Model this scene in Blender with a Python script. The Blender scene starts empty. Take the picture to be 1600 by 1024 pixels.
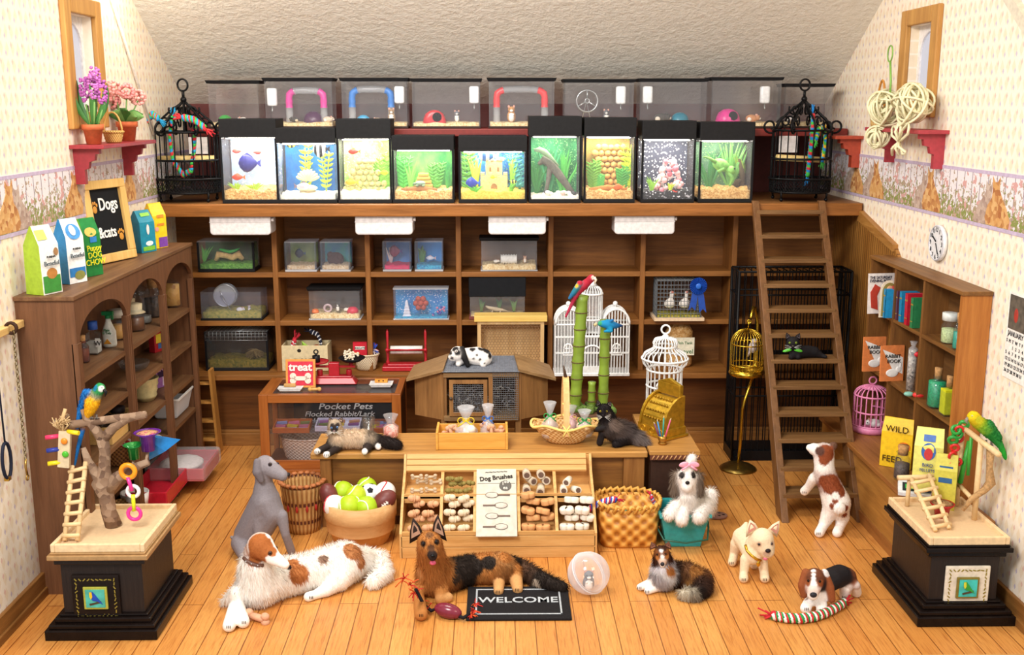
import bpy,math,random
import numpy as np
from mathutils import Vector,Matrix,Euler
random.seed(7)
SC=bpy.context.scene
COL=SC.collection
# ---------------------------------------------------------------- camera, world, lights, exposure
FPX,PITCH,YAW,CAMZ=1666.0,math.radians(11.77),math.radians(1.0),3.4
cd=bpy.data.cameras.new('camera');cam=bpy.data.objects.new('camera',cd);COL.objects.link(cam)
cam.location=(0,0,CAMZ);cam.rotation_euler=(math.pi/2-PITCH,0,-YAW)
cd.sensor_width=36;cd.lens=FPX/1600*36;cd.clip_end=100
SC.camera=cam
SC.view_settings.view_transform='Standard';SC.view_settings.look='None'
SC.view_settings.gamma=1;SC.view_settings.use_curve_mapping=False
SC.view_settings.exposure=0.0
wd=bpy.data.worlds.new('world');SC.world=wd;wd.use_nodes=True
wd.node_tree.nodes['Background'].inputs[0].default_value=(1.0,0.97,0.93,1)
wd.node_tree.nodes['Background'].inputs[1].default_value=0.72
def area(name,loc,target,size,power,col=(1,.95,.88),sy=None):
 l=bpy.data.lights.new(name,'AREA');l.energy=power;l.color=col;l.size=size
 if sy:l.shape='RECTANGLE';l.size_y=sy
 o=bpy.data.objects.new(name,l);COL.objects.link(o);o.location=loc
 o.rotation_euler=(Vector(target)-Vector(loc)).to_track_quat('-Z','Y').to_euler()
 return o
area('softbox_left',(-2.6,2.2,6.2),(0.6,9,0.6),2.0,480,(1,.96,.92))
area('softbox_right',(3.2,2.0,5.6),(0,9.3,0.8),2.2,130,(1,.84,.62))
area('overhead_fill',(-0.8,7.6,5.4),(0,9.2,0),1.6,150,(1,.93,.82),1.0)  # added fill light overhead, ahead of the ceiling; no lamp hangs there
area('ceiling_lamp',(-2.9,9.1,4.62),(-2.9,9.9,4.2),.25,9,(1,.93,.75))
# ---------------------------------------------------------------- pixel -> place
_R=Vector((math.cos(YAW),-math.sin(YAW),0))
_F=Vector((math.sin(YAW)*math.cos(PITCH),math.cos(YAW)*math.cos(PITCH),-math.sin(PITCH)))
_U=Vector((math.sin(YAW)*math.sin(PITCH),math.cos(YAW)*math.sin(PITCH),math.cos(PITCH)))
CAM=Vector((0,0,CAMZ))
def ray(px,py):return _R*((px-800)/FPX)+_U*((512-py)/FPX)+_F
def P(px,py,X=None,Y=None,Z=None):
 """the point seen at a spot of the photograph, on the plane x = X, y = Y or z = Z"""
 d=ray(px,py)
 if X is not None:return CAM+d*(X/d.x)
 if Y is not None:return CAM+d*(Y/d.y)
 return CAM+d*(((Z or 0)-CAMZ)/d.z)
def Yat(px,X,Z):
 """the y at which a point with this x and z is seen in column px"""
 k=(px-800)/FPX;v0=Vector((X,0,Z-CAMZ));a=_R.dot(v0)-k*_F.dot(v0);c=_R.y-k*_F.y;return-a/c
def XZ(px,X,Z):return Vector((X,Yat(px,X,Z),Z))
def mpp(Y):return Y/FPX*1.0 # metres per pixel at a depth
# ---------------------------------------------------------------- materials
_mc={}
def lin(h):
 if not isinstance(h,str):return tuple(h)[:3]
 h=h.lstrip('#');v=[int(h[i:i+2],16)/255 for i in(0,2,4)]
 return tuple(c/12.92 if c<=.04045 else((c+.055)/1.055)**2.4 for c in v)
class NT:
 def __init__(s,name):
  s.m=bpy.data.materials.new(name);s.m.use_nodes=True;s.t=s.m.node_tree;s.n=s.t.nodes
  s.p=s.n['Principled BSDF'];s.out=s.n['Material Output']
 def node(s,typ,**kw):
  q=s.n.new(typ)
  for k,v in kw.items():setattr(q,k,v)
  return q
 def link(s,a,b):s.t.links.new(a,b)
 def put(s,v,sock):
  if hasattr(v,'is_output'):s.link(v,sock)
  else:sock.default_value=v
 def math(s,op,a,b=0.0,clamp=False):
  q=s.node('ShaderNodeMath',operation=op,use_clamp=clamp);s.put(a,q.inputs[0]);s.put(b,q.inputs[1]);return q.outputs[0]
 def mix(s,f,a,b,mode='MIX'):
  q=s.node('ShaderNodeMix',data_type='RGBA',blend_type=mode);s.put(f,q.inputs[0])
  s.put(a if hasattr(a,'is_output')else(*lin(a),1),q.inputs[6]);s.put(b if hasattr(b,'is_output')else(*lin(b),1),q.inputs[7]);return q.outputs[2]
 def coord(s,scale=(1,1,1),rot=(0,0,0)):
  c=s.node('ShaderNodeTexCoord');q=s.node('ShaderNodeMapping');q.inputs['Scale'].default_value=scale;q.inputs['Rotation'].default_value=rot
  s.link(c.outputs['Object'],q.inputs[0]);return q.outputs[0]
 def xyz(s):
  c=s.node('ShaderNodeTexCoord');q=s.node('ShaderNodeSeparateXYZ');s.link(c.outputs['Object'],q.inputs[0]);return q.outputs
 def noise(s,vec,scale,detail=3,rough=.55):
  q=s.node('ShaderNodeTexNoise');s.link(vec,q.inputs['Vector']);q.inputs['Scale'].default_value=scale
  q.inputs['Detail'].default_value=detail;q.inputs['Roughness'].default_value=rough;return q.outputs[0]
 def ramp(s,f,stops):
  q=s.node('ShaderNodeValToRGB');s.link(f,q.inputs[0]);e=q.color_ramp.elements
  while len(e)<len(stops):e.new(.5)
  for el,(pos,c)in zip(e,stops):el.position=pos;el.color=(*lin(c),1)
  return q.outputs[0]
 def bump(s,h,strength,dist=.01):
  q=s.node('ShaderNodeBump');q.inputs['Strength'].default_value=strength;q.inputs['Distance'].default_value=dist
  s.link(h,q.inputs['Height']);s.link(q.outputs[0],s.p.inputs['Normal'])
 def col(s,v):s.put(v if hasattr(v,'is_output')else(*lin(v),1),s.p.inputs['Base Color'])
 def done(s,rough=.6,metal=0,spec=.5):
  s.p.inputs['Roughness'].default_value=rough;s.p.inputs['Metallic'].default_value=metal
  s.p.inputs['Specular IOR Level'].default_value=spec;return s.m
def C(hexc,rough=.55,metal=0,var=.12,sc=30):
 """plain painted / moulded surface with a little procedural mottling"""
 k=('c',hexc,rough,metal,var,sc)
 if k not in _mc:
  n=NT('painted_'+str(hexc).strip('#'));c=lin(hexc)
  f=n.noise(n.coord(),sc,2)
  n.col(n.ramp(f,[(.3,tuple(x*(1-var)for x in c)),(.7,tuple(min(1,x*(1+var))for x in c))]))
  _mc[k]=n.done(rough,metal,.5 if max(c)>.05 else .18)
 return _mc[k]
def WOOD(a,b,axis='x',rough=.5,sc=1.0,bump=.15,name='wood'):
 k=('w',a,b,axis,rough,sc)
 if k not in _mc:
  n=NT(name);s={'x':(.6,9,9),'y':(9,.6,9),'z':(9,9,.6)}[axis]
  v=n.coord(tuple(q*sc for q in s));f=n.noise(v,2.2,5,.65);g=n.noise(v,14,3,.6)
  h=n.math('ADD',n.math('MULTIPLY',f,.75),n.math('MULTIPLY',g,.25))
  n.col(n.ramp(h,[(.32,a),(.5,tuple((x+y)/2 for x,y in zip(lin(a),lin(b)))),(.68,b)]))
  n.bump(h,bump,.01);_mc[k]=n.done(rough,0,.35)
 return _mc[k]
def CLEAR(tint='#ffffff',refl=.12,haze=0.0,name='clear_plastic'):
 k=('g',tint,refl,haze)
 if k not in _mc:
  n=NT(name);n.n.remove(n.p)
  tr=n.node('ShaderNodeBsdfTransparent');tr.inputs[0].default_value=(*lin(tint),1)
  gl=n.node('ShaderNodeBsdfGlossy');gl.inputs['Roughness'].default_value=.06;gl.inputs[0].default_value=(.75,.75,.8,1)
  df=n.node('ShaderNodeBsdfDiffuse');df.inputs[0].default_value=(.85,.87,.92,1)
  lw=n.node('ShaderNodeLayerWeight');lw.inputs[0].default_value=.25
  f=n.math('ADD',n.math('MULTIPLY',lw.outputs['Fresnel'],.2),refl*.12,True)
  m1=n.node('ShaderNodeMixShader');n.link(f,m1.inputs[0]);n.link(tr.outputs[0],m1.inputs[1]);n.link(gl.outputs[0],m1.inputs[2])
  m2=n.node('ShaderNodeMixShader');m2.inputs[0].default_value=haze;n.link(m1.outputs[0],m2.inputs[1]);n.link(df.outputs[0],m2.inputs[2])
  n.link(m2.outputs[0],n.out.inputs[0]);_mc[k]=n.m
 return _mc[k]
def EMIT(c,s):
 k=('e',c,s)
 if k not in _mc:
  n=NT('lamp_diffuser');n.col('#ffffff');n.p.inputs['Emission Color'].default_value=(*lin(c),1);n.p.inputs['Emission Strength'].default_value=s
  _mc[k]=n.done(.5)
 return _mc[k]
def SPECK(stops,scale=40,rough=.8,bump=.4,name='mottled'):
 k=('s',tuple(stops),scale)
 if k not in _mc:
  n=NT(name);v=n.node('ShaderNodeTexVoronoi');n.link(n.coord(),v.inputs['Vector']);v.inputs['Scale'].default_value=scale
  sp=n.node('ShaderNodeSeparateColor');n.link(v.outputs['Color'],sp.inputs[0])
  n.col(n.ramp(sp.outputs[0],stops));n.bump(v.outputs['Distance'],bump,.01);_mc[k]=n.done(rough)
 return _mc[k]
def WEAVE(a,b,sc=60,rough=.7):
 k=('v',a,b,sc)
 if k not in _mc:
  n=NT('woven_cane');x,y,z=n.xyz();t=n.math('ARCTAN2',y,x)
  w=n.math('MULTIPLY',n.math('SINE',n.math('MULTIPLY',z,sc*3.2)),n.math('SINE',n.math('MULTIPLY',t,26)))
  w2=n.math('ADD',n.math('MULTIPLY',w,.5),.5)
  n.col(n.ramp(w2,[(.1,a),(.7,b)]));n.bump(w2,.6,.01);_mc[k]=n.done(rough)
 return _mc[k]
 # ---------------------------------------------------------------- mesh builder
def rotm(rx=0,ry=0,rz=0):return Euler((rx,ry,rz)).to_matrix().to_4x4()
def basis(d):
 d=Vector(d).normalized();a=Vector((0,0,1))if abs(d.z)<.9 else Vector((1,0,0))
 u=d.cross(a).normalized();return u,d.cross(u).normalized()
class MB:
 def __init__(s,*mats):
  s.v=[];s.f=[];s.mi=[];s.sm=[];s.mats=list(mats);s.cur=0;s.X=None;s.smooth=True
 def use(s,m):
  if m in s.mats:s.cur=s.mats.index(m)
  else:s.mats.append(m);s.cur=len(s.mats)-1
  return s
 def at(s,loc=(0,0,0),rx=0,ry=0,rz=0,sc=1):s.X=Matrix.Translation(loc)@rotm(rx,ry,rz)@Matrix.Scale(sc,4);return s
 def raw(s,vs,fs,smooth=None):
  b=len(s.v)
  for v in vs:s.v.append(tuple(s.X@Vector(v))if s.X else tuple(v))
  for f in fs:s.f.append([i+b for i in f]);s.mi.append(s.cur);s.sm.append(s.smooth if smooth is None else smooth)
  return s
 def box(s,x0,x1,y0,y1,z0,z1):
  return s.raw([(x0,y0,z0),(x1,y0,z0),(x1,y1,z0),(x0,y1,z0),(x0,y0,z1),(x1,y0,z1),(x1,y1,z1),(x0,y1,z1)],
[(0,3,2,1),(4,5,6,7),(0,1,5,4),(1,2,6,5),(2,3,7,6),(3,0,4,7)],False)
 def cb(s,c,d,R=None):
  x,y,z=[q/2 for q in d];c=Vector(c);R=R or Matrix.Identity(4)
  vs=[c+(R@Vector(p))for p in[(-x,-y,-z),(x,-y,-z),(x,y,-z),(-x,y,-z),(-x,-y,z),(x,-y,z),(x,y,z),(-x,y,z)]]
  return s.raw(vs,[(0,3,2,1),(4,5,6,7),(0,1,5,4),(1,2,6,5),(2,3,7,6),(3,0,4,7)],False)
 def frust(s,c,b,t,h,oy=0):
  """box with a base b=(sx,sy) and a top t=(sx,sy)"""
  x,y=b[0]/2,b[1]/2;u,w=t[0]/2,t[1]/2;cx,cy,z=c
  return s.raw([(cx-x,cy-y,z),(cx+x,cy-y,z),(cx+x,cy+y,z),(cx-x,cy+y,z),(cx-u,cy-w+oy,z+h),(cx+u,cy-w+oy,z+h),(cx+u,cy+w+oy,z+h),(cx-u,cy+w+oy,z+h)],
[(0,3,2,1),(4,5,6,7),(0,1,5,4),(1,2,6,5),(2,3,7,6),(3,0,4,7)],False)
 def tube(s,pts,r,n=6,closed=False,cap=True):
  pts=[Vector(p)for p in pts];m=len(pts);rr=r if isinstance(r,(list,tuple))else[r]*m;vs=[];pu=None
  for i,p in enumerate(pts):
   if closed:d=pts[(i+1)%m]-pts[i-1]
   else:d=pts[min(i+1,m-1)]-pts[max(i-1,0)]
   if d.length<1e-9:d=Vector((0,0,1))
   d.normalize()
   if pu is None:u,w=basis(d)
   else:
    u=pu-d*pu.dot(d)
    u=u.normalized()if u.length>1e-6 else basis(d)[0]
    w=d.cross(u)
   pu=u
   for k in range(n):
    a=2*math.pi*k/n;vs.append(p+(u*math.cos(a)+w*math.sin(a))*rr[i])
  fs=[]
  for i in range(m if closed else m-1):
   for k in range(n):
    a,b=i*n+k,i*n+(k+1)%n;c,d_=((i+1)%m)*n+(k+1)%n,((i+1)%m)*n+k
    fs.append((a,b,c,d_))
  if cap and not closed:fs+=[tuple(range(n))[::-1],tuple(range((m-1)*n,m*n))]
  return s.raw(vs,fs)
 def cyl(s,a,b,r,r2=None,n=14):
  a,b=Vector(a),Vector(b);u,w=basis(b-a);r2=r if r2 is None else r2;vs=[]
  for p,q in((a,r),(b,r2)):
   for k in range(n):t=2*math.pi*k/n;vs.append(p+(u*math.cos(t)+w*math.sin(t))*q)
  s.raw(vs,[(k,(k+1)%n,n+(k+1)%n,n+k)for k in range(n)])
  b0=len(s.v)-2*n
  for f in(list(range(b0,b0+n))[::-1],list(range(b0+n,b0+2*n))):s.f.append(f);s.mi.append(s.cur);s.sm.append(False)
  return s
 def ring(s,c,R,r,axis=(0,0,1),n=24,k=6,a0=0,a1=2*math.pi,sy=1):
  u,w=basis(axis)if tuple(axis)!=(0,0,1)else(Vector((1,0,0)),Vector((0,1,0)));c=Vector(c);full=a1-a0>6.28
  m=n if full else n+1
  return s.tube([c+(u*math.cos(a0+(a1-a0)*i/n)+w*(math.sin(a0+(a1-a0)*i/n)*sy))*R for i in range(m)],r,k,full)
 def lathe(s,prof,c=(0,0,0),n=20,sx=1,sy=1):
  vs=[];m=len(prof)
  for r,z in prof:
   for k in range(n):t=2*math.pi*k/n;vs.append((c[0]+math.cos(t)*r*sx,c[1]+math.sin(t)*r*sy,c[2]+z))
  fs=[(i*n+k,i*n+(k+1)%n,(i+1)*n+(k+1)%n,(i+1)*n+k)for i in range(m-1)for k in range(n)]
  if prof[0][0]>1e-5:fs.append(tuple(range(n))[::-1])
  if prof[-1][0]>1e-5:fs.append(tuple(range((m-1)*n,m*n)))
  return s.raw(vs,fs)
 def ell(s,c,r,R=None,n=12,m=8):
  if not isinstance(r,(tuple,list)):r=(r,r,r)
  c=Vector(c);vs=[];R=R or Matrix.Identity(4)
  for i in range(m+1):
   ph=math.pi*i/m
   for k in range(n):t=2*math.pi*k/n;vs.append(c+(R@Vector((math.sin(ph)*math.cos(t)*r[0],math.sin(ph)*math.sin(t)*r[1],-math.cos(ph)*r[2]))))
  return s.raw(vs,[(i*n+k,i*n+(k+1)%n,(i+1)*n+(k+1)%n,(i+1)*n+k)for i in range(m)for k in range(n)])
 def prism(s,pts,ext):
  """extrude a closed 3-D polygon by a vector"""
  n=len(pts);e=Vector(ext);a=[Vector(p)for p in pts]
  s.raw(a+[p+e for p in a],[tuple(range(n))[::-1],tuple(range(n,2*n))]+[(k,(k+1)%n,n+(k+1)%n,n+k)for k in range(n)],False);return s
 def quad(s,a,b,c,d):return s.raw([a,b,c,d],[(0,1,2,3)],False)
 def leaf(s,base,tip,w,bend=(0,0,0),n=5,side=None):
  base,tip=Vector(base),Vector(tip);d=tip-base;sd=Vector(side)if side else d.cross(Vector((0,1,.1)));sd=sd.normalized()if sd.length>1e-6 else Vector((1,0,0));vs=[]
  nn=d.cross(sd).normalized()*w*.25
  for i in range(n+1):
   t=i/n;c=base+d*t+Vector(bend)*math.sin(t*math.pi);q=w*math.sin(math.pi*(.08+.9*t))*.5
   vs+=[c-sd*q,c+nn,c+sd*q]
  return s.raw(vs,[f for i in range(n)for f in((3*i,3*i+1,3*i+4,3*i+3),(3*i+1,3*i+2,3*i+5,3*i+4))])
 def mesh(s,name):
  me=bpy.data.meshes.new(name);me.from_pydata(s.v,[],s.f)
  for m in s.mats:me.materials.append(m)
  me.polygons.foreach_set('material_index',s.mi);me.polygons.foreach_set('use_smooth',s.sm);me.update();return me
def O(name,mb,parent=None,loc=None,rz=0,bev=0,label=None):
 o=bpy.data.objects.new(name,mb.mesh(name));COL.objects.link(o)
 if parent:o.parent=parent
 if loc is not None:o.location=loc
 if rz:o.rotation_euler=(0,0,rz)
 if bev:
  m=o.modifiers.new('bevel','BEVEL');m.width=bev;m.segments=2;m.limit_method='ANGLE';m.angle_limit=.7
 if label:o['label']=label
 return o
def tag(o,label,cat,group=None,kind=None):
 o['label']=label;o['category']=cat
 if group:o['group']=group
 if kind:o['kind']=kind
 return o
def T(name,label,cat,loc=(0,0,0),rz=0,group=None,rot=None):
 o=bpy.data.objects.new(name,None);COL.objects.link(o);o.location=loc;o.rotation_euler=rot or(0,0,rz);o.empty_display_size=.05
 return tag(o,label,cat,group)
def ST(name,mb,parent=None,bev=0):
 o=O(name,mb,parent,bev=bev)
 if not parent:o['kind']='structure'
 return o
def dup(root,loc,rz=None,label=None,scale=None):
 def cp(o,par):
  c=o.copy();COL.objects.link(c)
  if par:c.parent=par
  for ch in list(o.children):cp(ch,c)
  return c
 r=cp(root,None);r.location=loc
 if rz is not None:r.rotation_euler=(0,0,rz)
 if scale:r.scale=(scale,)*3
 if label:r['label']=label
 return r
def TEXT(s,size,mat,parent,loc,rot=(math.pi/2,0,0),name='lettering',ext=.002,al='CENTER',sx=1,bold=0,shear=0):
 c=bpy.data.curves.new('txt','FONT');c.body=s;c.size=size;c.extrude=ext;c.align_x=al;c.resolution_u=3;c.offset=bold;c.shear=shear;c.space_line=.85
 t=bpy.data.objects.new('txt',c);COL.objects.link(t);dg=bpy.context.evaluated_depsgraph_get()
 me=bpy.data.meshes.new_from_object(t.evaluated_get(dg));COL.objects.unlink(t);bpy.data.objects.remove(t)
 me.materials.clear();me.materials.append(mat);o=bpy.data.objects.new(name,me);COL.objects.link(o)
 o.parent=parent;o.location=loc;o.rotation_euler=rot;o.scale=(sx,1,1);return o
 # ---------------------------------------------------------------- the room
XL,XR,YB,YS,YL,ZL=-3.21,3.51,11.45,10.40,10.08,2.49 # side walls, loft back wall, shelf front, loft front, loft height
def floor_mat():
 n=NT('oak_floorboards');v=n.coord((1,1,1),(0,0,math.pi/2));b=n.node('ShaderNodeTexBrick');n.link(v,b.inputs['Vector'])
 b.inputs['Color1'].default_value=(*lin('#d2964f'),1);b.inputs['Color2'].default_value=(*lin('#dda75f'),1);b.inputs['Mortar'].default_value=(*lin('#8a5424'),1)
 b.inputs['Scale'].default_value=1;b.inputs['Brick Width'].default_value=2.3;b.inputs['Row Height'].default_value=.135;b.inputs['Mortar Size'].default_value=.0035;b.inputs['Bias'].default_value=-.1
 b.offset=.37;b.offset_frequency=3
 g=n.noise(n.coord((30,1.6,30)),2.5,5,.65);g2=n.noise(n.coord((2,.5,2)),1.2,2)
 c=n.mix(.75,b.outputs[0],n.ramp(g,[(.3,'#c39a72'),(.55,'#ffffff'),(.8,'#e0b285')]),'MULTIPLY')
 c=n.mix(.5,c,n.ramp(g2,[(.3,'#e9c08d'),(.7,'#fff4e0')]),'MULTIPLY')
 n.col(c);n.bump(n.math('SUBTRACT',g,n.math('MULTIPLY',b.outputs['Fac'],2)),.12,.006);return n.done(.38,0,.4)
def paper_mat():
 n=NT('diamond_wallpaper');x,y,z=n.xyz()
 def cell(o,w,h,r):
  u=n.math('SUBTRACT',n.math('FRACT',n.math('ADD',n.math('DIVIDE',y,w),o[0])),.5);q=n.math('SUBTRACT',n.math('FRACT',n.math('ADD',n.math('DIVIDE',z,h),o[1])),.5)
  d=n.math('ADD',n.math('POWER',n.math('ABSOLUTE',n.math('MULTIPLY',u,w)),1.0),n.math('MULTIPLY',n.math('ABSOLUTE',n.math('MULTIPLY',q,h)),.55))
  return n.math('LESS_THAN',d,r)
 base=n.mix(cell((.25,.25),.085,.11,.028),'#f5e9d6','#ecd8b8')
 base=n.mix(cell((0,0),.17,.11,.0135),base,'#e2b3a4');base=n.mix(cell((.5,.5),.17,.11,.0125),base,'#b9a9c6')
 n.col(n.mix(.25,base,n.ramp(n.noise(n.coord(),25,3),[(.3,'#e8dccb'),(.7,'#fff8ee')])));return n.done(.85,0,.2)
def ceil_mat():
 n=NT('stippled_plaster');f=n.noise(n.coord((1,1,1)),16,5,.6);v=n.noise(n.coord(),45,3)
 n.col(n.ramp(f,[(.3,'#e2ddd2'),(.7,'#efebe2')]));n.bump(n.math('ADD',f,n.math('MULTIPLY',v,.3)),.5,.03);return n.done(.9,0,.2)
PAPER=paper_mat()
W_DARK,W_MID='#5a3413','#94602b'
SHELFX=WOOD('#6d421c','#a06a32','x',.5);SHELFZ=WOOD('#6d421c','#9c6630','z',.5);BACKP=WOOD('#5e3715','#8f5b28','x',.6,.8)
b=MB(floor_mat());b.box(XL-.1,XR+.1,6.12,YB+.1,-.12,0);ST('floor',b)
b=MB(WOOD('#b07a42','#dcae72','x'));b.box(XL-.1,XR+.1,6.06,6.12,-.14,.004);ST('trim_front',b)
b=MB(WOOD('#4a2c14','#6b4522','y'));b.box(XL-.9,XR+.9,5.4,12.3,-.4,-.14);ST('ground',b)
# side walls: top follows the sloping ceiling; window holes
def ceilz(y):return 4.33-.60*(y-9.93)
def side_wall(name,x0,x1,wy0,wy1,wz0,wz1,y0=5.9):
 b=MB(PAPER);top=4.9;ya=9.93-(top-4.33)/.6
 for a,c,z0,z1,zz in((y0,wy0,0,top,None),(wy1,YB,0,None,1),(wy0,wy1,0,wz0,None),(wy0,wy1,wz1,top,None)):
  if zz:
   pts=[(x0,a,0),(x0,c,0),(x0,c,ceilz(c)),(x0,max(a,ya),min(top,ceilz(max(a,ya))))]+([(x0,a,top)]if a<ya else[])
   b.prism(pts,(x1-x0,0,0))
  else:b.box(min(x0,x1),max(x0,x1),a,c,z0,z1)
 return ST(name,b)
lw0,lw1=P(105,150,X=XL),P(158,150,X=XL)
# window openings (inner edge of the frames)
LWY0,LWY1=P(112,140,X=XL).y,P(150,140,X=XL).y
LWZ0,LWZ1=P(112,175,X=XL).z,P(108,20,X=XL).z
RWY0,RWY1=P(1458,100,X=XR).y,P(1420,100,X=XR).y
RWZ0,RWZ1=P(1420,158,X=XR).z,P(1420,42,X=XR).z
side_wall('wall_left',XL,XL-.09,LWY0,LWY1,LWZ0,LWZ1)
side_wall('wall_right',XR,XR+.09,RWY0,RWY1,RWZ0,RWZ1)
b=MB(C('#5d1f1b',.6));b.box(XL,XR,YB,YB+.08,ZL-.02,3.44);ST('wall_back',b)
b=MB(ceil_mat());y2=8.6
b.prism([(XL-.09,YB+.08,ceilz(YB+.08)),(XL-.09,y2,ceilz(y2)),(XL-.09,y2,ceilz(y2)+.1),(XL-.09,YB+.08,ceilz(YB+.08)+.1)],(XR-XL+.18,0,0));ST('ceiling',b)
# short piece of the front roof slope resting on the right wall
a0,a1=P(1578,0,X=XR),P(1600,36,X=XR);dy,dz=a0.y-a1.y,a0.z-a1.z
b=MB(C('#d8cdb8',.8));q=[(XR-.16,a0.y+dy,a0.z+dz),(XR-.16,a1.y-dy*.5,a1.z-dz*.5)]
b.prism([(XR-.05,a0.y+dy,a0.z+dz),(XR-.05,a1.y-dy*.6,a1.z-dz*.6),(XR-.05,a1.y-dy*.6,a1.z-dz*.6+.1),(XR-.05,a0.y+dy,a0.z+dz+.1)],(.14,0,0));ST('trim_roof_edge',b)
# baseboards
bb=WOOD('#6b431d','#9a6a35','y')
for nm,x0,sx in(('baseboard_left',XL,1),('baseboard_right',XR,-1)):
 b=MB(bb);xs=sorted((x0,x0+sx*.03));b.box(xs[0],xs[1],6.12,10.0,0,.17);xs=sorted((x0,x0+sx*.045));b.box(xs[0],xs[1],6.12,10.0,0,.06);ST(nm,b,bev=.006)
 # windows
def window(n,X,s,y0,y1,z0,z1,tone):
 w=.13;t=T('window_%d'%n,'small arched window in a %s frame'%tone,'window',(X,(y0+y1)/2,(z0+z1)/2));t['kind']='structure'
 wood=WOOD('#a8743a','#cf9c55','z');cy,cz=t.location.y,t.location.z;a,c,e,f=y0-cy,y1-cy,z0-cz,z1-cz
 b=MB(wood);xs=sorted((0,s*.045))
 b.box(*xs,a-w,a,e-w,f+w);b.box(*xs,c,c+w,e-w,f+w);b.box(*xs,a,c,f,f+w);b.box(*xs,a,c,e-w,e);O('window_frame',b,t,bev=.01)
 wh=C('#e6e3e4',.5);b=MB(wh);xs=sorted((-s*.09,-s*.07));m=.05
 b.box(*xs,a,a+m,e,f);b.box(*xs,c-m,c,e,f);b.box(*xs,a,c,e,e+m);q=(c-a)/2-m
 arch=[(xs[0],math.cos(t_)*q,f-m-q*.8+math.sin(t_)*q*.8)for t_ in[math.pi*k/12 for k in range(13)]]
 b.prism(arch+[(xs[0],-q,f),(xs[0],q,f)],(xs[1]-xs[0],0,0));O('sash',b,t)
 b=MB(CLEAR('#eef2ff',.1,.35));x=-s*.085;b.box(min(x,x-s*.005),max(x,x-s*.005),a,c,e,f);O('pane',b,t)
window(1,XL,1,LWY0,LWY1,LWZ0,LWZ1,'mottled gold');window(2,XR,-1,RWY0,RWY1,RWZ0,RWZ1,'honey oak')
# cat border running along both side walls
def border_mat():
 n=NT('picket_fence_border');x,y,z=n.xyz();v=n.coord()
 pk=n.math('LESS_THAN',n.math('ABSOLUTE',n.math('SUBTRACT',n.math('FRACT',n.math('DIVIDE',y,.13)),.5)),.46)
 c=n.mix(pk,'#8f7f8c','#e6e0e4');nz=n.noise(v,22,3,.6);nz2=n.noise(v,13,2)
 zz=n.math('MULTIPLY',n.math('SUBTRACT',2.78,z),.9)
 c=n.mix(n.math('GREATER_THAN',n.math('ADD',nz,n.math('MULTIPLY',zz,.6)),.55),c,'#b09a86')
 c=n.mix(n.math('GREATER_THAN',n.math('ADD',n.noise(v,30,2),zz),.64),c,'#8a9150')
 c=n.mix(n.math('GREATER_THAN',nz2,.6),c,'#d0a09c');n.col(c);return n.done(.8,0,.2)
BZ0,BZ1=P(256,302,X=XL).z,P(244,245,X=XL).z
BM=border_mat();LAV=C('#c3b2cc',.7)
def cat_shape(b,X,s,y,z,k,flip=1):
 """printed sitting cat, a flat decal in the border"""
 e=s*.002;pts=[(-.2,0),(.15,0),(.18,.05),(.15,.14),(.09,.2),(.085,.26),(.10,.36),(.06,.32),(.02,.32),(-.02,.36),(-.02,.27),(-.07,.21),(-.15,.14),(-.21,.06)]
 b.prism([(X,y+flip*p*k,z+q*k)for p,q in pts],(e,0,0))
for nm,X,s,cx in(('trim_border_left',XL,1,(14,118,205)),('trim_border_right',XR,-1,(1335,1366,1452,1556))):
 b=MB(BM);xs=sorted((X,X+s*.004));b.box(*xs,6.0,YB,BZ0,BZ1);b.use(LAV);xs=sorted((X,X+s*.006));b.box(*xs,6.0,YB,BZ1,BZ1+.025);b.box(*xs,6.0,YB,BZ0-.02,BZ0+.006)
 og=SPECK([(0,'#a9683a'),(.5,'#cf9a5c'),(1,'#dcb27a')],26,name='tabby_print');gy=SPECK([(0,'#a08478'),(.5,'#c8b4a6'),(1,'#b59a8a')],30,name='grey_tabby_print')
 for i,px in enumerate(cx):
  y=P(px,330,X=X).y;b.use(gy);cat_shape(b,X+s*.004,s,y+.15,BZ0+.01,.85,-1);b.use(og);cat_shape(b,X+s*.0045,s,y-.02,BZ0+.01,.95,1)
 ST(nm,b)
 # wainscot under and beside the loft
def groove_mat():
 n=NT('beadboard');x,y,z=n.xyz();w=n.math('ABSOLUTE',n.math('SUBTRACT',n.math('FRACT',n.math('DIVIDE',y,.05)),.5));f=n.noise(n.coord((9,9,.6)),2,4)
 n.col(n.mix(n.math('LESS_THAN',w,.1),n.ramp(f,[(.3,'#8a5a24'),(.7,'#b07c3c')]),'#5f3a14'));n.bump(w,.5,.008);return n.done(.45)
GR=groove_mat();yd=P(1398,388,X=XR-.03)
b=MB(GR);b.prism([(XR-.03,9.0,.5),(XR-.03,YB,0),(XR-.03,YB,ZL-.12),(XR-.03,YL,ZL-.14),(XR-.03,yd.y,yd.z),(XR-.03,9.0,yd.z-.1)],(.03,0,0));ST('wall_panelling_right',b)
b=MB(WOOD('#8a5a24','#b98646','y'));b.prism([(XR-.05,YL,ZL-.06),(XR-.05,yd.y,yd.z+.03),(XR-.05,yd.y,yd.z-.03),(XR-.05,YL,ZL-.16)],(.05,0,0));ST('trim_panelling',b)
b=MB(WOOD('#a88a5c','#c8ab7c','z'));b.box(XL,XL+.03,9.97,YS,0,ZL-.1);ST('wall_panelling_left',b)
# loft
b=MB(WOOD('#6a4220','#9a6a3c','x',.45));b.box(XL,XR,YL,YB,ZL-.1,ZL)
ST('slab_loft',b)
b=MB(WOOD('#744516','#a86c34','x',.4));b.box(XL,XR-.02,YL-.04,YL,P(700,338,Y=YL).z,ZL+.004);ST('beam_loft',b,bev=.01)
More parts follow.
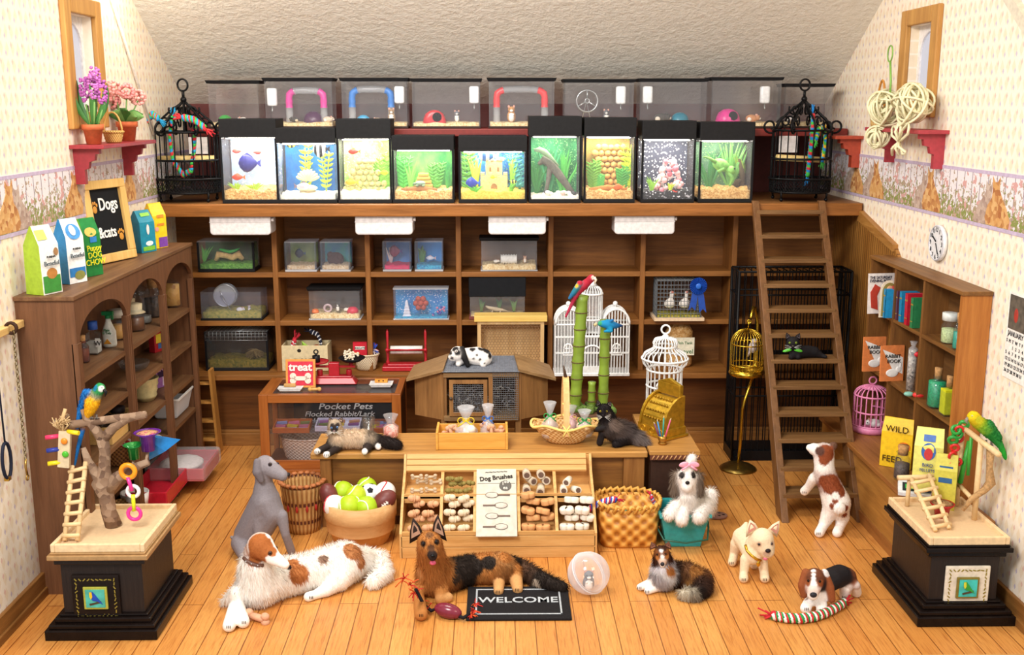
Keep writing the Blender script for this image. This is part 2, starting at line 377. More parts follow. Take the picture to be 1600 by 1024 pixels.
# fitted shelving: one thing with shelves and uprights
t=T('shelving_unit','large brown wooden wall shelving of open bays under the loft','shelving',(0,YS,0))
SH=[P(800,425,Y=YS).z,P(800,500.5,Y=YS).z,P(800,583,Y=YS-.1).z] # shelf tops
DX=[P(x,460,Y=YS).x for x in(432,576,717,860,1003,1145)];SHB=.42
b=MB(BACKP);b.box(XL,XR-.03,SHB,SHB+.04,SH[2]-.3,ZL-.1);O('back_panel',b,t)
for z in SH:
 b=MB(SHELFX);b.box(XL+.03,XR-.03,0 if z!=SH[2]else-.16,SHB,z-.05,z);O('shelf',b,t,bev=.004)
for x in DX:
 b=MB(SHELFZ);b.box(x-.025,x+.025,-.01,SHB,SH[2],ZL-.1);O('upright',b,t,bev=.004)
b=MB(WOOD('#4d2b10','#7d4c20','x',.5,.6));b.box(XL,XR-.03,.1,.14,.0,SH[2]-.05);O('lower_panel',b,t)
b=MB(WOOD('#7a4d22','#a5733c','x'));b.box(XL,XR-.03,.05,.1,0,.13);b.box(XL,XR-.03,.07,.1,.13,.16);O('plinth',b,t,bev=.005)
# red shelf at the back of the loft
RED=C('#7c241d',.5);RED2=C('#8e2a22',.45)
RZ=P(1250,201,Y=10.62).z
RT=T('riser_shelf','long maroon shelf along the back of the loft under the clear pet tanks','shelf',(0,10.62,RZ))
b=MB(RED);b.box(-2.95,P(1325,205,Y=10.62).x,0,.8,-.075,0);O('board',b,RT,bev=.008)
for x in(-2.7,-.9,.9,2.6):
 b=MB(RED);b.prism([(x-.03,.25,-.075),(x-.03,.8,-.075),(x-.03,.8,-.5),(x-.03,.7,-.42),(x-.03,.55,-.25),(x-.03,.28,-.13)],(.06,0,0));O('bracket',b,RT)
 # ---------------------------------------------------------------- makers for small wares
GLASS=CLEAR('#f4f8fa',.3,.02,'clear_glass');PLAST=CLEAR('#ffffff',.2,.03);CELLO=CLEAR('#ffffff',.2,.18,'cellophane')
CORK=C('#b98a56',.8,0,.25,60);BLK=C('#17171a',.35);BLKM=C('#1b1b1d',.6);WHT=C('#efeeec',.35);GOLD=C('#d8ab3a',.25,.9);STEEL=C('#b9bcc0',.3,.8);REDP=C('#b3202c',.3)
def jar(label,loc,r,h,fill,lid='cork',cat='jar',name='glass_jar',frac=.62,square=0,neck=.62,group=None,tint=None,lidc=None,n=14):
 t=T(name,label,cat,loc,group=group);n=4 if square else n;q=1.25 if square else 1;hb=h*.78
 prof=[(r*.9*q,0),(r*q,h*.04),(r*q,hb*.72),(r*.85*q,hb*.84),(r*neck,hb*.9),(r*neck,hb),(r*neck*1.15,hb+h*.02)]
 b=MB(CLEAR(tint,.14,.05)if tint else GLASS);b.smooth=not square;b.at(rz=math.pi/4 if square else 0).lathe(prof,n=n);O('glass',b,t)
 if fill:
  b=MB(fill);b.smooth=not square;b.at(rz=math.pi/4 if square else 0).lathe([(r*.8*q,h*.03),(r*.92*q,h*.06),(r*.92*q,hb*frac),(r*.5,hb*frac+.004)],n=n);O('contents',b,t)
 if lid=='cork':b=MB(CORK);b.lathe([(r*neck*.82,hb*.93),(r*neck*.92,h)],n=10);O('cork',b,t)
 elif lid=='cap':b=MB(lidc or STEEL);b.lathe([(r*neck*1.15,hb*.97),(r*neck*1.15,h),(r*neck*.6,h*1.01)],n=12);O('cap',b,t)
 elif lid=='cloth':b=MB(lidc or C('#d9c9a6'));b.lathe([(r*1.15,hb*.84),(r*.8,hb*.95),(r*.85,h*.98),(r*.3,h*1.03)],n=12);O('cloth_cover',b,t)
 elif lid=='dome':b=MB(GLASS);b.lathe([(r*1.02,hb*.95),(r*.95,hb*1.1),(r*.4,h*.97),(r*.12,h),(r*.18,h*1.05),(.001,h*1.1)],n=12);O('glass_lid',b,t)
 return t
def carton(label,loc,w,d,h,c1,marks=(),rz=0,cat='box',name='treat_box',text=None,tc='#ffffff',ts=.03,group=None):
 """printed carton; marks = (x, z, w, h, colour) as fractions on its front (-y)"""
 t=T(name,label,cat,loc,rz,group);b=MB(C(c1,.45));b.box(-w/2,w/2,-d/2,d/2,0,h)
 for i,(x,z,ww,hh,c)in enumerate(marks):
  b.use(C(c,.45));b.box(-w/2+w*x,-w/2+w*(x+ww),-d/2-.0015-.0006*i,-d/2,h*z,h*(z+hh))
 O('carton',b,t)
 if text:
  for k,(s,fx,fz,sz,c)in enumerate(text):TEXT(s,sz,C(c,.4),t,(-w/2+w*fx,-d/2-.005,h*fz),al='CENTER')
 return t
def bag(label,loc,w,d,h,c,rz,name='pet_food_bag',side=None,marks=(),text=(),cat='bag',group=None,lean=0):
 t=T(name,label,cat,loc,rz,group);s,q=w/2,d/2;b=MB(C(c,.4));hs=h*.72
 b.raw([(-s,-q,0),(s,-q,0),(s,-q*.9,hs),(-s,-q*.9,hs),(-s*.93,-.006,h),(s*.93,-.006,h)],[(0,1,2,3),(3,2,5,4)],False)
 b.raw([(-s,q,0),(s,q,0),(s,q*.9,hs),(-s,q*.9,hs),(-s*.93,.006,h),(s*.93,.006,h)],[(1,0,3,2),(2,3,4,5)],False)
 b.use(C(side or c,.4));b.raw([(s,-q,0),(s,q,0),(s,q*.9,hs),(s,-q*.9,hs),(s*.93,-.006,h),(s*.93,.006,h)],[(0,1,2,3),(3,2,5,4)],False)
 b.raw([(-s,-q,0),(-s,q,0),(-s,q*.9,hs),(-s,-q*.9,hs),(-s*.93,-.006,h),(-s*.93,.006,h)],[(1,0,3,2),(2,3,4,5)],False)
 b.raw([(-s,-q,0),(s,-q,0),(s,q,0),(-s,q,0),(-s*.93,-.006,h),(s*.93,-.006,h),(s*.93,.006,h),(-s*.93,.006,h)],[(0,3,2,1),(4,5,6,7)],False)
 def fy(z):return-q-.002+(q*.1)*min(z/hs,1)+(0 if z<hs else(q*.9-.006)*(z-hs)/(h-hs))
 for i,m in enumerate(marks):
  x,z,ww,hh,cc=m[:5];b.use(C(cc,.4));e=-.0012*(i+1)
  if len(m)>5:
   k=14;b.raw([(-s+w*(x+ww/2)+w*ww/2*math.cos(2*math.pi*j/k),fy(h*(z+hh/2)+h*hh/2*math.sin(2*math.pi*j/k))+e,h*(z+hh/2)+h*hh/2*math.sin(2*math.pi*j/k))for j in range(k)],[tuple(range(k))],False)
  else:b.raw([(-s+w*x,fy(h*z)+e,h*z),(-s+w*(x+ww),fy(h*z)+e,h*z),(-s+w*(x+ww),fy(h*(z+hh))+e,h*(z+hh)),(-s+w*x,fy(h*(z+hh))+e,h*(z+hh))],[(0,1,2,3)],False)
 O('bag',b,t)
 for s_,fx,fz,sz,cc in text:TEXT(s_,sz,C(cc,.4),t,(-s+w*fx,fy(h*fz)-.012,h*fz),rot=(math.pi/2-.06,0,0))
 return t
def basket_mesh(b,r0,r1,h,mat,sx=1,sy=1,z=0,n=28,th=.012,wav=0):
 b.use(mat);k=8;prof=[(r0+(r1-r0)*(i/k)**.8+(.004 if i%2 else 0),z+h*i/k)for i in range(k+1)]
 inner=[(r-th,zz)for r,zz in prof[::-1]];inner[-1]=(.001,z+.01)
 b.lathe([(.001,z)]+prof+inner,n=n,sx=sx,sy=sy);b.ring((0,0,z+h),1,th*.9,n=28,sy=1)if 0 else None
 m=40;b.tube([(math.cos(2*math.pi*i/m)*r1*sx,math.sin(2*math.pi*i/m)*r1*sy,z+h+(wav*math.sin(i*math.pi*2/5*2)))for i in range(m)],th*.9,5,True);return b
def bone(b,k=1.0,fat=1.0):
 for s in(-1,1):
  for q in(-1,1):b.ell((s*.036*k,0,q*.011*k),(.017*k,.012*k*fat,.014*k),n=8,m=6)
 b.cyl((-.034*k,0,0),(.034*k,0,0),.011*k*fat,n=8);return b
 # ---------------------------------------------------------------- tall brown cabinet on the left
XC=P(114,463,Z=2.15).x;CZ=P(114,463,X=XC).z
CY0=P(118,509,X=XC).y-.0;CY1=9.92;CD=XC-XL
CAB=T('arched_cabinet','tall dark brown wooden cabinet with three arched bays against the left wall','cabinet',(XL,0,0));CW=WOOD('#5b3a24','#7b5236','z',.5,1,.1);CWY=WOOD('#5b3a24','#84603f','y',.5,1,.1)
PY=[CY0,P(199,475,X=XC).y,P(255,443,X=XC).y,CY1]
CS=[P(297,484,X=XC).z,P(301,537,X=XC).z,P(304,590,X=XC).z,P(311,637,X=XC).z,.12]
b=MB(CW);b.box(0,CD-.03,CY0,CY0+.04,0,CZ-.03);O('side_panel',b,CAB);b=MB(CW);b.box(0,CD-.03,CY1-.04,CY1,0,CZ-.03);O('side_panel',b,CAB)
b=MB(CW);b.box(0,.03,CY0+.04,CY1-.04,0,CZ-.03);O('back_panel',b,CAB)
b=MB(CWY);b.box(0,CD+.01,CY0-.02,CY1+.02,CZ-.03,CZ);O('top',b,CAB,bev=.004)
for z in CS:
 b=MB(CWY);b.box(.03,CD-.03,CY0+.04,CY1-.04,z-.035,z);O('shelf',b,CAB)
b=MB(CW);x0,x1=CD-.03,CD
for i in range(3):
 a,c=PY[i]+.05,PY[i+1]-.03;m=(a+c)/2;hw=(c-a)/2;zt=CZ-.13;ar=.2
 arch=[(x0,m+hw*math.cos(math.pi*k/14),zt-ar+ar*math.sin(math.pi*k/14))for k in range(15)]
 vs=arch+[(x0,PY[i]if i else CY0,zt-ar),(x0,PY[i]if i else CY0,CZ-.03),(x0,PY[i+1],CZ-.03),(x0,PY[i+1],zt-ar)]
 b.prism(vs,(.03,0,0))
O('arched_fascia',b,CAB)
for i,y in enumerate(PY):
 ys=(y,y+.07)if i==0 else((y-.06,y)if i==3 else(y-.04,y+.04))
 b=MB(CW);b.box(x0-.01,x1+.004,ys[0],ys[1],0,CZ-.33)
 if i in(1,2):b.box(x1,x1+.014,ys[0]+.015,ys[0]+.03,0,CZ-.33);b.box(x1,x1+.014,ys[1]-.03,ys[1]-.015,0,CZ-.33)
 O('post',b,CAB,bev=.003)
b=MB(CWY);b.box(x0-.01,x1,CY0,CY1,0,.085);O('plinth',b,CAB)
def onshelf(px,py,k,X=None):
 q=P(px,py,Z=CS[k]);x=min(max(q.x,XL+.08),XC-.06)
 if X is not None:x=X
 return XZ(px,x,CS[k]+.003)
SNK=SPECK([(0,'#c98c3e'),(.5,'#e0ad5c'),(1,'#b77a34')],22,name='snack_pieces');DRK=SPECK([(0,'#2c211c'),(.6,'#5d4638'),(1,'#3a2c24')],30)
mx=XL+.17
jar('small amber bottle at the near end of the top cabinet shelf',onshelf(131,560,0,mx+.02),.045,.2,C('#8a5a1c',.3),'cork','bottle','amber_bottle',tint='#d9a86a')
tb=jar('square clear bottle with a blue cap and white label in left cabinet',onshelf(148,553,0,mx),.05,.25,C('#d8d4cc',.3),'cap','bottle','square_bottle',square=1,lidc=C('#2c59b4'),frac=.5)
b=MB(WHT);b.box(.03,.066,-.052,-.05,.06,.13);O('paper_label',b,tb);TEXT('W',.05,C('#222222'),tb,(.049,-.054,.075))
sp=T('spray_bottle','white spray bottle with green trigger on the left cabinet top shelf','spray bottle',onshelf(172,545,0,mx+.03))
b=MB(C('#eef0ea',.35));b.lathe([(.05,0),(.056,.02),(.054,.12),(.022,.2),(.018,.23)],n=14,sy=.8);O('bottle',b,sp)
b=MB(C('#1f8f52',.4));b.lathe([(.022,.225),(.022,.25)],n=10);b.cb((0,0,.265),(.085,.03,.03));b.cb((.035,0,.24),(.012,.02,.05));O('trigger',b,sp)
TEXT('Plain\n& Tidy',.026,C('#2b7a46'),sp,(0,-.047,.13),al='CENTER');b=MB(C('#e39b2f'));b.prism([(-.03,-.047,.03),(.03,-.047,.03),(0,-.047,.07)],(0,-.003,0));O('triangle_print',b,sp)
jar('low glass jar with metal clasp behind the first cabinet post',onshelf(185,533,0,mx),.075,.24,SNK,'cap',lidc=C('#b9b3a8'),neck=.9)
jar('dark honey jar covered with cream cloth in left cabinet',onshelf(212,524,0,mx+.03),.08,.23,C('#6e3f1c',.3),'cloth',neck=.9)
jar('second cream cloth topped jar behind the dark honey jar',onshelf(203,513,0,mx-.06),.07,.25,C('#a98d5e',.4),'cloth',neck=.9)
jar('tall empty glass canister with a domed lid in left cabinet',onshelf(224,508,0,mx+.0),.075,.34,C('#93918f',.3),'dome',neck=.9,frac=.25)
jar('corked glass jar of dark kibble in left cabinet',onshelf(241,493,0,mx+.0),.085,.36,DRK,'cork',frac=.6)
jar('corked round jar of golden popcorn treats in the farthest arch',onshelf(271,484,0,mx+.02),.115,.38,SNK,'cork',frac=.75,neck=.45)
carton('red treat box on the second shelf of left cabinet',onshelf(247,555,1,mx),.16,.06,.27,'#b5202e',((.15,.3,.6,.3,'#e8d23a'),(.3,.1,.4,.18,'#3b6fb5')),rz=1.2)
carton('blue treat box with orange lettering on the second shelf of left cabinet',onshelf(280,530,1,mx+.03),.17,.1,.27,'#5aa0d8',((.2,.6,.7,.3,'#d8482c'),(.3,.1,.5,.3,'#2b4c98')),rz=1.0,text=[('BISCUIT',.5,.45,.04,'#e04a22')])
b=MB(GLASS);b.lathe([(.06,0),(.11,.02),(.13,.07),(.125,.075),(.1,.03),(.001,.015)],n=20);tag(O('glass_dish',b,None,onshelf(210,577,1,mx+.02)),'shallow clear glass dish lying on left cabinet second shelf','dish')
carton('small pink and purple box on the third shelf of left cabinet',onshelf(282,574,2,mx-.07),.14,.06,.2,'#b483b8',((.15,.5,.7,.35,'#3d2147'),(.3,.1,.4,.25,'#e8c7e0')),rz=1.1)
t=T('treat_pouch','turquoise plastic treat pouch slumped on left cabinet third shelf','pouch',onshelf(280,592,2,mx+.02));b=MB(C('#159ec0',.25));b.prism([(-.09,-.07,0),(.1,-.07,0),(.1,.04,.12),(.07,.05,.15),(-.08,.05,.13)],(.0,.1,0));O('pouch',b,t,bev=.015);b=MB(WHT);b.ell((-.02,-.08,.05),(.05,.012,.035));O('white_print',b,t)
carton('tall purple box beside the cream crock in left cabinet',onshelf(249,620,2,mx),.15,.07,.27,'#a06bb4',((.15,.35,.7,.5,'#2e1a44'),(.55,.05,.35,.3,'#e9d6ee')),rz=1.15,text=[('CAT',.45,.55,.07,'#d6a9e0')])
b=MB(C('#d9cb96',.4));b.lathe([(.07,0),(.08,.02)]+[(.085+.004*i+(.008 if i%2 else 0),.02+.025*i)for i in range(8)]+[(.12,.2),(.1,.2),(.09,.05),(.001,.03)],n=22);tag(O('ribbed_crock',b,None,onshelf(228,635,2,mx+.02)),'cream ribbed pottery crock on the left cabinet third shelf','crock')
t=T('wooden_crate','open pale wooden crate with jars on the nearest left cabinet shelf','crate',onshelf(166,640,2,mx+.03),0);CRW=WOOD('#c79a55','#e2bd7c','y')
for nm,q in(('side',(.12,.14,-.26,.3,0,.13)),('side',(-.14,-.12,-.26,.3,0,.13)),('end',(-.12,.12,-.26,-.24,0,.13)),('end',(-.12,.12,.28,.3,0,.13)),('bottom',(-.12,.12,-.24,.28,0,.01))):
 b=MB(CRW);b.box(*q);O(nm,b,t)
cl=t.location
for i,(dx,dy)in enumerate(((-.05,.05),(.05,.15),(-.05,.2))):
 jar(('black lidded jar nearest the front of the pale crate','black lidded jar at the far end of the pale crate','black lidded jar against the back of the pale crate')[i],cl+Vector((dx,dy,.012)),.05,.17,C('#3b2a24',.4),'cap',lidc=C('#2a2226',.5),neck=.95,group='jars in the pale crate')
t=T('white_tub','translucent white plastic tub on the fourth shelf of left cabinet','tub',onshelf(269,668,3,mx+.03),.0);b=MB(CLEAR('#e8eaee',.15,.7));
for q in((1,0),):b.frust((0,0,0),(.2,.38),(.28,.5),.2)
b.f.pop(1+0);b.mi.pop(1);b.sm.pop(1);O('tub',b,t,bev=.02);b=MB(WHT)
for q in((-.15,-.135,-.26,.26),(.135,.15,-.26,.26),(-.135,.135,-.26,-.24),(-.135,.135,.24,.26)):b.box(q[0],q[1],q[2],q[3],.19,.205)
O('rim',b,t)
b=MB(WHT);b.use(WHT).lathe([(.04,0),(.13,.02),(.135,.03),(.05,.012),(.001,.012)],n=22);b.use(BLK).ell((.09,.0,.028),(.02,.02,.004));b.ell((.06,.03,.02),.01);b.ell((.06,-.03,.02),.01);tag(O('paw_dish',b,None,onshelf(228,653,3,mx+.06)),'white dish with a black paw print on left cabinet fourth shelf','dish')
t=T('picnic_basket','round wicker basket lined with red checked cloth in left cabinet','basket',onshelf(188,706,3,mx+.02));b=MB();basket_mesh(b,.12,.15,.16,WEAVE('#5b3318','#9c6a36',50));O('wicker',b,t)
n_=NT('red_gingham');v_=n_.node('ShaderNodeTexChecker');n_.link(n_.coord(),v_.inputs[0]);v_.inputs['Scale'].default_value=28;v_.inputs[1].default_value=(*lin('#b5192a'),1);v_.inputs[2].default_value=(*lin('#eee6e0'),1);n_.col(v_.outputs[0]);GING=n_.done(.8)
b=MB(GING);b.ell((0,0,.16),(.13,.13,.05));O('checked_cloth',b,t)
rb=C('#b81a2e',.3)
def open_tray(b,w,d,h,th=.015):
 b.box(-w/2,w/2,-d/2,d/2,0,th)
 for q in((-w/2,w/2,-d/2,-d/2+th),(-w/2,w/2,d/2-th,d/2),(-w/2,-w/2+th,-d/2+th,d/2-th),(w/2-th,w/2,-d/2+th,d/2-th)):b.box(*q,th,h)
b=MB(rb);open_tray(b,.34,.62,.13);q=P(262,766,X=XC+.1);tag(O('litter_tray',b,None,(XC-.08,q.y+.3,.121),bev=.008),'glossy red litter tray sticking out of left cabinet bottom','tray')
t=T('wrapped_tray','red tray wrapped in clear film at the far end of left cabinet','tray',(XC-.02,P(300,705,Z=.3).y-.05,.121));b=MB(rb);open_tray(b,.5,.55,.12);O('tray',b,t,bev=.008);b=MB(CELLO);b.box(-.27,.27,-.295,.295,-.0,.15);O('film_wrap',b,t,bev=.03);b=MB(C('#cfc6c6',.9));b.ell((-.02,0,.08),(.2,.22,.045));O('white_filling',b,t)
# white bucket near floor & wicker bowl behind the tree
b=MB();basket_mesh(b,.1,.15,.12,WEAVE('#6f4a24','#b98a4c',60));tag(O('wicker_bowl',b,None,onshelf(196,745,4,mx+.06)),'shallow wicker bowl on the bottom of left cabinet','bowl')
b=MB(WHT);b.lathe([(.08,0),(.11,.15),(.115,.15),(.1,.02),(.001,.01)]);tag(O('white_bowl',b,None,onshelf(212,790,4,XC-.16)),'white round bowl low in left cabinet behind the perch pedestal','bowl')
# step ladder behind the cabinet end
t=T('step_stool','small honey wood step stool standing past the left cabinet','step stool',(XC-.1,0,0));t.scale=(1,1,.72);lw=WOOD('#a06c30','#c8914a','z')
yb0=10.02
for x in(-.02,.16):
 b=MB(lw);b.prism([(x,yb0,1.25),(x,yb0+.12,1.25),(x,yb0+.3,0),(x,yb0+.15,0)],(.025,0,0));b.X=None;O('side_rail',b,t)
for k in range(4):
 b=MB(lw);z=.22+.27*k;b.box(.005,.16,yb0+.03+(.2-.04*k)*.3,yb0+.23-.04*k*.9,z,z+.025);O('tread',b,t)
 # ---------------------------------------------------------------- bags and sign on the cabinet
def oncab(px,py):q=P(px,py,Z=CZ+.002);return q
fc=math.radians(68)
bag('white and lime dog food bag at the near end of the cabinet top',XZ(70,XL+.16,CZ+.003),.17,.15,.46,'#f2f0ea',fc,side='#9bb832',marks=((.05,.02,.9,.25,'#3d8a3a'),(.25,.22,.55,.16,'#b57a3c',1),(.7,.55,.25,.12,'#a07850',1),(.05,.8,.5,.14,'#c9d96a')),text=(('Beneful',.5,.42,.045,'#3a4a52'),('PURINA',.5,.53,.022,'#222222')))
bag('white and blue dog food bag second from the cabinet near end',XZ(112,XL+.17,CZ+.003),.17,.13,.46,'#f4f6f8',fc,side='#2a7fb8',marks=((.05,.1,.9,.14,'#2f7cc0'),(.3,.05,.6,.14,'#8a8a4a',1),(.1,.68,.8,.24,'#4a8fd0',1),(.3,.74,.35,.16,'#e8ecee',1)),text=(('Beneful',.5,.4,.045,'#3a4a52'),('PURINA',.5,.52,.022,'#222222')))
bag('dark green puppy food bag leaning on the chalkboard frame',XZ(140,XL+.18,CZ+.003),.17,.11,.43,'#1d7f3c',fc,side='#6fa52c',marks=((.1,.68,.7,.16,'#d8b45a',1),(.35,.58,.4,.1,'#2f7cc0')),text=(('Puppy\nDOG\nCHOW',.5,.44,.062,'#f2e62e'),))
bag('teal pet food bag on the far part of the cabinet top',XZ(224,XL+.16,CZ+.003),.19,.13,.36,'#1688a4',fc,side='#0e6a84',marks=((.3,.15,.5,.12,'#e8f2f2',1),(.1,.04,.8,.1,'#7cbf3a'),(.4,.42,.2,.25,'#e4e0dc',1),(.25,.86,.6,.08,'#8fcf4a')))
bag('yellow and purple pet food bag farthest along the cabinet top',XZ(244,XL+.19,CZ+.003),.18,.12,.4,'#f3cf1c',fc,side='#d8a818',marks=((.35,.02,.62,.22,'#7b45a8'),(.1,.38,.3,.1,'#f0a898',1),(.3,.5,.5,.05,'#e8862a'),(.3,.68,.5,.06,'#e8862a')))
# chalkboard sign
q0,q1=XZ(146,XL+.1,CZ),XZ(203,XL+.1,CZ);t=T('chalkboard_sign','pale wood framed chalkboard reading Dogs and cats on left cabinet','sign',(XL+.12,(q0.y+q1.y)/2,CZ+.006),rot=(math.radians(-7),0,math.radians(72)))
hgt=.66;wd_=.52;fw=WOOD('#d2a355','#e9c27a','z')
for nm,q in(('frame_rail',(-wd_/2,wd_/2,-.03,.03,0,.07)),('frame_rail',(-wd_/2,wd_/2,-.03,.03,hgt-.07,hgt)),('frame_stile',(-wd_/2,-wd_/2+.07,-.03,.03,.07,hgt-.07)),('frame_stile',(wd_/2-.07,wd_/2,-.03,.03,.07,hgt-.07))):
 b=MB(fw);b.box(*q);O(nm,b,t,bev=.006)
b=MB(C('#15171a',.7));b.box(-wd_/2+.07,wd_/2-.07,.0,.02,.07,hgt-.07);O('slate',b,t)
ck=C('#f2f0ea',.8);TEXT('Dogs',.14,ck,t,(.035,-.004,.42),ext=.002,sx=.8,bold=.002);TEXT('&cats',.125,ck,t,(-.03,-.004,.2),ext=.002,sx=.8,bold=.002)
b=MB(C('#c98a30',.6))
for cx,cz in((-.135,.43),(.135,.19)):
 b.ell((cx,-.004,cz),(.028,.004,.03));[b.ell((cx+dx,-.004,cz+.045+dz),(.01,.004,.015))for dx,dz in((-.03,-.01),(-.01,.006),(.012,.006),(.03,-.01))]
O('paw_print',b,t)
# ---------------------------------------------------------------- left wall shelf with plants
def wall_shelf(label,X,s,y0,y1,z,mat,dep=.26):
 t=T('wall_shelf',label,'shelf',(X,0,z));b=MB(mat);xs=sorted((0,s*dep));b.box(*xs,y0,y1,-.03,0);O('board',b,t,bev=.004)
 for y in(y0+.07,y1-.13):
  b=MB(mat);pr=[(0,-.03),(.2,-.03),(.2,-.07),(.17,-.07),(.16,-.12),(.12,-.13),(.11,-.18),(.08,-.19),(.08,-.3),(0,-.3)]
  b.prism([(s*x,y,zz)for x,zz in pr],(0,.05,0));O('bracket',b,t)
 return t
WR=C('#9a2a33',.45);LSZ=P(150,228,X=XL+.26).z;ly0,ly1=P(107,226,X=XL).y,P(232,206,X=XL+.2).y
wall_shelf('dark red bracketed wall shelf holding plants on left wall',XL,1,ly0,ly1,LSZ,WR)
TC=C('#c9663a',.75)
def pot(t,r,h):
 b=MB(TC);b.lathe([(r*.68,0),(r*.9,h*.72),(r*1.02,h*.72),(r*1.05,h),(r*.9,h),(r*.85,h*.85)],n=20);O('pot',b,t)
 b=MB(C('#3a2618',.9));b.lathe([(r*.85,h*.8),(.001,h*.88)],n=16);O('soil',b,t)
LG=C('#3f7a36',.55);LG2=C('#6d9a4e',.6)
q=XZ(147,XL+.14,LSZ);t=T('potted_hyacinth','purple hyacinth in a terracotta pot on left wall shelf','potted plant',(XL+.14,q.y,LSZ+.002));pot(t,.078,.15)
for a,l,w in((.3,.34,.05),(1.5,.3,.045),(2.6,.36,.05),(3.7,.3,.04),(5.0,.33,.05),(5.8,.28,.05)):
 b=MB(LG);b.leaf((0,0,.12),(math.cos(a)*.13,math.sin(a)*.1,.12+l),w,(math.cos(a)*.04,0,0));O('leaf',b,t)
for i,(dx,dy,z)in enumerate(((-.03,-.02,.42),(.04,.02,.5),(.1,-.03,.4),(.05,-.06,.44))):
 b=MB(LG2);b.tube([(dx*.3,dy*.3,.1),(dx,dy,z-.12)],.008);O('stem',b,t)
 b=MB(C('#c06fb8' if i%2 else '#b45fae',.6));rr=random.Random(i)
 for k in range(60):
  a,zz=rr.uniform(0,6.28),rr.uniform(-.1,.08);r_=.034*math.sqrt(max(.15,1-(zz/.1)**2));b.ell((dx+math.cos(a)*r_,dy+math.sin(a)*r_,z+zz),(.014,.014,.012),n=5,m=3)
 O('flower_spike',b,t)
q=XZ(200,XL+.13,LSZ);t=T('potted_geranium','pink geranium in a terracotta pot at the far end of left wall shelf','potted plant',(XL+.13,q.y,LSZ+.002));pot(t,.085,.16)
for i,(dx,dy,z)in enumerate(((-.09,0,.43),(.03,-.04,.41),(.09,.05,.36),(-.12,.03,.33))):
 b=MB(LG2);b.tube([(0,0,.12),(dx*.6,dy,.26),(dx,dy,z-.03)],.006);O('stem',b,t)
 b=MB(C('#eb9a96' if i%2 else '#f0aaa2',.6));rr=random.Random(i+9)
 for k in range(50):
  v=Vector((rr.gauss(0,1),rr.gauss(0,1),rr.gauss(0,1))).normalized()*.058;b.ell(Vector((dx,dy,z))+v,(.019,.019,.015),n=5,m=3)
 O('flower_head',b,t)
for k in range(9):
 a=k*.7;b=MB(LG if k%2 else LG2);z=.2+.02*(k%4);b.leaf((0,0,.15),(math.cos(a)*.15,math.sin(a)*.12,z),.09,(0,0,.03));O('leaf',b,t)
q=XZ(178,XL+.17,LSZ);t=T('handled_basket','small tan wicker basket between the two potted plants','basket',(XL+.17,q.y,LSZ+.002));b=MB();basket_mesh(b,.055,.078,.085,WEAVE('#b5823e','#e0b468',70),n=20);O('basket_bowl',b,t);b=MB(C('#d7a75a'));b.ring((0,0,.08),.07,.008,(0,1,0),n=14,a0=math.pi,a1=2*math.pi)if 0 else b.tube([(.072*math.cos(a),0,.08+.16*math.sin(a))for a in[math.pi*k/12 for k in range(13)]],.008);O('handle',b,t)
# lavender tape strips running up beside the left window
b=MB(C('#f2ece6',.6));a,c=P(175,0,X=XL+.02),P(240,210,X=XL+.02);a=a+(a-c)*.2;b.tube([a,c],.012,5);tag(O('lamp_cord',b),'white cord running diagonally down left wall beside the window','cord')
# leashes hanging on the left wall
t=T('leash_rail','pale wooden peg rail high on left wall near the frame edge','rail',(XL,0,0));a,c=P(-40,512,X=XL+.05),P(36,505,X=XL+.05)
b=MB(WOOD('#cda25c','#e6c383','y'));b.box(0,.06,a.y,c.y,c.z-.025,c.z+.025);O('rail',b,t,bev=.006)
t=T('chain_leash','brass chain leash with snap hook hanging from the peg rail','leash',(XL+.07,0,0));b=MB(C('#8a7a52',.35,.8));pts=[P(18+i*1.05,520+i*14.2,X=XL+.07)for i in range(15)]
yy0=pts[0].y;zz0,zz1=pts[0].z,pts[-1].z
for k in range(30):
 z=zz0+(zz1-zz0)*k/29;b.ring((0.012,yy0,z),.016,.0035,(1,0,0)if k%2 else(0.7,.7,0),n=8,k=4)
O('chain',b,t);b=MB(C('#3a2418',.6));b.ring((.0,yy0,zz0+.03),.035,.012,(0,1,0),n=12);O('loop',b,t)
b=MB(C('#b08d4a',.3,.9));b.tube([(.012,yy0,zz1-.01),(.012,yy0-.012,zz1-.06),(.012,yy0+.0,zz1-.12)],.008);b.ring((.012,yy0,zz1-.14),.018,.005,(1,0,0),n=10);O('snap_hook',b,t)
q=P(8,720,X=XL+.04);t=T('dog_collar','dark navy dog harness hanging low at the left edge of left wall','collar',(XL+.03,q.y,q.z));b=MB(C('#1d2233',.6));b.ring((.02,0,0),.06,.011,(1,0,0),n=18,sy=2.0);O('strap',b,t);b=MB(C('#c9a24a',.3,.9));b.box(.0,.03,-.02,.02,-.135,-.11);O('buckle',b,t)
b=MB(C('#1d2233',.6));b.tube([(.02,0,.11),(.02,-.01,P(2,510,X=XL+.04).z-q.z)],.006);O('lead',b,t)
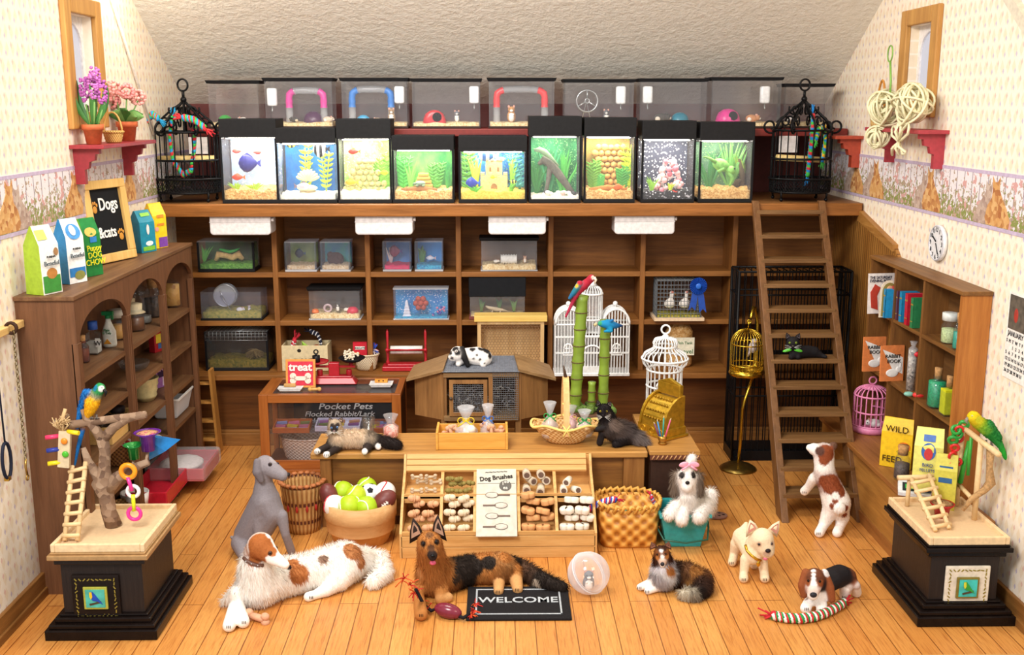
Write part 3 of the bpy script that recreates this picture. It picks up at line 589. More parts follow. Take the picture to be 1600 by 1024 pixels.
# ---------------------------------------------------------------- pet tanks
def XW(a,c,Y,py=250):return P(a,py,Y=Y).x,P(c,py,Y=Y).x
GRAVEL={'tan':SPECK([(0,'#b5813c'),(.5,'#d9ab62'),(1,'#e8c98c')],90,name='tan_gravel'),'white':SPECK([(0,'#e6e2cf'),(1,'#fbf9ee')],90,name='white_sand'),
'yellow':SPECK([(0,'#d6ad2c'),(1,'#efd358')],90,name='yellow_gravel'),'black':SPECK([(0,'#0d0d12'),(.85,'#1b1b22'),(1,'#e8e8f0')],80,name='black_gravel'),
'shav':SPECK([(0,'#d8bc86'),(.5,'#efdcb0'),(1,'#caa468')],70,name='wood_shavings'),'moss':SPECK([(0,'#8d8a2c'),(.5,'#b9a945'),(1,'#6e7a2a')],55,name='dry_moss'),'green':SPECK([(0,'#3e7a28'),(1,'#6fae3e')],70,name='green_turf'),'pink':C('#f02a62',.6),'blue':SPECK([(0,'#0e7fb0'),(1,'#3ec2d6')],70,name='blue_gravel')}
def backdrop(c1,c2,sp=None,sc=9,thr=.62):
 n=NT('tank_backdrop');c=n.ramp(n.noise(n.coord((1,1,.6)),sc,3),[(.35,c1),(.65,c2)])
 if sp:c=n.mix(n.math('GREATER_THAN',n.noise(n.coord(),70,2),thr),c,sp)
 n.col(c);return n.done(.6)
def seadots(base):
 n=NT('bubble_backdrop');v=n.node('ShaderNodeTexVoronoi');n.link(n.coord(),v.inputs['Vector']);v.inputs['Scale'].default_value=42
 n.col(n.mix(n.math('LESS_THAN',v.outputs['Distance'],.3),base,'#ffffff'));return n.done(.6)
def plant(label,loc,h,n,w,c,seed=0,spread=.5,kind='blade',name='water_plant',cat='plant',group='water plants in the tanks'):
 rr=random.Random(seed);t=T(name,label,cat,loc,group=None);b=MB(C(c,.5))
 for k in range(n):
  a=rr.uniform(0,6.28);d=rr.uniform(.2,1)*spread*h;hh=h*rr.uniform(.65,1);tip=(math.cos(a)*d,math.sin(a)*d*.4,hh)
  if kind=='blade':b.leaf((math.cos(a)*.01,math.sin(a)*.01,0),tip,w,(math.cos(a)*-.02,0,0),4)
  else:
   b.tube([(0,0,0),(tip[0]*.5,tip[1]*.5,hh*.5),tip],.0035,4)
   for j in range(7):
    f=.15+.12*j;p=Vector(tip)*f
    for s in(-1,1):b.leaf(p,p+Vector((s*w*1.6,0,w*1.1)),w*.75,n=3)
 O('foliage',b,t);return t
def fish(label,loc,L,c1,c2=None,d=1,hgt=.5,stripes=0):
 t=T('fish',label,'fish',loc,0 if d>0 else math.pi);b=MB(C(c1,.35),C(c2 or c1,.35));k=9;vs=[];n=10
 prof=[(0,.02),(.08,.5),(.25,.9),(.42,1),(.6,.82),(.78,.45),(.88,.22)]
 for x,r in prof:
  for j in range(n):a=6.283*j/n;vs.append(((x-.45)*L,math.sin(a)*r*L*.13,math.cos(a)*r*L*hgt*.5))
 for i in range(len(prof)-1):
  b.cur=1 if(stripes and i%2)else 0
  b.raw(vs[i*n:(i+2)*n],[(q,(q+1)%n,n+(q+1)%n,n+q)for q in range(n)])
 O('body',b,t);b=MB(C(c2 or c1,.35))
 x=.4*L;b.prism([(x,-.004,.02*L),(x+.25*L,-.004,.2*L),(x+.2*L,-.004,0),(x+.25*L,-.004,-.2*L),(x,-.004,-.03*L)],(0,.008,0));O('tail_fin',b,t)
 b=MB(C(c2 or c1,.35));z=L*hgt*.42;b.prism([(-.2*L,-.003,z),(0,-.003,z+.12*L),(.25*L,-.003,z*.8),(.2*L,-.003,z*.5)],(0,.006,0));O('dorsal_fin',b,t)
 b=MB(BLK);b.ell((-.33*L,-.09*L,.04*L),.022*L,n=6,m=4);b.ell((-.33*L,.09*L,.04*L),.022*L,n=6,m=4);O('eye',b,t);return t
def tank(label,a,c,ytop,ybot,Yf,z0,hood=0,hoodc=BLKM,base=.03,depth=.34,lid=None,lamp=0,back=None,gravel=None,gh=.06,posts=None,name='glass_tank',cat='tank',top=None,basec=BLKM,rz=0,walls=None):
 """a glass or plastic tank whose front face spans columns a..c of the photo at depth Yf, standing on z0"""
 x0,x1=XW(a,c,Yf,(ytop+ybot)/2);zt=P((a+c)/2,ytop,Y=Yf).z;w,h=x1-x0,zt-z0;t=T(name,label,cat,((x0+x1)/2,Yf+depth/2,z0+.002),rz)
 b=MB(basec);b.box(-w/2-.008,w/2+.008,-depth/2-.008,depth/2+.008,0,base);O('base',b,t,bev=.004)
 th=.008;m=walls or PLAST;b=MB(m);hz=h-hood
 for q in((-w/2,w/2,-depth/2,-depth/2+th),(-w/2,w/2,depth/2-th,depth/2),(-w/2,-w/2+th,-depth/2+th,depth/2-th),(w/2-th,w/2,-depth/2+th,depth/2-th)):b.box(*q,base,hz)
 O('glass_walls',b,t)
 if posts:
  for sx in(-1,1):
   b=MB(posts);b.box(sx*w/2-.01,sx*w/2+.01,-depth/2-.006,-depth/2+.012,base,hz);O('corner_post',b,t)
 if hood:b=MB(hoodc);b.box(-w/2-.01,w/2+.01,-depth/2-.012,depth/2+.01,hz+.001,h);O('hood',b,t,bev=.006)
 if lid:b=MB(lid);b.frust((0,0,hz-.005),(w+.02,depth+.02),(w+.045,depth+.045),.03);O('lid',b,t,bev=.003)
 if top:b=MB(top);b.box(-w/2-.004,w/2+.004,-depth/2-.004,depth/2+.004,h,h+.012);O('top_cover',b,t)
 if lamp:b=MB(EMIT('#fff8e8',lamp));b.box(-w/2+.04,w/2-.04,-depth/2+.05,depth/2-.08,hz-.012,hz-.004);O('lamp_tube',b,t)
 if back:b=MB(back);b.box(-w/2+th+.001,w/2-th-.001,depth/2-th-.006,depth/2-th-.002,base+.001,hz-.02);O('backdrop',b,t)
 if gravel:
  rr=random.Random(int(a));b=MB(gravel);nx,ny=12,5;vs=[]
  for j in range(ny+1):
   for i in range(nx+1):vs.append((-w/2+th+.002+(w-2*th-.004)*i/nx,-depth/2+th+.002+(depth-2*th-.014)*j/ny,base+gh*(.7+.5*rr.random()+.25*j/ny)))
  for j in range(ny+1):
   for i in range(nx+1):v=vs[j*(nx+1)+i];vs.append((v[0],v[1],base+.001))
  N=(nx+1)*(ny+1);fs=[(j*(nx+1)+i,j*(nx+1)+i+1,(j+1)*(nx+1)+i+1,(j+1)*(nx+1)+i)for j in range(ny)for i in range(nx)]
  fs+=[(i+N,i+1+N,i+1,i)for i in range(nx)]+[((j+1)*(nx+1)+N,j*(nx+1)+N,j*(nx+1),(j+1)*(nx+1))for j in range(ny)]+[(j*(nx+1)+nx+N,(j+1)*(nx+1)+nx+N,(j+1)*(nx+1)+nx,j*(nx+1)+nx)for j in range(ny)]
  b.raw(vs,fs);g=O('gravel',b,t);g['kind']='stuff' if 0 else 'thing';del g['kind']
 t['w']=w;t['h']=hz;return t
YF=10.17
TD=[(346,432,186,317,28,'first lit aquarium from the left',seadots('#9db6d8'),'tan',.09),
(434,524,200,315,23,'second lit aquarium',backdrop('#0b4f93','#1576b8'),'white',.05),
(528,610,186,313,30,'third lit aquarium',backdrop('#7fb44a','#cfe0a0','#f4f6d8'),'white',.07),
(614,708,212,312,22,'fourth lit aquarium',backdrop('#1d7a35','#6fbf4f'),'tan',.08),
(718,822,213,316,23,'castle aquarium',backdrop('#0c5fae','#2a9ad0','#8ed45a',10),'yellow',.07),
(828,907,182,311,30,'sixth aquarium with driftwood',backdrop('#1d6f3c','#3fa46a','#9adf8a'),'white',.03),
(914,992,184,313,29,'seventh aquarium with stone wall',backdrop('#7a6a2c','#c79a50','#8fae3c'),'tan',.08),
(1004,1085,189,315,28,'eighth aquarium with pink coral',seadots('#3a3f52'),'black',.07),
(1094,1176,191,317,28,'ninth tank with green frog',backdrop('#3f6a52','#6f9a7a','#a8d48a'),'tan',.09)]
FT=[]
for i,(a,c,yt,yb,hp,nm,bk,gr,gh)in enumerate(TD):
 t=tank('%s, %s'%(nm,'black hood and base, glowing inside' if i not in(3,4)else 'lower with a wide black hood'),a,c,yt,yb,YF,ZL,hood=hp*mpp(YF)*1.02,base=.035,depth=.36,lamp=20 if i not in(5,8)else 12,back=bk,gravel=GRAVEL[gr],gh=gh,posts=BLK if i not in(1,)else GLASS,name='aquarium',cat='aquarium',top=CLEAR('#e8ecf0',.25)if i==4 else None)
 FT.append(t)
def IN(i,px,py,dy=0.0):
 """a place inside front tank i seen at px, py; dy = distance behind the middle of the tank"""
 return P(px,py,Y=FT[i].location.y+dy)
def G(i,px,dy=0.0):
 v=P(px,300,Y=FT[i].location.y+dy);return Vector((v.x,v.y,ZL+.037+TD[i][8]*.75))
 # 1
fish('dark blue angelfish in the middle of the first lit aquarium',IN(0,387,255),.2,'#2b2f86','#3b3f9e',1,.9)
fish('red fish near the gravel in the first lit aquarium',IN(0,371,277,-.06),.12,'#d8482c','#e87a4a')
fish('pink fish at upper left of the first lit aquarium',IN(0,370,236),.1,'#e0605a','#f09a90');fish('small pink fish at upper right of the first lit aquarium',IN(0,402,238),.09,'#e0605a','#f09a90',-1)
for k,px in enumerate((371,398)):plant('low lime plant on the gravel, %s in first aquarium'%('left' if k==0 else 'right'),G(0,px,-.05),.09,16,.02,'#9dc93a',k,1.2)
# 2
plant('tall green grass at left of the second lit aquarium',G(1,450),.34,16,.018,'#3fae3a',3,.35);plant('yellow green leafy stalk at centre of second lit aquarium',G(1,478,.08),.55,3,.035,'#b9cc2e',4,.12,'leafy')
plant('yellow green leafy stalk at right of second lit aquarium',G(1,510,.04),.42,3,.03,'#a9c52e',5,.15,'leafy')
t=T('shell_ornament','open cream scallop shell in the second lit aquarium','shell',G(1,481,.0));b=MB(C('#efdf9e',.4))
for k in range(9):
 a=math.pi*(.1+.8*k/8);b.ell((math.cos(a)*.06,.03,.13+math.sin(a)*.05),(.022,.02,.06),rotm(0,-(a-math.pi/2),0),n=7,m=5)
O('upper_shell',b,t);b=MB(C('#f3e6b8',.4));b.ell((0,-.02,.06),(.1,.08,.03));O('lower_shell',b,t);b=MB(C('#b8a98a'));b.ell((0,0,.02),(.08,.06,.03));O('rock',b,t)
fish('black and white striped angelfish at top of second aquarium',IN(1,500,233,-.06),.15,'#f2f0e8','#22242a',1,1.1,1)
fish('grey and white fish low in the second lit aquarium',IN(1,474,291,-.1),.14,'#cfc0cc','#7a6a7a',-1);fish('yellow striped fish at the top left of second aquarium',IN(1,455,226),.11,'#d8c23a','#22242a',1,.6,1)
# 3
def rocks(label,loc,spots,c,r,name='rock_pile',cat='rock'):
 t=T(name,label,cat,loc);b=MB(c);rr=random.Random(5)
 for x,y,z in spots:b.ell((x,y,z),(r*rr.uniform(.8,1.2),r*.9,r*rr.uniform(.7,1)),n=9,m=6)
 O('stones',b,t);return t
RK=C('#b8b070',.8,0,.3,40)
rocks('heap of round yellow grey stones in the third lit aquarium',G(2,569,.03),[(x*.058-(4-k)*0.0+(k%2)*.02,0,.03+k*.052)for k in range(6)for x in range(-3+k//2,4-k//2)],RK,.034)
plant('green plant at left behind the stone heap in third aquarium',G(2,541,.08),.36,14,.02,'#4fae3a',7,.5);plant('green plant at right of the stone heap in third aquarium',G(2,600,.06),.38,10,.03,'#7fbf3a',8,.3,'leafy')
fish('yellow fish low at left of the third lit aquarium',IN(2,548,285,-.12),.12,'#f2b81e','#f2d03a');fish('red fish above the stone heap in third aquarium',IN(2,552,237,-.08),.11,'#e0412a','#f08a3a');fish('yellow fish at right of the third lit aquarium',IN(2,600,270,-.1),.09,'#f2d01e','#f2e03a',-1)
# 4
t=rocks('flat tan layered rock in the fourth lit aquarium',G(3,662),[],RK,.03);b=MB(C('#c79a48',.8));[b.cb((.0,.03,.02+.035*k),(.2-.025*k,.12-.01*k,.03))for k in range(5)];O('rock_slabs',b,t,bev=.008)
for px,h,c,s in((630,.36,'#3fae3a',1),(642,.3,'#6fbf4a',2),(682,.3,'#4f9e3a',3),(700,.26,'#2f8a3a',4)):plant('upright green plant %s in the fourth lit aquarium'%{630:'at far left',642:'second from left',682:'right of the layered rock',700:'at far right'}[px],G(3,px,.05),h,9,.028,c,s+20,.28,'leafy' if s%2 else 'blade')
t=T('wood_log','brown log lying on gravel in the fourth lit aquarium','log',G(3,655,-.1));b=MB(C('#9a6a36',.8));b.tube([(-.17,0,.02),(0,.01,.035),(.17,0,.02)],[.02,.03,.02],8);O('log',b,t)
t=T('resin_turtle','small grey green turtle on the log in fourth aquarium','turtle',G(3,657,-.09)+Vector((0,0,.065)));b=MB(C('#7f9a86',.5));b.ell((0,0,.02),(.05,.035,.025));O('shell',b,t);b=MB(C('#6f8a66'));b.ell((-.055,0,.015),(.018,.014,.014));[b.ell((x,y,0),(.016,.012,.01))for x in(-.03,.03)for y in(-.03,.03)];O('body',b,t)
# 5
CS_=C('#d2b47c',.8,0,.2,50);t=T('castle_ornament','sand coloured castle with an arched gate in the castle aquarium','castle',G(4,772,.0))
b=MB(CS_);b.box(-.13,.13,-.03,.06,0,.16);b.box(-.08,.08,-.02,.07,.16,.3)
for x in(-.13,-.06,.02,.09):b.box(x,x+.04,-.03,.06,.16,.19)
for x in(-.09,-.035,.02,.06):b.box(x,x+.035,-.03,.08,.3,.33)
O('walls',b,t,bev=.004);b=MB(C('#8a6434'));b.prism([(-.03,-.034,0),(.03,-.034,0)]+[(.03*math.cos(a),-.034,.05+.035*math.sin(a))for a in[math.pi*k/8 for k in range(9)]],(0,.003,0));O('gate',b,t)
for x in(-.045,.03):b=MB(C('#8a6434'));b.box(x,x+.018,-.024,-.02,.2,.24);O('window_opening',b,t)
fish('royal blue fish low at left of the castle',IN(4,737,286,-.1),.13,'#1236a8','#2a6ad8',1,.8);fish('blue and silver fish above the castle',IN(4,760,243,-.1),.19,'#3a7fd0','#dfe8ef',1,.6,1);fish('yellow fish hovering before the castle tower',IN(4,770,277,-.12),.06,'#f2d21e');fish('small striped fish at right of the castle gate',IN(4,802,284,-.1),.08,'#cfe05a','#22343a',-1,.5,1)
for k,(px,h,kd,c)in enumerate(((730,.42,'leafy','#5fae3a'),(744,.36,'blade','#b9d23a'),(800,.4,'blade','#7fc03a'),(812,.44,'leafy','#2f8a8a'),(742,.1,'blade','#4fae2a'),(798,.1,'blade','#5fae2a'))):plant('%s green plant in the castle aquarium'%('tall leafy leftmost','yellowish second','broad right hand','dark leafy rightmost','low front left','low front right')[k],G(4,px,.06 if k<4 else-.1),h,9,.03,c,40+k,.3 if k<4 else 1.0,kd)
# 6
t=T('driftwood_branch','grey driftwood branch leaning across the sixth aquarium','driftwood',G(5,868));b=MB(C('#5d5a50',.85,0,.4,25));b.tube([(-.16,.03,.3),(-.12,.0,.34),(-.05,0,.3),(.03,-.03,.2),(.12,-.06,.08),(.17,-.07,.02)],[.02,.04,.045,.04,.03,.02],8);b.tube([(-.05,0,.28),(-.08,0,.1),(-.1,0,0)],[.03,.02,.02],7);O('branch',b,t)
t=T('resin_lizard','pale green iguana resting on the driftwood branch','lizard',P(851,238,Y=FT[5].location.y-.06));b=MB(C('#8fae8a',.6));b.tube([(-.1,0,.02),(-.05,0,.025),(0,0,0),(.06,0,-.05),(.14,0,-.13)],[.012,.026,.03,.018,.005],8);O('body',b,t)
for k,(px,h)in enumerate(((838,.42),(858,.5),(880,.45),(900,.4))):plant('%s fern like plant in the sixth aquarium'%('leftmost','second','third','rightmost yellow green')[k],G(5,px,.08),h,12,.03,('#2f8a3a','#3fa46a','#4fb04a','#b0c83a')[k],60+k,.4,'blade' if k!=3 else 'leafy')
rr=random.Random(3);t=T('white_pebbles','white river pebbles along the floor of the sixth aquarium','pebbles',G(5,868,-.1));t['kind']='thing'
for k in range(16):
 b=MB(C(('#f2efe8','#e8c8bc','#3a3c40','#d8d8d4')[k%4 if k%3 else 0],.5));b.ell((rr.uniform(-.19,.19),rr.uniform(-.05,.05),rr.uniform(0,.045)),(.028,.022,.02),rotm(rr.uniform(-.5,.5),.3,0),n=8,m=6);O('pebble',b,t)
 # 7
rocks('tan stacked stone wall in the seventh aquarium',G(6,950,.09),[(x*.06+(k%2)*.03-.01,0,.03+k*.055)for k in range(8)for x in range(-2,3)],C('#c79b55',.85,0,.3,30),.036,'stone_wall')
for k,(px,h,c)in enumerate(((926,.32,'#6fae3a'),(983,.5,'#b9d42a'),(972,.25,'#3f9a3a'),(936,.16,'#4fae4a'))):plant('%s plant in the seventh aquarium'%('leafy left hand','tall yellow green right hand','short dark green','low front')[k],G(6,px,.0),h,8,.03,c,70+k,.25,'leafy')
fish('orange fish above the gravel of the seventh aquarium',IN(6,966,292,-.12),.1,'#e8642a','#f0a04a');t=T('wood_log','brown log lying on gravel in the seventh aquarium','log',G(6,950,-.1));b=MB(C('#b0722e',.8));b.tube([(-.18,0,.02),(0,.01,.04),(.18,0,.02)],[.02,.03,.02],8);O('log',b,t)
# 8
t=T('coral_ornament','bushy pink and white coral in the eighth aquarium','coral',G(7,1045));rr=random.Random(8)
for c,n_ in(('#f0b8b8',26),('#f6ece6',20),('#e88a9a',10)):
 b=MB(C(c,.7))
 for k in range(n_):a,h_=rr.uniform(0,6.28),rr.uniform(.02,.3);r_=.14*(1-h_/.42);b.ell((math.cos(a)*r_,math.sin(a)*r_*.6,h_),rr.uniform(.018,.034),n=7,m=5)
 O('coral_branches',b,t)
plant('yellow green plant before the pink coral',G(7,1047,-.12),.1,18,.02,'#c4d62a',80,.6);plant('lime plant at left of the pink coral',G(7,1018,-.08),.16,10,.02,'#8fc83a',81,.5);fish('red fish low in front of the pink coral',IN(7,1052,300,-.13),.06,'#e83a1e')
# 9
t=T('resin_frog','large green frog clinging in the ninth tank','frog',P(1130,258,Y=FT[8].location.y-.04));b=MB(C('#7fc05a',.5,0,.25));b.ell((-.02,0,.0),(.09,.06,.06),rotm(0,.4,0));b.ell((.07,-.02,-.05),(.05,.045,.045));b.tube([(-.08,-.03,.03),(-.15,-.04,.07),(-.2,-.03,.08)],[.02,.014,.01]);b.tube([(.05,-.03,-.07),(.09,-.04,-.12),(.06,-.04,-.2)],[.024,.018,.012]);b.tube([(.0,-.05,-.03),(-.06,-.06,-.06)],[.02,.014]);O('body',b,t)
b=MB(BLK);b.ell((.1,-.05,-.03),.01);O('eye',b,t)
for k,(px,h)in enumerate(((1108,.4),(1140,.52),(1165,.36))):plant('%s palm like plant in the ninth tank'%('left','tall middle','right')[k],G(8,px,.08),h,14,.03,('#3f8a4a','#6fae5a','#8fae4a')[k],90+k,.5)
t=T('tree_root','dark mossy root behind the green frog','root',G(8,1160,.05));b=MB(C('#4a3c28',.9));b.tube([(0,0,0),(-.01,0,.15),(-.04,0,.3)],[.04,.03,.02]);b.tube([(-.1,0,0),(-.06,-.02,.08),(0,0,.1)],[.03,.03,.02]);O('root',b,t)
# ---------------------------------------------------------------- hamster tanks on the riser shelf
YR=10.68
BT=[(326,404,130,'frosted lid hamster tank at the left end',0),(414,519,126,'clear hamster tank with magenta tube',1),(534,636,126,'clear hamster tank with blue tube',2),(644,750,127,'clear hamster tank with red igloo',3),(764,866,126,'clear hamster tank with red tube',4),(882,990,128,'clear hamster tank with exercise wheel',5),(1000,1104,127,'clear hamster tank with blue igloo',6),(1112,1220,125,'clear hamster tank with pink igloo',7),(1226,1300,135,'clear hamster tank behind the right bird cage',8)]
BKT=[]
for a,c,yt,lb,k in BT:
 BKT.append(tank(lb+' of the back row',a,c,yt,197,YR,RZ,base=.02,depth=.28,lid=BLKM,gravel=GRAVEL['shav'],gh=.035,name='hamster_tank',basec=C('#3a2a26',.5)))
def BI(px,py,dy=0):return P(px,py,Y=YR+.14+dy)
def BG(px,dy=0,z=.055):v=P(px,190,Y=YR+.14+dy);return Vector((v.x,v.y,RZ+z))
def arch_tube(label,a,c,yt,col):
 x0,x1=P(a,150,Y=YR+.14).x,P(c,150,Y=YR+.14).x;zt=P(a,yt,Y=YR+.14).z-RZ-.05;w=(x1-x0)/2;r=.035
 t=T('tunnel_tube',label,'tunnel',BG((a+c)/2));pts=[];n=26
 for i in range(n+1):
  a_=i/n
  if a_<.3:pts.append((-w,0,zt*.72*a_/.3))
  elif a_>.7:pts.append((w,0,zt*.72*(1-a_)/.3))
  else:th=math.pi*(1-(a_-.3)/.4);pts.append((w*math.cos(th)*.98 if 0 else w*(abs(math.cos(th))**.6)*(1 if math.cos(th)>0 else-1),0,zt*.72+zt*.28*math.sin(th)**.6 if math.sin(th)>0 else zt*.72))
 ii=[i for i in range(n+1)];b=MB(C(col,.35));rad=[r*(1.06 if i%2 else .94)for i in ii]
 for s0,s1,m in((5,11,0),(15,21,0),(0,6,1),(10,16,1),(20,26,1)):
  if not m:b.tube(pts[s0:s1+1],rad[s0:s1+1],10,cap=False)
 O('coloured_tube',b,t);b=MB(CLEAR('#ffffff',.2,.25))
 for s0,s1 in((0,5),(11,15),(21,26)):b.tube(pts[s0:s1+1],rad[s0:s1+1],10,cap=False)
 O('clear_connector',b,t)
arch_tube('arched magenta plastic tunnel in the second back row tank',453,507,142,'#e03aa0');arch_tube('arched blue plastic tunnel in the third back row tank',551,612,140,'#2a7fd8');arch_tube('arched red plastic tunnel in the fifth back row tank',776,851,140,'#ee3b42')
def igloo(label,px,dy,r,col,hole=True):
 t=T('pet_igloo',label,'igloo',BG(px,dy,.05));b=MB(C(col,.3));b.lathe([(r,0),(r*1.05,r*.1),(r*.98,r*.45),(r*.8,r*.85),(r*.4,r*1.12),(.001,r*1.18)],n=18);O('dome',b,t)
 if hole:b=MB(C('#1c1518',.8));b.ell((r*.25,-r*.72,r*.55),(r*.42,r*.3,r*.42));O('doorway',b,t)
 return t
igloo('red plastic igloo with dark opening in the fourth back row tank',679,-.08,.11,'#c8242e');igloo('blue dome in the third back row tank',568,-.08,.07,'#3aa0d0',False);igloo('teal dome in the seventh back row tank',1062,0,.09,'#1f7f9a',False);igloo('bright pink igloo in the eighth back row tank',1137,-.02,.12,'#e8349a');igloo('dark purple dome in the second back row tank',490,.02,.1,'#4a1f4a',False);igloo('green dome in the leftmost back row tank',352,-.05,.07,'#2f9a3a',False)
def bottle(label,px,py0,py1,dy=-.1,blue=False):
 x,z1,z0=P(px,150,Y=YR+.14+dy).x,P(px,py0,Y=YR+.14+dy).z,P(px,py1,Y=YR+.14+dy).z;zr=z0;h=z1-zr
 t=T('water_bottle',label,'water bottle',(x,YR+.14+dy,zr));b=MB(C('#eef0f4',.35));b.lathe([(.001,0),(.045,.005),(.05,.02),(.05,h-.01),(.04,h)],n=16);O('bottle',b,t)
 b=MB(STEEL);b.tube([(0,0,0),(0,-.005,-.03),(.0,-.02,-.05)],.006);O('spout',b,t);return t
for px,lb in((624,'white water bottle hanging in the blue tube tank'),(741,'white water bottle in the red igloo tank'),(970,'white water bottle in the wheel tank'),(1012,'white water bottle in the blue igloo tank'),(1195,'white water bottle in the pink igloo tank')):bottle(lb,px,135,162 if px!=970 else 163)
bottle('white water bottle in the magenta tube tank',425,138,166)
t=T('exercise_wheel','silver spoked exercise wheel in the sixth back row tank','wheel',BG(917,-.05,.05));zc=P(917,158,Y=YR+.15).z-t.location.z;b=MB(STEEL);b.ring((0,0,zc),.105,.009,(0,1,0),n=26);b.ring((0,.07,zc),.105,.006,(0,1,0),n=26);O('rim',b,t)
b=MB(STEEL);[b.tube([(math.cos(a)*.02,0,zc+math.sin(a)*.02),(math.cos(a)*.1,0,zc+math.sin(a)*.1)],.008)for a in(1.57,3.66,5.76)];b.ring((0,0,zc),.022,.008,(0,1,0),n=12);O('spokes',b,t);b=MB(STEEL);b.tube([(-.05,.08,0),(0,.08,zc),(.05,.08,0)],.006);O('stand',b,t)
# ---------------------------------------------------------------- tanks and wares on the fitted shelves
def ST_(label,a,c,yt,yb,k,dep=.26,dy=.03,**kw):return tank(label,a,c,yt,yb,YS+dy,SH[k],depth=dep,**kw)
def INS(px,k,dz=.04,dy=.14):v=P(px,450,Y=YS+dy);return Vector((v.x,v.y,SH[k]+dz))
ST_('long mossy terrarium with black base on the top left shelf',310,396,379,425,0,base=.03,gravel=GRAVEL['green'],gh=.05,posts=BLK,back=backdrop('#16301a','#2f5a2a'),name='terrarium',cat='terrarium',top=CLEAR('#ffffff',.2,.1))
plant('spiky green plant at left of the top left terrarium',INS(322,0,.09),.17,12,.02,'#4f9a3a',101,.8);
t=T('resin_driftwood','knobbly tan driftwood in the top left terrarium','driftwood',INS(360,0,.1));b=MB(C('#c9a870',.85,0,.25));b.tube([(-.13,0,0),(-.1,0,.06),(-.03,0,.05),(.04,0,.03),(.1,0,.06),(.14,0,.01)],[.02,.035,.03,.035,.04,.02],8);O('driftwood',b,t)
t=T('resin_lizard','bright green lizard on the driftwood of top left terrarium','lizard',INS(362,0,.185,.12));b=MB(C('#2aa84a',.4));b.tube([(-.1,0,.03),(-.06,0,.02),(0,0,.005),(.06,0,.02),(.1,0,.04)],[.008,.016,.02,.014,.004],7);O('body',b,t)
def cube(label,a,c,yt,k,bk,gr,inner):
 t=ST_(label,a,c,yt,423,k,dep=.24,base=.02,walls=CLEAR('#f6f6fc',.3,.03),basec=CLEAR('#ffffff',.3,.5),back=bk,gravel=gr,gh=.04,top=CLEAR('#f2f2fa',.3,.2),name='acrylic_cube',cat='tank',posts=GLASS);return t
cube('clear acrylic cube with green backdrop and dark fish on top shelf',446,493,380,0,backdrop('#4f6a2a','#8a9a4a'),GRAVEL['shav'],0);cube('clear acrylic cube with brown driftwood on top shelf',501,546,380,0,backdrop('#1f6f9a','#3aa07a'),GRAVEL['shav'],0)
cube('clear acrylic cube with pink gravel on top shelf',599,641,379,0,backdrop('#2f7fc0','#5fa0d8'),GRAVEL['pink'],0);cube('clear acrylic cube with bright blue backdrop on top shelf',649,691,379,0,backdrop('#1583c8','#2a9ad8'),GRAVEL['blue'],0)
fish('dark navy fish in the green backed acrylic cube',INS(470,0,.17),.1,'#1a2a3a','#22405a',1,.9);fish('red and violet betta in the pink gravel cube',INS(618,0,.19),.12,'#8a2a4a','#4a3a8a',1,1.0);fish('white fish in the bright blue acrylic cube',INS(673,0,.12),.09,'#f0f0f0','#e8c0b0')
plant('red and green coral sprig in the bright blue acrylic cube',INS(660,0,.06,.2),.18,12,.05,'#4f8a3a',111,.4);t=T('brown_stump','dark brown rock cave in the driftwood acrylic cube','cave',INS(526,0,.06,.16));b=MB(C('#4a2c22',.9,0,.3));b.ell((0,0,.05),(.085,.06,.07));b.ell((.04,-.02,.07),.04);b.ell((-.05,0,.09),.035);O('rock',b,t)
t=T('white_coral','white coral spray in the pink gravel cube','coral',INS(612,0,.06,.18));b=MB(C('#e8e0d0',.7));[b.tube([(0,0,0),(math.cos(a)*.04,0,.1),(math.cos(a)*.07,0,.16)],.01)for a in(1.0,1.7,2.4)];O('coral',b,t)
ST_('clear hamster tank with black vented lid on the top shelf',752,839,376,421,0,base=.012,basec=CLEAR('#ffffff',.2,.4),lid=BLKM,gravel=GRAVEL['shav'],gh=.05,name='hamster_tank')
t=T('coil_tunnel','white ribbed tunnel lying in the top shelf hamster tank','tunnel',INS(795,0,.11,.12));b=MB(WHT);b.lathe([(.04 if i%2 else .052,-.08+i*.0133)for i in range(13)],n=14);
o=O('ribbed_tube',b,t);o.rotation_euler=(0,math.pi/2,0)
ST_('open clear plastic pet tank with exercise wheel on the second shelf',314,408,457,503,1,dep=.3,base=.02,walls=CLEAR('#f6f6fc',.3,.04),gravel=GRAVEL['moss'],gh=.07,name='plastic_tank')
t=T('exercise_wheel','large clear and silver wheel rising from the open plastic tank','wheel',INS(352,1,.09));b=MB(CLEAR('#e8ecf4',.3,.25));b.at((0,0,.15),rx=math.pi/2).lathe([(.11,-.04),(.115,-.04),(.115,.04),(.11,.04)],n=26);b.X=None;O('drum',b,t);b=MB(STEEL);b.ring((0,-.04,.15),.11,.006,(0,1,0));b.ring((0,.04,.15),.11,.006,(0,1,0));b.tube([(-.04,-.05,.15),(.06,-.05,0)],.005);b.tube([(-.04,-.05,.2),(0,-.05,.1)],.005);O('wire_frame',b,t)
ST_('small clear tank with black vented lid on the second shelf',483,562,454,499,1,base=.012,basec=CLEAR('#ffffff',.2,.4),lid=BLKM,gravel=GRAVEL['shav'],gh=.045,name='hamster_tank')
for px,c,r in((491,'#e8742a',.04),(511,'#c9b0b8',.035),(550,'#d82a4a',.06)):
 t=T('pet_igloo','%s in the small vented tank on second shelf'%{491:'orange hide',511:'pale pink ring',550:'crimson dome'}[px],'hide',INS(px,1,.06,.12));b=MB(C(c,.4))
 if px==511:b.ring((0,0,.045),.035,.012,(0,1,0))
 else:b.lathe([(r,0),(r*.95,r*.5),(r*.6,r*.9),(.001,r)],n=14)
 O('hide',b,t)
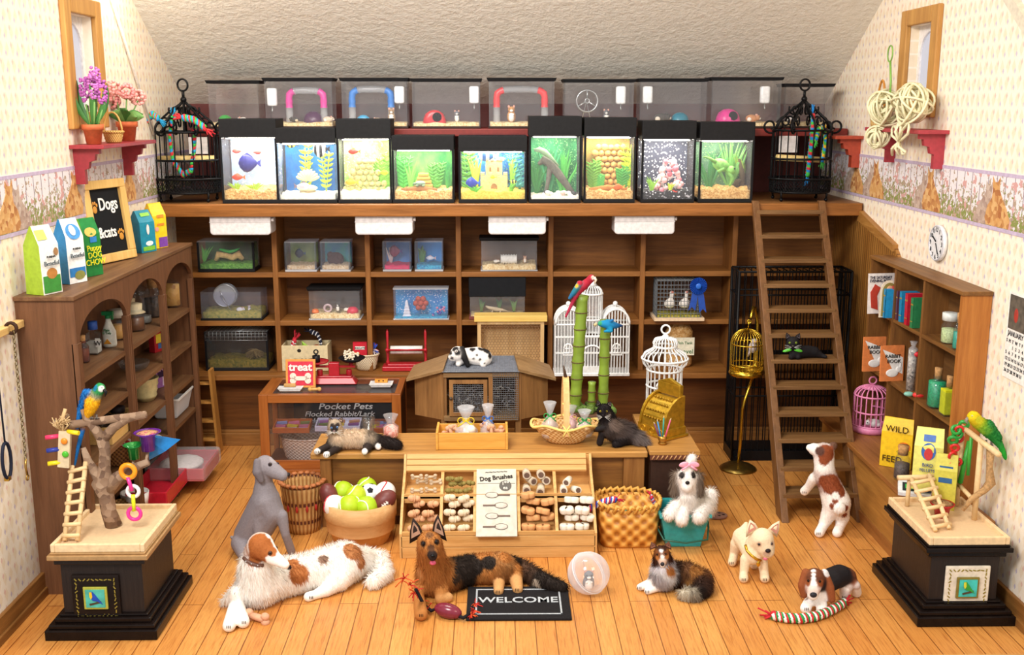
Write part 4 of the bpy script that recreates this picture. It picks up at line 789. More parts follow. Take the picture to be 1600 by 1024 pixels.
t=ST_('sealed acrylic block of a blue sea scene on the second shelf',615,700,453,499,1,dep=.16,base=.01,walls=CLEAR('#f6f6fc',.3,.03),basec=CLEAR('#ffffff',.3,.5),top=CLEAR('#f2f2fa',.3,.3),back=backdrop('#1a86c8','#3ab0dc','#e8f4fa',8),name='acrylic_block',gravel=GRAVEL['blue'],gh=.02)
t=T('red_coral','orange red coral flower in the blue sea scene block','coral',INS(657,1,.16,.08));b=MB(C('#c8502e',.6));[b.ell((math.cos(a)*.05,0,math.sin(a)*.05),.03,n=7,m=5)for a in[k*1.05 for k in range(6)]];b.ell((0,-.01,0),.03);O('coral',b,t)
t=T('white_coral','white coral tree in the blue sea scene block','coral',INS(635,1,.03,.08));b=MB(C('#f0f0ec',.6));[b.frust((0,0,.03*k),(.09-.015*k,.04),(.04-.006*k,.02),.04)for k in range(5)];O('coral',b,t)
t=T('pink_coral','pink and blue coral tuft at right of the sea scene block','coral',INS(685,1,.03,.08));b=MB(C('#e88aa8',.6),C('#2a4aa8',.5));rr=random.Random(2)
for k in range(14):b.cur=k%2;b.ell((rr.uniform(-.06,.06),0,rr.uniform(.01,.09)),.014,n=6,m=4)
O('coral',b,t)
ST_('reptile tank with tall black hood and brick red base on second shelf',734,820,433,499,1,base=.03,basec=C('#7a3a34',.6),hood=.2,hoodc=C('#17181c',.3),gravel=GRAVEL['shav'],gh=.01,name='reptile_tank')
plant('green leaves at left of the reptile tank',INS(752,1,.05,.2),.14,6,.03,'#4f7a3a',120,.4);plant('green leaves at middle of the reptile tank',INS(780,1,.05,.2),.14,6,.03,'#3f6a2a',121,.4);plant('green leaves at right of the reptile tank',INS(803,1,.05,.2),.14,6,.03,'#5f8a3a',122,.4)
t=T('resin_lizard','beige bearded dragon walking in the reptile tank','lizard',INS(776,1,.075,.1));b=MB(C('#b8a890',.7));b.tube([(-.11,0,.05),(-.08,0,.035),(0,0,.015),(.06,0,.01),(.12,0,-.005)],[.008,.016,.022,.012,.003],8);[b.tube([(x,0,.01),(x-.01,s*.03,-.02)],.007)for x in(-.04,.04)for s in(-1,1)];O('body',b,t)
# wire-topped tank
t=ST_('dark glass pet tank with wire mesh top on the third shelf',322,418,519,581,2,dep=.32,base=.03,walls=CLEAR('#e0dcd4',.25,.02),gravel=GRAVEL['moss'],gh=.07,posts=BLK,name='mesh_top_tank');w,h=t['w'],t['h'];b=MB(STEEL)
for i in range(17):x=-w/2+w*i/16;b.tube([(x,-.165,h*.78),(x,-.165,h),(x,.16,h+.002)],.0022,4)
for z in(h*.78,h*.87,h*.95):b.tube([(-w/2,-.166,z),(w/2,-.166,z)],.0022,4)
for i in range(9):y=-.16+.32*i/8;b.tube([(-w/2,y,h+.002),(w/2,y,h+.002)],.0022,4)
O('wire_mesh',b,t)
t=T('straw_nest','bundle of pale straw nest in the mesh top tank','nest',INS(393,2,.12));b=MB(C('#cdbb92',.9));rr=random.Random(4)
for k in range(60):a=rr.uniform(0,6.28);v=Vector((math.cos(a)*.09,math.sin(a)*.05,rr.uniform(-.02,.07)));b.tube([v,v*.3+Vector((0,0,.06)),Vector((-v.x,v.y,v.z*.7))],.004,3)
O('straw',b,t)
# under-shelf strip lamps
for i,(a,c)in enumerate(((328,423),(555,645),(763,853),(960,1054))):
 x0,x1=XW(a,c,YL+.02,355);z0=P(600,367,Y=YL+.02).z;z1=ZL-.1;w=(x1-x0)/2
 t=T('closet_lamp',('leftmost','second','third','rightmost')[i]+' white plastic push lamp screwed under the loft edge','lamp',((x0+x1)/2,YL+.14,z0));h=z1-z0-.001
 b=MB(C('#e3dede',.35));pr=[(-w,.0),(-w,0)];q=.035;pts=[]
 for sx,sz in((-1,0),(1,0)):
  for k in range(6):a_=(math.pi+k*math.pi/10 if sx<0 else-math.pi/2+k*math.pi/10);pts.append((sx*(w-q)+q*math.cos(a_),-.13,q+q*math.sin(a_)))
 b.prism(pts+[(w,-.13,h),(-w,-.13,h)],(0,.26,0));O('housing',b,t,bev=.012)
 b=MB(C('#cfcaca',.4));b.box(-w-.002,w+.002,-.132,.132,h*.62,h*.66);O('seam',b,t)
 b=MB(C('#e8e4e4',.4));b.cyl((w,-.08,h*.75),(w+.025,-.08,h*.75),.02);O('switch',b,t)
 # keep everything that lives in a tank between its walls
def contain():
 bpy.context.view_layer.update()
 tanks=[o for o in COL.objects if o.parent is None and 'w' in o.keys()]
 for t in tanks:
  bb=[v for c in t.children if c.name.startswith('glass_walls')for v in c.data.vertices];lo=[min(v.co[i]for v in bb)+.012 for i in range(3)];hi=[max(v.co[i]for v in bb)-.012 for i in range(3)]
  for o in COL.objects:
   if o.parent is None and o is not t and o.type=='EMPTY' and 'w' not in o.keys():
    l=o.location-t.location
    if lo[0]-.1<l.x<hi[0]+.1 and lo[1]-.02<l.y<hi[1]and lo[2]-.05<l.z<hi[2]and not any(n in o.name for n in('shelf','wheel')):
     for c in o.children:
      M=t.matrix_world.inverted()@c.matrix_world;Mi=M.inverted()
      if c.data.users>1:continue
      for v in c.data.vertices:
       p=M@v.co;q=Vector([min(max(p[i],lo[i]),hi[i])for i in range(3)])
       if(p-q).length>1e-6:v.co=Mi@q
contain()
# ---------------------------------------------------------------- the middle: display case, counter, treat bin
RW=WOOD('#8a4a1e','#b06a30','x',.35,1,.05);RWZ=WOOD('#8a4a1e','#b06a30','z',.35,1,.05)
Yd=P(450,744,Z=0).y;cx0,cx1=P(403,617,Y=Yd).x,P(626,617,Y=Yd).x;cz=P(500,617,Y=Yd).z;cdp=P(530,590,Z=cz).y-Yd
DC=T('display_case','glass fronted reddish wood display case with a slatted frame top','display case',((cx0+cx1)/2,Yd,0));w=(cx1-cx0)/2;fr=.085
for nm,q,m in(('front_post',(-w,-w+fr,0,.05,.06,cz),RWZ),('front_post',(w-fr,w,0,.05,.06,cz),RWZ),('rear_post',(-w,-w+.05,cdp-.05,cdp,.06,cz-.001),RWZ),('rear_post',(w-.05,w,cdp-.05,cdp,.06,cz-.001),RWZ),
('top_rail',(-w+fr,w-fr,0,.05,cz-.08,cz),RW),('top_rail',(-w+.05,w-.05,cdp-.05,cdp,cz-.06,cz),RW),('top_rail',(-w,-w+.12,.05,cdp-.05,cz-.05,cz),WOOD('#8a4a1e','#b06a30','y',.35)),('top_rail',(w-.06,w,.05,cdp-.05,cz-.05,cz),WOOD('#8a4a1e','#b06a30','y',.35)),
('base',(-w,w,0,cdp,0,.06),RW),('kick_board',(-w+fr,w-fr,.005,.03,.06,.15),RW),('bottom_rail',(-w+.02,w-.02,.05,cdp-.05,.06,.08),C('#5d2c16',.5)),('side_panel',(w-.03,w-.005,.05,cdp-.05,.06,cz-.06),C('#3a1d10',.5))):
 b=MB(m);b.box(*q);O(nm,b,DC,bev=.004)
b=MB(CLEAR('#f8f8fc',.3,.01));b.box(-w+fr,w-fr,.012,.018,.15,cz-.08);O('front_pane',b,DC);b=MB(CLEAR('#f0f0f0',.3,.03));b.box(-w+.12,w-.06,.05,cdp-.05,cz-.012,cz-.006);O('top_pane',b,DC)
for k in range(3):b=MB(C('#6d3414',.5));b.box(-w+.125+.0*k,w-.07,cdp-.13-.05*k,cdp-.11-.05*k,cz-.006,cz+.004);O('slat',b,DC)
hz=P(500,676,Y=Yd+.1).z;b=MB(CLEAR('#e8ecf4',.3,.06));b.box(-w+.06,w-.05,.1,cdp-.06,hz-.01,hz);O('glass_shelf',b,DC)
t=T('pocket_pets_board','chalkboard inside the display case listing pocket pets','sign',(DC.location.x,Yd+cdp-.12,hz+.002),rot=(math.radians(-6),0,0));bh=cz-.06-hz-.03;by=Yd+cdp-.14;b=MB(C('#17181b',.7));b.box(-w+.22,w-.1,0,.02,0,P(500,628,Y=by).z-hz);O('slate',b,t)
for px,py,tx_,sz_,sx_ in((539,641,'Pocket Pets',.082,1.35),(530,652,'Flocked Rabbit/Lark',.07,1.2),(520,662,'Flocked Hamster   2',.066,1.2)):
 q=P(px,py,Y=by);TEXT(tx_,sz_,ck,t,(q.x-t.location.x,-.004,(q.z-hz)),sx=sx_,shear=.2,bold=.001)
def treattray(label,x,y,z,w_,d_,c,seed,tilt=.16):
 y-=.1;z-=.04;d_*=.8
 t=T('treat_tray',label,'tray',(x,y,z),rot=(tilt,0,0));b=MB(C(c,.5));open_tray(b,w_,d_,.05,.012);O('tray',b,t);rr=random.Random(seed)
 for i in range(3):
  for j in range(3):
   b=MB(C(rr.choice(['#b86a8a','#c9b03a','#6a7a4a','#7a8ab8','#a87a5a','#8a5a8a']),.5));b.box(-.05,.05,-.016,.016,0,.02);o=O('treat_packet',b,t,(-w_/3+w_/3*i,-d_/3+d_/3*j,.014),rr.uniform(-.3,.3))
dcx=DC.location.x
treattray('orange brown tray of coloured treats at left inside the display case',dcx-w+.28,Yd+.24,hz+.07,.34,.26,'#a85a2a',1);treattray('white tray of coloured treats at the middle of the display case',dcx+.05,Yd+.28,hz+.07,.42,.24,'#c8c8da',2);treattray('brown tray of coloured treats at the right end of display case',dcx+w-.2,Yd+.22,hz+.07,.2,.26,'#8a4a2a',3)
t=T('pet_basket','large oval pale wicker pet basket low inside the display case','basket',(dcx-w+.38,Yd+.3,.085));b=MB();basket_mesh(b,.2,.25,.22,WEAVE('#b0927a','#e6d2bc',60),sy=.75);O('wicker',b,t);b=MB(C('#d8c0a8'));b.tube([(-.12+.12*math.cos(a)*1.0-.05,.1,.2+.06*math.sin(a))for a in[math.pi*k/10 for k in range(11)]],.01);O('handle',b,t)
t=T('pet_mattress','black padded pet bed lying on the display case floor','pet bed',(dcx+.15,Yd+.3,.085));b=MB(C('#1b1a20',.8));b.box(-.17,.3,-.2,.18,0,.09);O('cushion',b,t,bev=.03)
def oncase(px,py,dz=.003):q=P(px,py,Z=cz+dz);return q
# treat sign + trays + scale
q=oncase(470,606);t=T('treat_sign','red treat sign with a white bone in an orange frame on display case','sign',(P(468,560,Y=q.y).x,q.y,cz+.003),rot=(math.radians(-8),0,0));sh=P(468,563,Y=q.y).z-cz;sw=.28
b=MB(C('#e09a4a',.5));b.box(-sw/2,sw/2,0,.02,0,sh);O('frame',b,t,bev=.003);b=MB(C('#d8304a',.5));b.box(-sw/2+.022,sw/2-.022,-.003,0,.022,sh-.022);O('panel',b,t)
TEXT('treat',.105,C('#f6efe8',.5),t,(0,-.007,sh*.6),sx=1.05,bold=.003);b=MB(C('#f2dfd0',.5));zz=sh*.33
b.box(-.06,.06,-.009,-.003,zz-.02,zz+.02);[b.cyl((sx*.07,-.003,zz+sz*.022),(sx*.07,-.009,zz+sz*.022),.03)for sx in(-1,1)for sz in(-1,1)];O('bone_print',b,t)
def dish(label,loc,w_,d_,treat):
 t=T('white_dish',label,'dish',loc);b=MB(WHT);b.frust((0,0,0),(w_*.8,d_*.8),(w_,d_),.03);b.use(C('#d8dce2',.3));b.box(-w_*.42,w_*.42,-d_*.42,d_*.42,.0305,.032);O('dish',b,t,bev=.006)
 tag(treat(loc+Vector((0,0,.034))),label.replace('white dish','treat').split(' with ')[0]+', lying in its white dish','dog treat')
def tr1(l):b=MB(C('#c79a5e',.7));b.box(-.06,.05,-.02,.02,0,.03);return O('biscuit',b,None,l,bev=.008)
def tr2(l):
 b=MB(C('#e09a3a',.6));b.box(-.06,.06,-.02,.02,0,.03);b.use(C('#5a2c14'));b.ell((-.02,-.02,.02),.008,n=6,m=4);b.ell((.02,-.02,.02),.008,n=6,m=4);return O('biscuit',b,None,l)
v=oncase(453,607);v.z=cz+.003;dish('white dish at the left front of the case top with a tan biscuit',v+Vector((.02,-.07,0)),.23,.1,tr1);v=oncase(596,603);v.z=cz+.003;dish('white dish at the right of the red scale with an orange treat',v,.22,.15,tr2)
v=oncase(492,611);b=MB(C('#d8a860',.6));b.cyl((-.04,0,.02),(.04,.01,.02),.014);b.ell((-.04,0,.02),.02);b.ell((.045,.01,.02),.02);tag(O('biscuit',b,None,Vector((v.x,v.y-.03,cz+.005))),'small tan bone biscuit lying loose in front of the red scale','dog treat')
v=oncase(522,600);t=T('kitchen_scale','red cast iron balance scale on the display case','scale',(v.x,v.y+.05,cz+.003));b=MB(REDP);b.frust((0,0,0),(.44,.16),(.36,.1),.06);b.box(-.17,.17,-.045,.045,.06,.075);O('base',b,t,bev=.008)
b=MB(REDP);b.box(-.05,.05,-.03,.03,.075,.2);[b.cyl((x,0,.075),(x,0,.13),.028)for x in(-.14,.14)];O('pillars',b,t,bev=.005)
b=MB(REDP);b.box(-.2,.2,-.012,.012,.15,.17);b.cyl((-.16,0,.17),(-.16,0,.19),.02);b.cyl((.16,0,.17),(.16,0,.2),.02);O('beam',b,t)
b=MB(REDP);b.lathe([(.03,.19),(.11,.2),(.12,.215),(.1,.21),(.001,.2)],c=(-.17,0,0),n=22);O('weight_plate',b,t);b=MB(BLK);b.lathe([(.03,.2),(.08,.21),(.13,.245),(.125,.25),(.07,.222),(.001,.215)],c=(.17,0,0),n=22);O('pan',b,t)
v=t.location;b=MB(BLK);b.cyl((0,0,0),(0,0,.065),.038,.036);b.ring((0,0,.1),.02,.007,(0,1,0),n=10);b.cyl((0,0,.065),(0,0,.08),.012);tag(O('iron_weight',b,None,v+Vector((-.17,0,.203))),'black iron weight with a ring standing on the red scale plate','weight')
rr=random.Random(12)
for k in range(7):
 b=MB(C('#eadbc4',.6));bone(b,.9);o=O('bone_treat',b,None,v+Vector((.17+rr.uniform(-.05,.05),rr.uniform(-.04,.04),.24+.01*k)),rr.uniform(0,3));tag(o,'cream bone shaped treat heaped in the black pan of the scale','dog treat','bone treats in the scale pan')
 # ---------------------------------------------------------------- counter
YC,ZC=8.25,.63;CWD=WOOD('#9a6a34','#c89450','x',.4);CDK=WOOD('#6d4520','#97662f','x',.5)
a,c=P(485,717,Y=YC).x,P(1012,717,Y=YC).x;ZC=P(560,709,Y=YC).z
t=T('wooden_counter','long honey brown wooden counter bench across the middle of the shop','counter',((a+c)/2,YC,0));w=(c-a)/2
b=MB(CWD);b.box(-w,w,0,.55,ZC-.05,ZC);O('worktop',b,t,bev=.008)
for nm,q in(('leg',(-w+.07,-w+.16,.03,.12,0,ZC-.05)),('leg',(w-.19,w-.02,.03,.12,0,ZC-.05)),('leg',(-w+.07,-w+.16,.4,.49,0,ZC-.05)),('leg',(w-.11,w-.02,.4,.49,0,ZC-.05)),('front_panel',(-w+.16,w-.19,.07,.09,.08,ZC-.05)),('side_panel',(-w+.09,-w+.11,.12,.4,.08,ZC-.05)),('shelf',(-w+.12,w-.12,.1,.45,.08,.1))):
 b=MB(CDK if nm!='leg' else WOOD('#7a4d22','#a5733c','z'));b.box(*q);O(nm,b,t,bev=.003)
e=P(1091,717,Y=YC).x;t=T('till_desk','side desk with scalloped dark edge carrying the brass cash register','desk',((c+e)/2+.01,YC-.03,0));w=(e-c)/2
b=MB(CWD);b.box(-w,w,0,1.08,ZC-.02,ZC+.012);O('desktop',b,t,bev=.004)
b=MB(C('#6b3b2a',.5));b.box(-w+.005,w,.0,.01,ZC-.06,ZC-.02);b.use(C('#b98a5a',.5));[b.tube([(-w+.02+.036*k,-.004,ZC-.055),(-w+.04+.036*k,-.004,ZC-.022)],.006,5)for k in range(int(2*w/.036))];O('carved_edge',b,t)
b=MB(C('#3c2820',.6));b.box(-w+.02,w-.04,.04,.07,0,ZC-.06);O('front_panel',b,t);b=MB(C('#4b3022',.6));b.box(w-.08,w-.05,.07,1.03,0,ZC-.06);b.box(-w+.02,-w+.05,.07,1.03,0,ZC-.06);O('side_panel',b,t)
def onc(px,py,dz=.003):q=P(px,py,Z=ZC+dz);return q
# cash register
v=P(1036,682,Z=ZC+.014);t=T('cash_register','ornate gold antique cash register on the side desk','cash register',(v.x-.0,v.y+.09,ZC+.014),-.95);t.scale=(.88,.88,.86);GB=C('#c9a233',.32,.75,.2,25)
b=MB(GB);b.box(-.2,.2,-.13,.13,0,.1);b.box(-.22,.22,-.15,.15,0,.025);O('drawer_base',b,t,bev=.006)
pr=[(-.13,.1)]+[(.11-.24*math.cos(a),.1+.26*math.sin(a))for a in[math.pi*.5*k/8*.95 for k in range(9)]]+[(.13,.1)]
b=MB(GB);b.prism([(-.14,y,z)for y,z in[(.12,.1)]+[(.12-.25*math.cos(a),.1+.27*math.sin(a))for a in[math.pi*.5*k/8 for k in range(9)]]],(.28,0,0));O('curved_body',b,t)
for x in(-.17,.15):b=MB(GB);b.prism([(x,y,z)for y,z in[(.13,.1)]+[(.13-.27*math.cos(a),.1+.3*math.sin(a))for a in[math.pi*.5*k/8 for k in range(9)]]],(.025,0,0));O('side_plate',b,t)
b=MB(GB);b.box(-.15,.15,.08,.13,.38,.5);b.prism([(-.15,.08,.5),(.15,.08,.5),(0,.08,.55)],(0,.04,0));O('display_crest',b,t,bev=.006)
for i in range(4):
 b=MB(C('#a5801e',.4,.6))
 a_=.3+.28*i;[b.ell((x,.12-.26*math.cos(a_),.1+.28*math.sin(a_)),.013,n=6,m=4)for x in[-.11+.037*k for k in range(7)]];O('key_row',b,t)
b=MB(GB);[b.ring((x,-.135,.055),.03,.005,(0,1,0),n=12)for x in(-.12,0,.12)];O('scroll_ornament',b,t)
# pencils
v=P(1035,694,Z=ZC+.014);pc=Vector((v.x,v.y,ZC+.014));b=MB(C('#b8863a',.3,.8));b.lathe([(.035,0),(.038,.01),(.028,.02),(.04,.045),(.035,.07),(.03,.07),(.03,.02),(.001,.02)],n=16);tag(O('brass_cup',b,None,pc),'small brass pencil cup on the side desk','cup')
for nm,col,dx,h in(('blue','#2a8ac8',-.045,.17),('teal','#2a9a8a',.005,.2),('pink','#e05a8a',.06,.18),('purple','#6a3a6a',-.07,.15)):
 t=T('pencil',nm+' pencil standing in the brass cup','pencil',pc+Vector((0,0,.024)));b=MB(C(col,.4));tip=Vector((dx,0,h));b.cyl((dx*.2,0,0),tip,.0065,n=6);O('shaft',b,t);b=MB(C('#e8cfa0'));b.cyl(tip,tip*1.1,.0065,.001,n=6);O('point',b,t)
 # jars on the counter behind the cat
v=onc(576,678);b=MB(GLASS);b.lathe([(.045,0),(.06,.14),(.056,.14),(.042,.01),(.001,.01)],n=18);tag(O('glass_tumbler',b,None,Vector((v.x,v.y,ZC+.003))),'empty clear glass tumbler behind the seated cream cat','glass')
t=T('bead_bag','clear bag of orange pink beads on the counter end','bag',(onc(611,684).x,onc(611,684).y,ZC+.003));b=MB(SPECK([(0,'#e06a4a'),(.5,'#f0a090'),(1,'#f6d0c0')],60,.5));b.lathe([(.04,0),(.06,.02),(.06,.09),(.03,.11),(.001,.11)],n=14);O('beads',b,t);b=MB(CELLO);b.lathe([(.05,0),(.066,.02),(.066,.1),(.03,.13),(.065,.2),(.06,.2)],n=12);O('wrapper',b,t)
# treat crate on the counter
v0,v1=onc(685,703),onc(790,703);cw=(v1.x-v0.x)/2;t=T('treat_crate','yellow wood tray of bone biscuits and bagged treats on the counter','crate',((v0.x+v1.x)/2,v0.y,ZC+.003));tx,ty=t.location.x,t.location.y
YW=WOOD('#d09038','#edb85c','x',.4,1,.05)
for nm,q in(('front_board',(-cw,cw,0,.015,0,.14)),('back_board',(-cw,cw,.26,.275,0,.14)),('bottom',(-cw,cw,.015,.26,0,.012)),('end_board',(-cw-.02,-cw,-.01,.285,0,.15)),('end_board',(cw,cw+.02,-.01,.285,0,.15))):b=MB(YW);b.box(*q);O(nm,b,t,bev=.003)
BN=C('#d8a482',.75,0,.1)
for k,(x,y,z,r)in enumerate(((-.17,.05,.13,1.2),(-.14,.11,.14,.3),(-.19,.14,.12,-.7),(.16,.05,.13,1.4),(.19,.08,.14,.5),(.2,.13,.12,-.4),(.12,.17,.13,.9),(-.1,.2,.12,.2))):
 b=MB(BN);bone(b,1.35);o=O('bone_biscuit',b,None,(tx+x,ty+y,ZC+z));o.rotation_euler=(.3,r,.4*r);tag(o,'tan bone biscuit at the %s end of the yellow treat tray'%('left' if x<0 else 'right'),'dog biscuit','bone biscuits at the %s of the tray'%('left' if x<0 else 'right'))
def cello(label,loc,r,h,rib,cont='#f0e2d2'):
 t=T('treat_bag',label,'bag',loc);b=MB(C(cont,.7));rr=random.Random(len(label));[b.ell((rr.uniform(-.5,.5)*r,rr.uniform(-.5,.5)*r,rr.uniform(.15,.4)*h),r*.42,n=7,m=5)for k in range(7)];O('treats',b,t)
 b=MB(CLEAR('#ffffff',.4,.3));b.lathe([(r*.8,0),(r,h*.1),(r*.95,h*.35),(r*.5,h*.55),(r*.22,h*.64),(r*.45,h*.8),(r*.75,h),(r*.7,h)],n=9);O('wrapper',b,t)
 b=MB(C(rib,.4));b.ring((0,0,h*.63),r*.26,r*.08,n=10,k=5);[b.ring((s*r*.4,-r*.3,h*.63),r*.28,r*.05,(0,1,0),n=10,k=4)for s in(-1,1)];[b.tube([(0,-r*.3,h*.63),(s*r*.7,-r*.5,h*.48)],r*.06,4)for s in(-1,1)];O('ribbon',b,t);return t
cello('cellophane treat bag with yellow ribbon in the yellow treat tray',Vector((tx-.05,ty+.12,ZC+.03)),.1,.3,'#e8c42a');cello('cellophane treat bag with blue ribbon in the yellow treat tray',Vector((tx+.13,ty+.18,ZC+.03)),.07,.3,'#2a6ac0','#e0b090')
# handled basket
v=onc(884,696);BB=WEAVE('#c08a44','#eac48a',55);hb=Vector((v.x,v.y+.1,ZC+.003));t=T('gift_basket','tan wicker basket with tall wrapped handle holding treat bags','basket',hb)
b=MB();basket_mesh(b,.13,.27,.15,BB,sy=.62,wav=.012);O('wicker_bowl',b,t);b=MB(C('#f0cf7a',.6));b.tube([(math.cos(a)*.285,math.sin(a)*.175,.16+.016*math.sin(a*5))for a in[2*math.pi*k/60 for k in range(60)]],.012,5,True);O('yellow_rim_lacing',b,t)
hz_=P(878,590,Y=hb.y).z-hb.z;hw=.17
HP=[(-.02*0,-hw*math.cos(a)*1.0,.1+(hz_-.1)*math.sin(a)**.8)for a in[math.pi*k/16 for k in range(17)]]
b=MB(WOOD('#d9a45e','#efc48a','z'));[b.cb(((0),(p[1]+q_[1])/2,(p[2]+q_[2])/2),(.05,.012,(Vector(p)-Vector(q_)).length+.008),rotm(math.atan2(-(q_[1]-p[1]),q_[2]-p[2]),0,0))for p,q_ in zip(HP,HP[1:])];O('handle',b,t)
b=MB(C('#f2d878',.6));[b.tube([(-.03,HP[0][1]-.02+i*.02,.1+.09*i),(.03,HP[0][1]-.0+i*.02,.19+.09*i)],.006,5)for i in range(3)];[b.tube([(.03,HP[0][1]-.02+i*.02,.1+.09*i),(-.03,HP[0][1]-.0+i*.02,.19+.09*i)],.006,5)for i in range(3)];O('yellow_lacing',b,t)
b=MB(C('#4a3424',.8));b.tube([(0,0,hz_),(-.02,0,hz_+.1)],[.018,.006]);O('finial',b,t)
cello('cellophane treat bag with green ribbon at the left of the gift basket',hb+Vector((-.13,-.03,.05)),.075,.3,'#1f9a4a','#d8b8a8');cello('cellophane treat bag with green ribbon at the right of the gift basket',hb+Vector((.16,.0,.05)),.08,.22,'#1f9a4a','#f0d8c8');cello('pink treat bag directly behind the gift basket handle',hb+Vector((.05,.06,.05)),.07,.24,'#f0b8c0','#f0b0b8')
# ---------------------------------------------------------------- treat bin in front of the counter
TW=WOOD('#c08a48','#e3b676','x',.5,1,.12,'pine');TWZ=WOOD('#c08a48','#e6bb7c','z',.5,1,.12)
YT=P(780,872,Z=0).y;xa,xb=P(627,870,Y=YT).x,P(930,870,Y=YT).x;t=T('treat_bin','pine sloping bin display with eight treat compartments before the counter','bin',((xa+xb)/2,YT,0));BX=t.location.x;w=(xb-xa)/2
zA=P(780,838,Y=YT).z;yB=YC-.1;zB=P(780,735,Y=yB).z;zT=P(780,708,Y=YC-.02).z
yM=P(780,776,Y=(YT+yB)/2-.0).y;zM=P(780,776,Y=yM).z
b=MB(TW);b.box(-w,w,0,.015,0,zA*.49);b.box(-w,w,.0,.015,zA*.51,zA);O('front_board',b,t,bev=.003)
def sidep(x,th):return[(x,0,0),(x,0,zA+.02),(x,yM-YT,zM),(x,yB-YT,zB),(x,YC-YT-.03,zT-.01),(x,YC-YT-.005,zT-.01),(x,YC-YT-.005,0)]
for x in(-w-.012,w-.008):b=MB(TWZ);b.prism(sidep(x,0),(.02,0,0));O('side_board',b,t)
b=MB(TW);b.box(-w,w,YC-YT-.022,YC-YT-.007,0,zT-.02);O('back_board',b,t)
d1=yB-YT-.01;b=MB(TW);a1_=Vector((-w-.0,yB-YT-.02,zB-.005));
for k in range(3):
 f0,f1=k/3,(k+1)/3;p0=Vector((0,d1,zB)).lerp(Vector((0,YC-YT-.02,zT)),f0);p1=Vector((0,d1,zB)).lerp(Vector((0,YC-YT-.02,zT)),f1)
 b.prism([(-w*.985,p0.y,p0.z+.004),(-w*.985,p1.y,p1.z-.004),(-w*.985,p1.y+.006,p1.z-.018),(-w*.985,p0.y+.006,p0.z-.012)],(2*w*.97,0,0))
O('top_board',b,t)
def BXP(px,py,Y):return P(px,py,Y=Y).x-BX
fl0,fl1=zA+.005,zM-.0
b=MB(TW);b.box(-w+.01,w-.01,.015,YC-YT-.022,fl0-.02,fl0);O('lower_floor',b,t);b=MB(TW);b.box(-w+.01,w-.01,yM-YT,YC-YT-.022,fl1-.015,fl1);O('upper_floor',b,t)
b=MB(TW);b.box(-w+.01,w-.01,yM-YT-.0,yM-YT+.012,fl1-.05,fl1+.02);b.box(-w+.01,w-.01,.002,.018,fl0,fl0+.03);O('lip',b,t)
cols=[P(x,776,Y=yM).x-BX for x in(690,742,810,868)]
for i,x in enumerate(cols):
 b=MB(TWZ);b.prism([(x-.012,.01,fl0),(x-.012,.01,fl0+.03),(x-.012,yM-YT,zM+.0),(x-.012,yB-YT,zB-.005),(x-.012,YC-YT-.03,zB),(x-.012,YC-YT-.03,fl0)],(.024,0,0));O('divider',b,t)
 # brushes card
p0,p1=Vector((0,.0,zA-.01)),Vector((0,yB-YT-.005,zB-.0));ca=P(744,838,Y=YT).x-BX;cb_=P(808,838,Y=YT).x-BX;ln=(p1-p0).length;ang=math.atan2(p1.z-p0.z,p1.y-p0.y)
s=T('brush_card','cream sign card advertising dog brushes in the middle of the treat bin','sign',(BX+(ca+cb_)/2,YT-.045,zA+.01),rot=(ang,0,0));cwid=(cb_-ca)/2
b=MB(C('#c9c4b6',.7,0,.12,20));b.box(-cwid,cwid,0,ln,0,.012);O('card',b,s)
ink=C('#3a3430',.7);TEXT('Dog Brushes',.056,ink,s,(.0,ln*.835,.014),rot=(0,0,.12),sx=.9,bold=.0015);TEXT('~~~~~~',.05,ink,s,(0,ln*.93,.014),rot=(0,0,.05))
b=MB(C('#57524c',.6));b.cyl((cwid*.45,ln*.74,.012),(cwid*.45,ln*.74,.016),.048,n=24);O('price_disc',b,s);TEXT('1⁰⁰\nea',.045,C('#f2efe6',.6),s,(cwid*.45,ln*.745,.018),rot=(0,0,0),sx=.9)
for k in range(4):
 y=ln*(.6-.155*k);d=-1 if k%2==0 else 1;b=MB(C('#6a5248',.6));b.cb((-d*.055,y,.015),(.1,.012,.006));O('brush_handle',b,s);b=MB(C('#cfc0b4',.7));b.ell((d*.035,y,.014),(.05,.026,.005));O('brush_head',b,s);b=MB(ink);[b.tube([(d*.035+math.cos(q)*.05,y+math.sin(q)*.026,.016)for q in[k2*.35 for k2 in range(18)]],.0015,3,True)];O('brush_outline',b,s)
b=MB(ink);z=.013;b.box(-cwid+.008,cwid-.008,ln*.775,ln*.78,.012,z+.001);O('ruled_line',b,s)
# treats in bins
rr=random.Random(21)
def fill(label,grp,px0,px1,row,n,mk,k=1):
 X0,X1=P(px0,800,Y=YT+.1).x,P(px1,800,Y=YT+.1).x;proto=None
 for i in range(n):
  m=max(2,int((X1-X0)/(.085*k)));r_,c_=divmod(i,m)
  yf=(YT+.075 if row==0 else yM+.06);zf=fl0 if row==0 else fl1
  loc=Vector((X0+(X1-X0)*(c_+.5+(.25 if r_%2 else-.1))/m,yf+.035*(r_%2)+rr.uniform(-.012,.012)+.02*r_,zf+.032*k+.05*k*r_))
  if proto is None:b=MB(mk[1]);mk[0](b,k);proto=O(mk[2],b,None,loc)
  else:proto2=proto.copy();COL.objects.link(proto2);proto2.location=loc;proto2.rotation_euler=(rr.uniform(-.25,.25),rr.uniform(-.2,.2),rr.uniform(-.5,.5));proto2.select_set(False);tag(proto2,label,'dog treat',grp);continue
  tag(proto,label,'dog treat',grp)
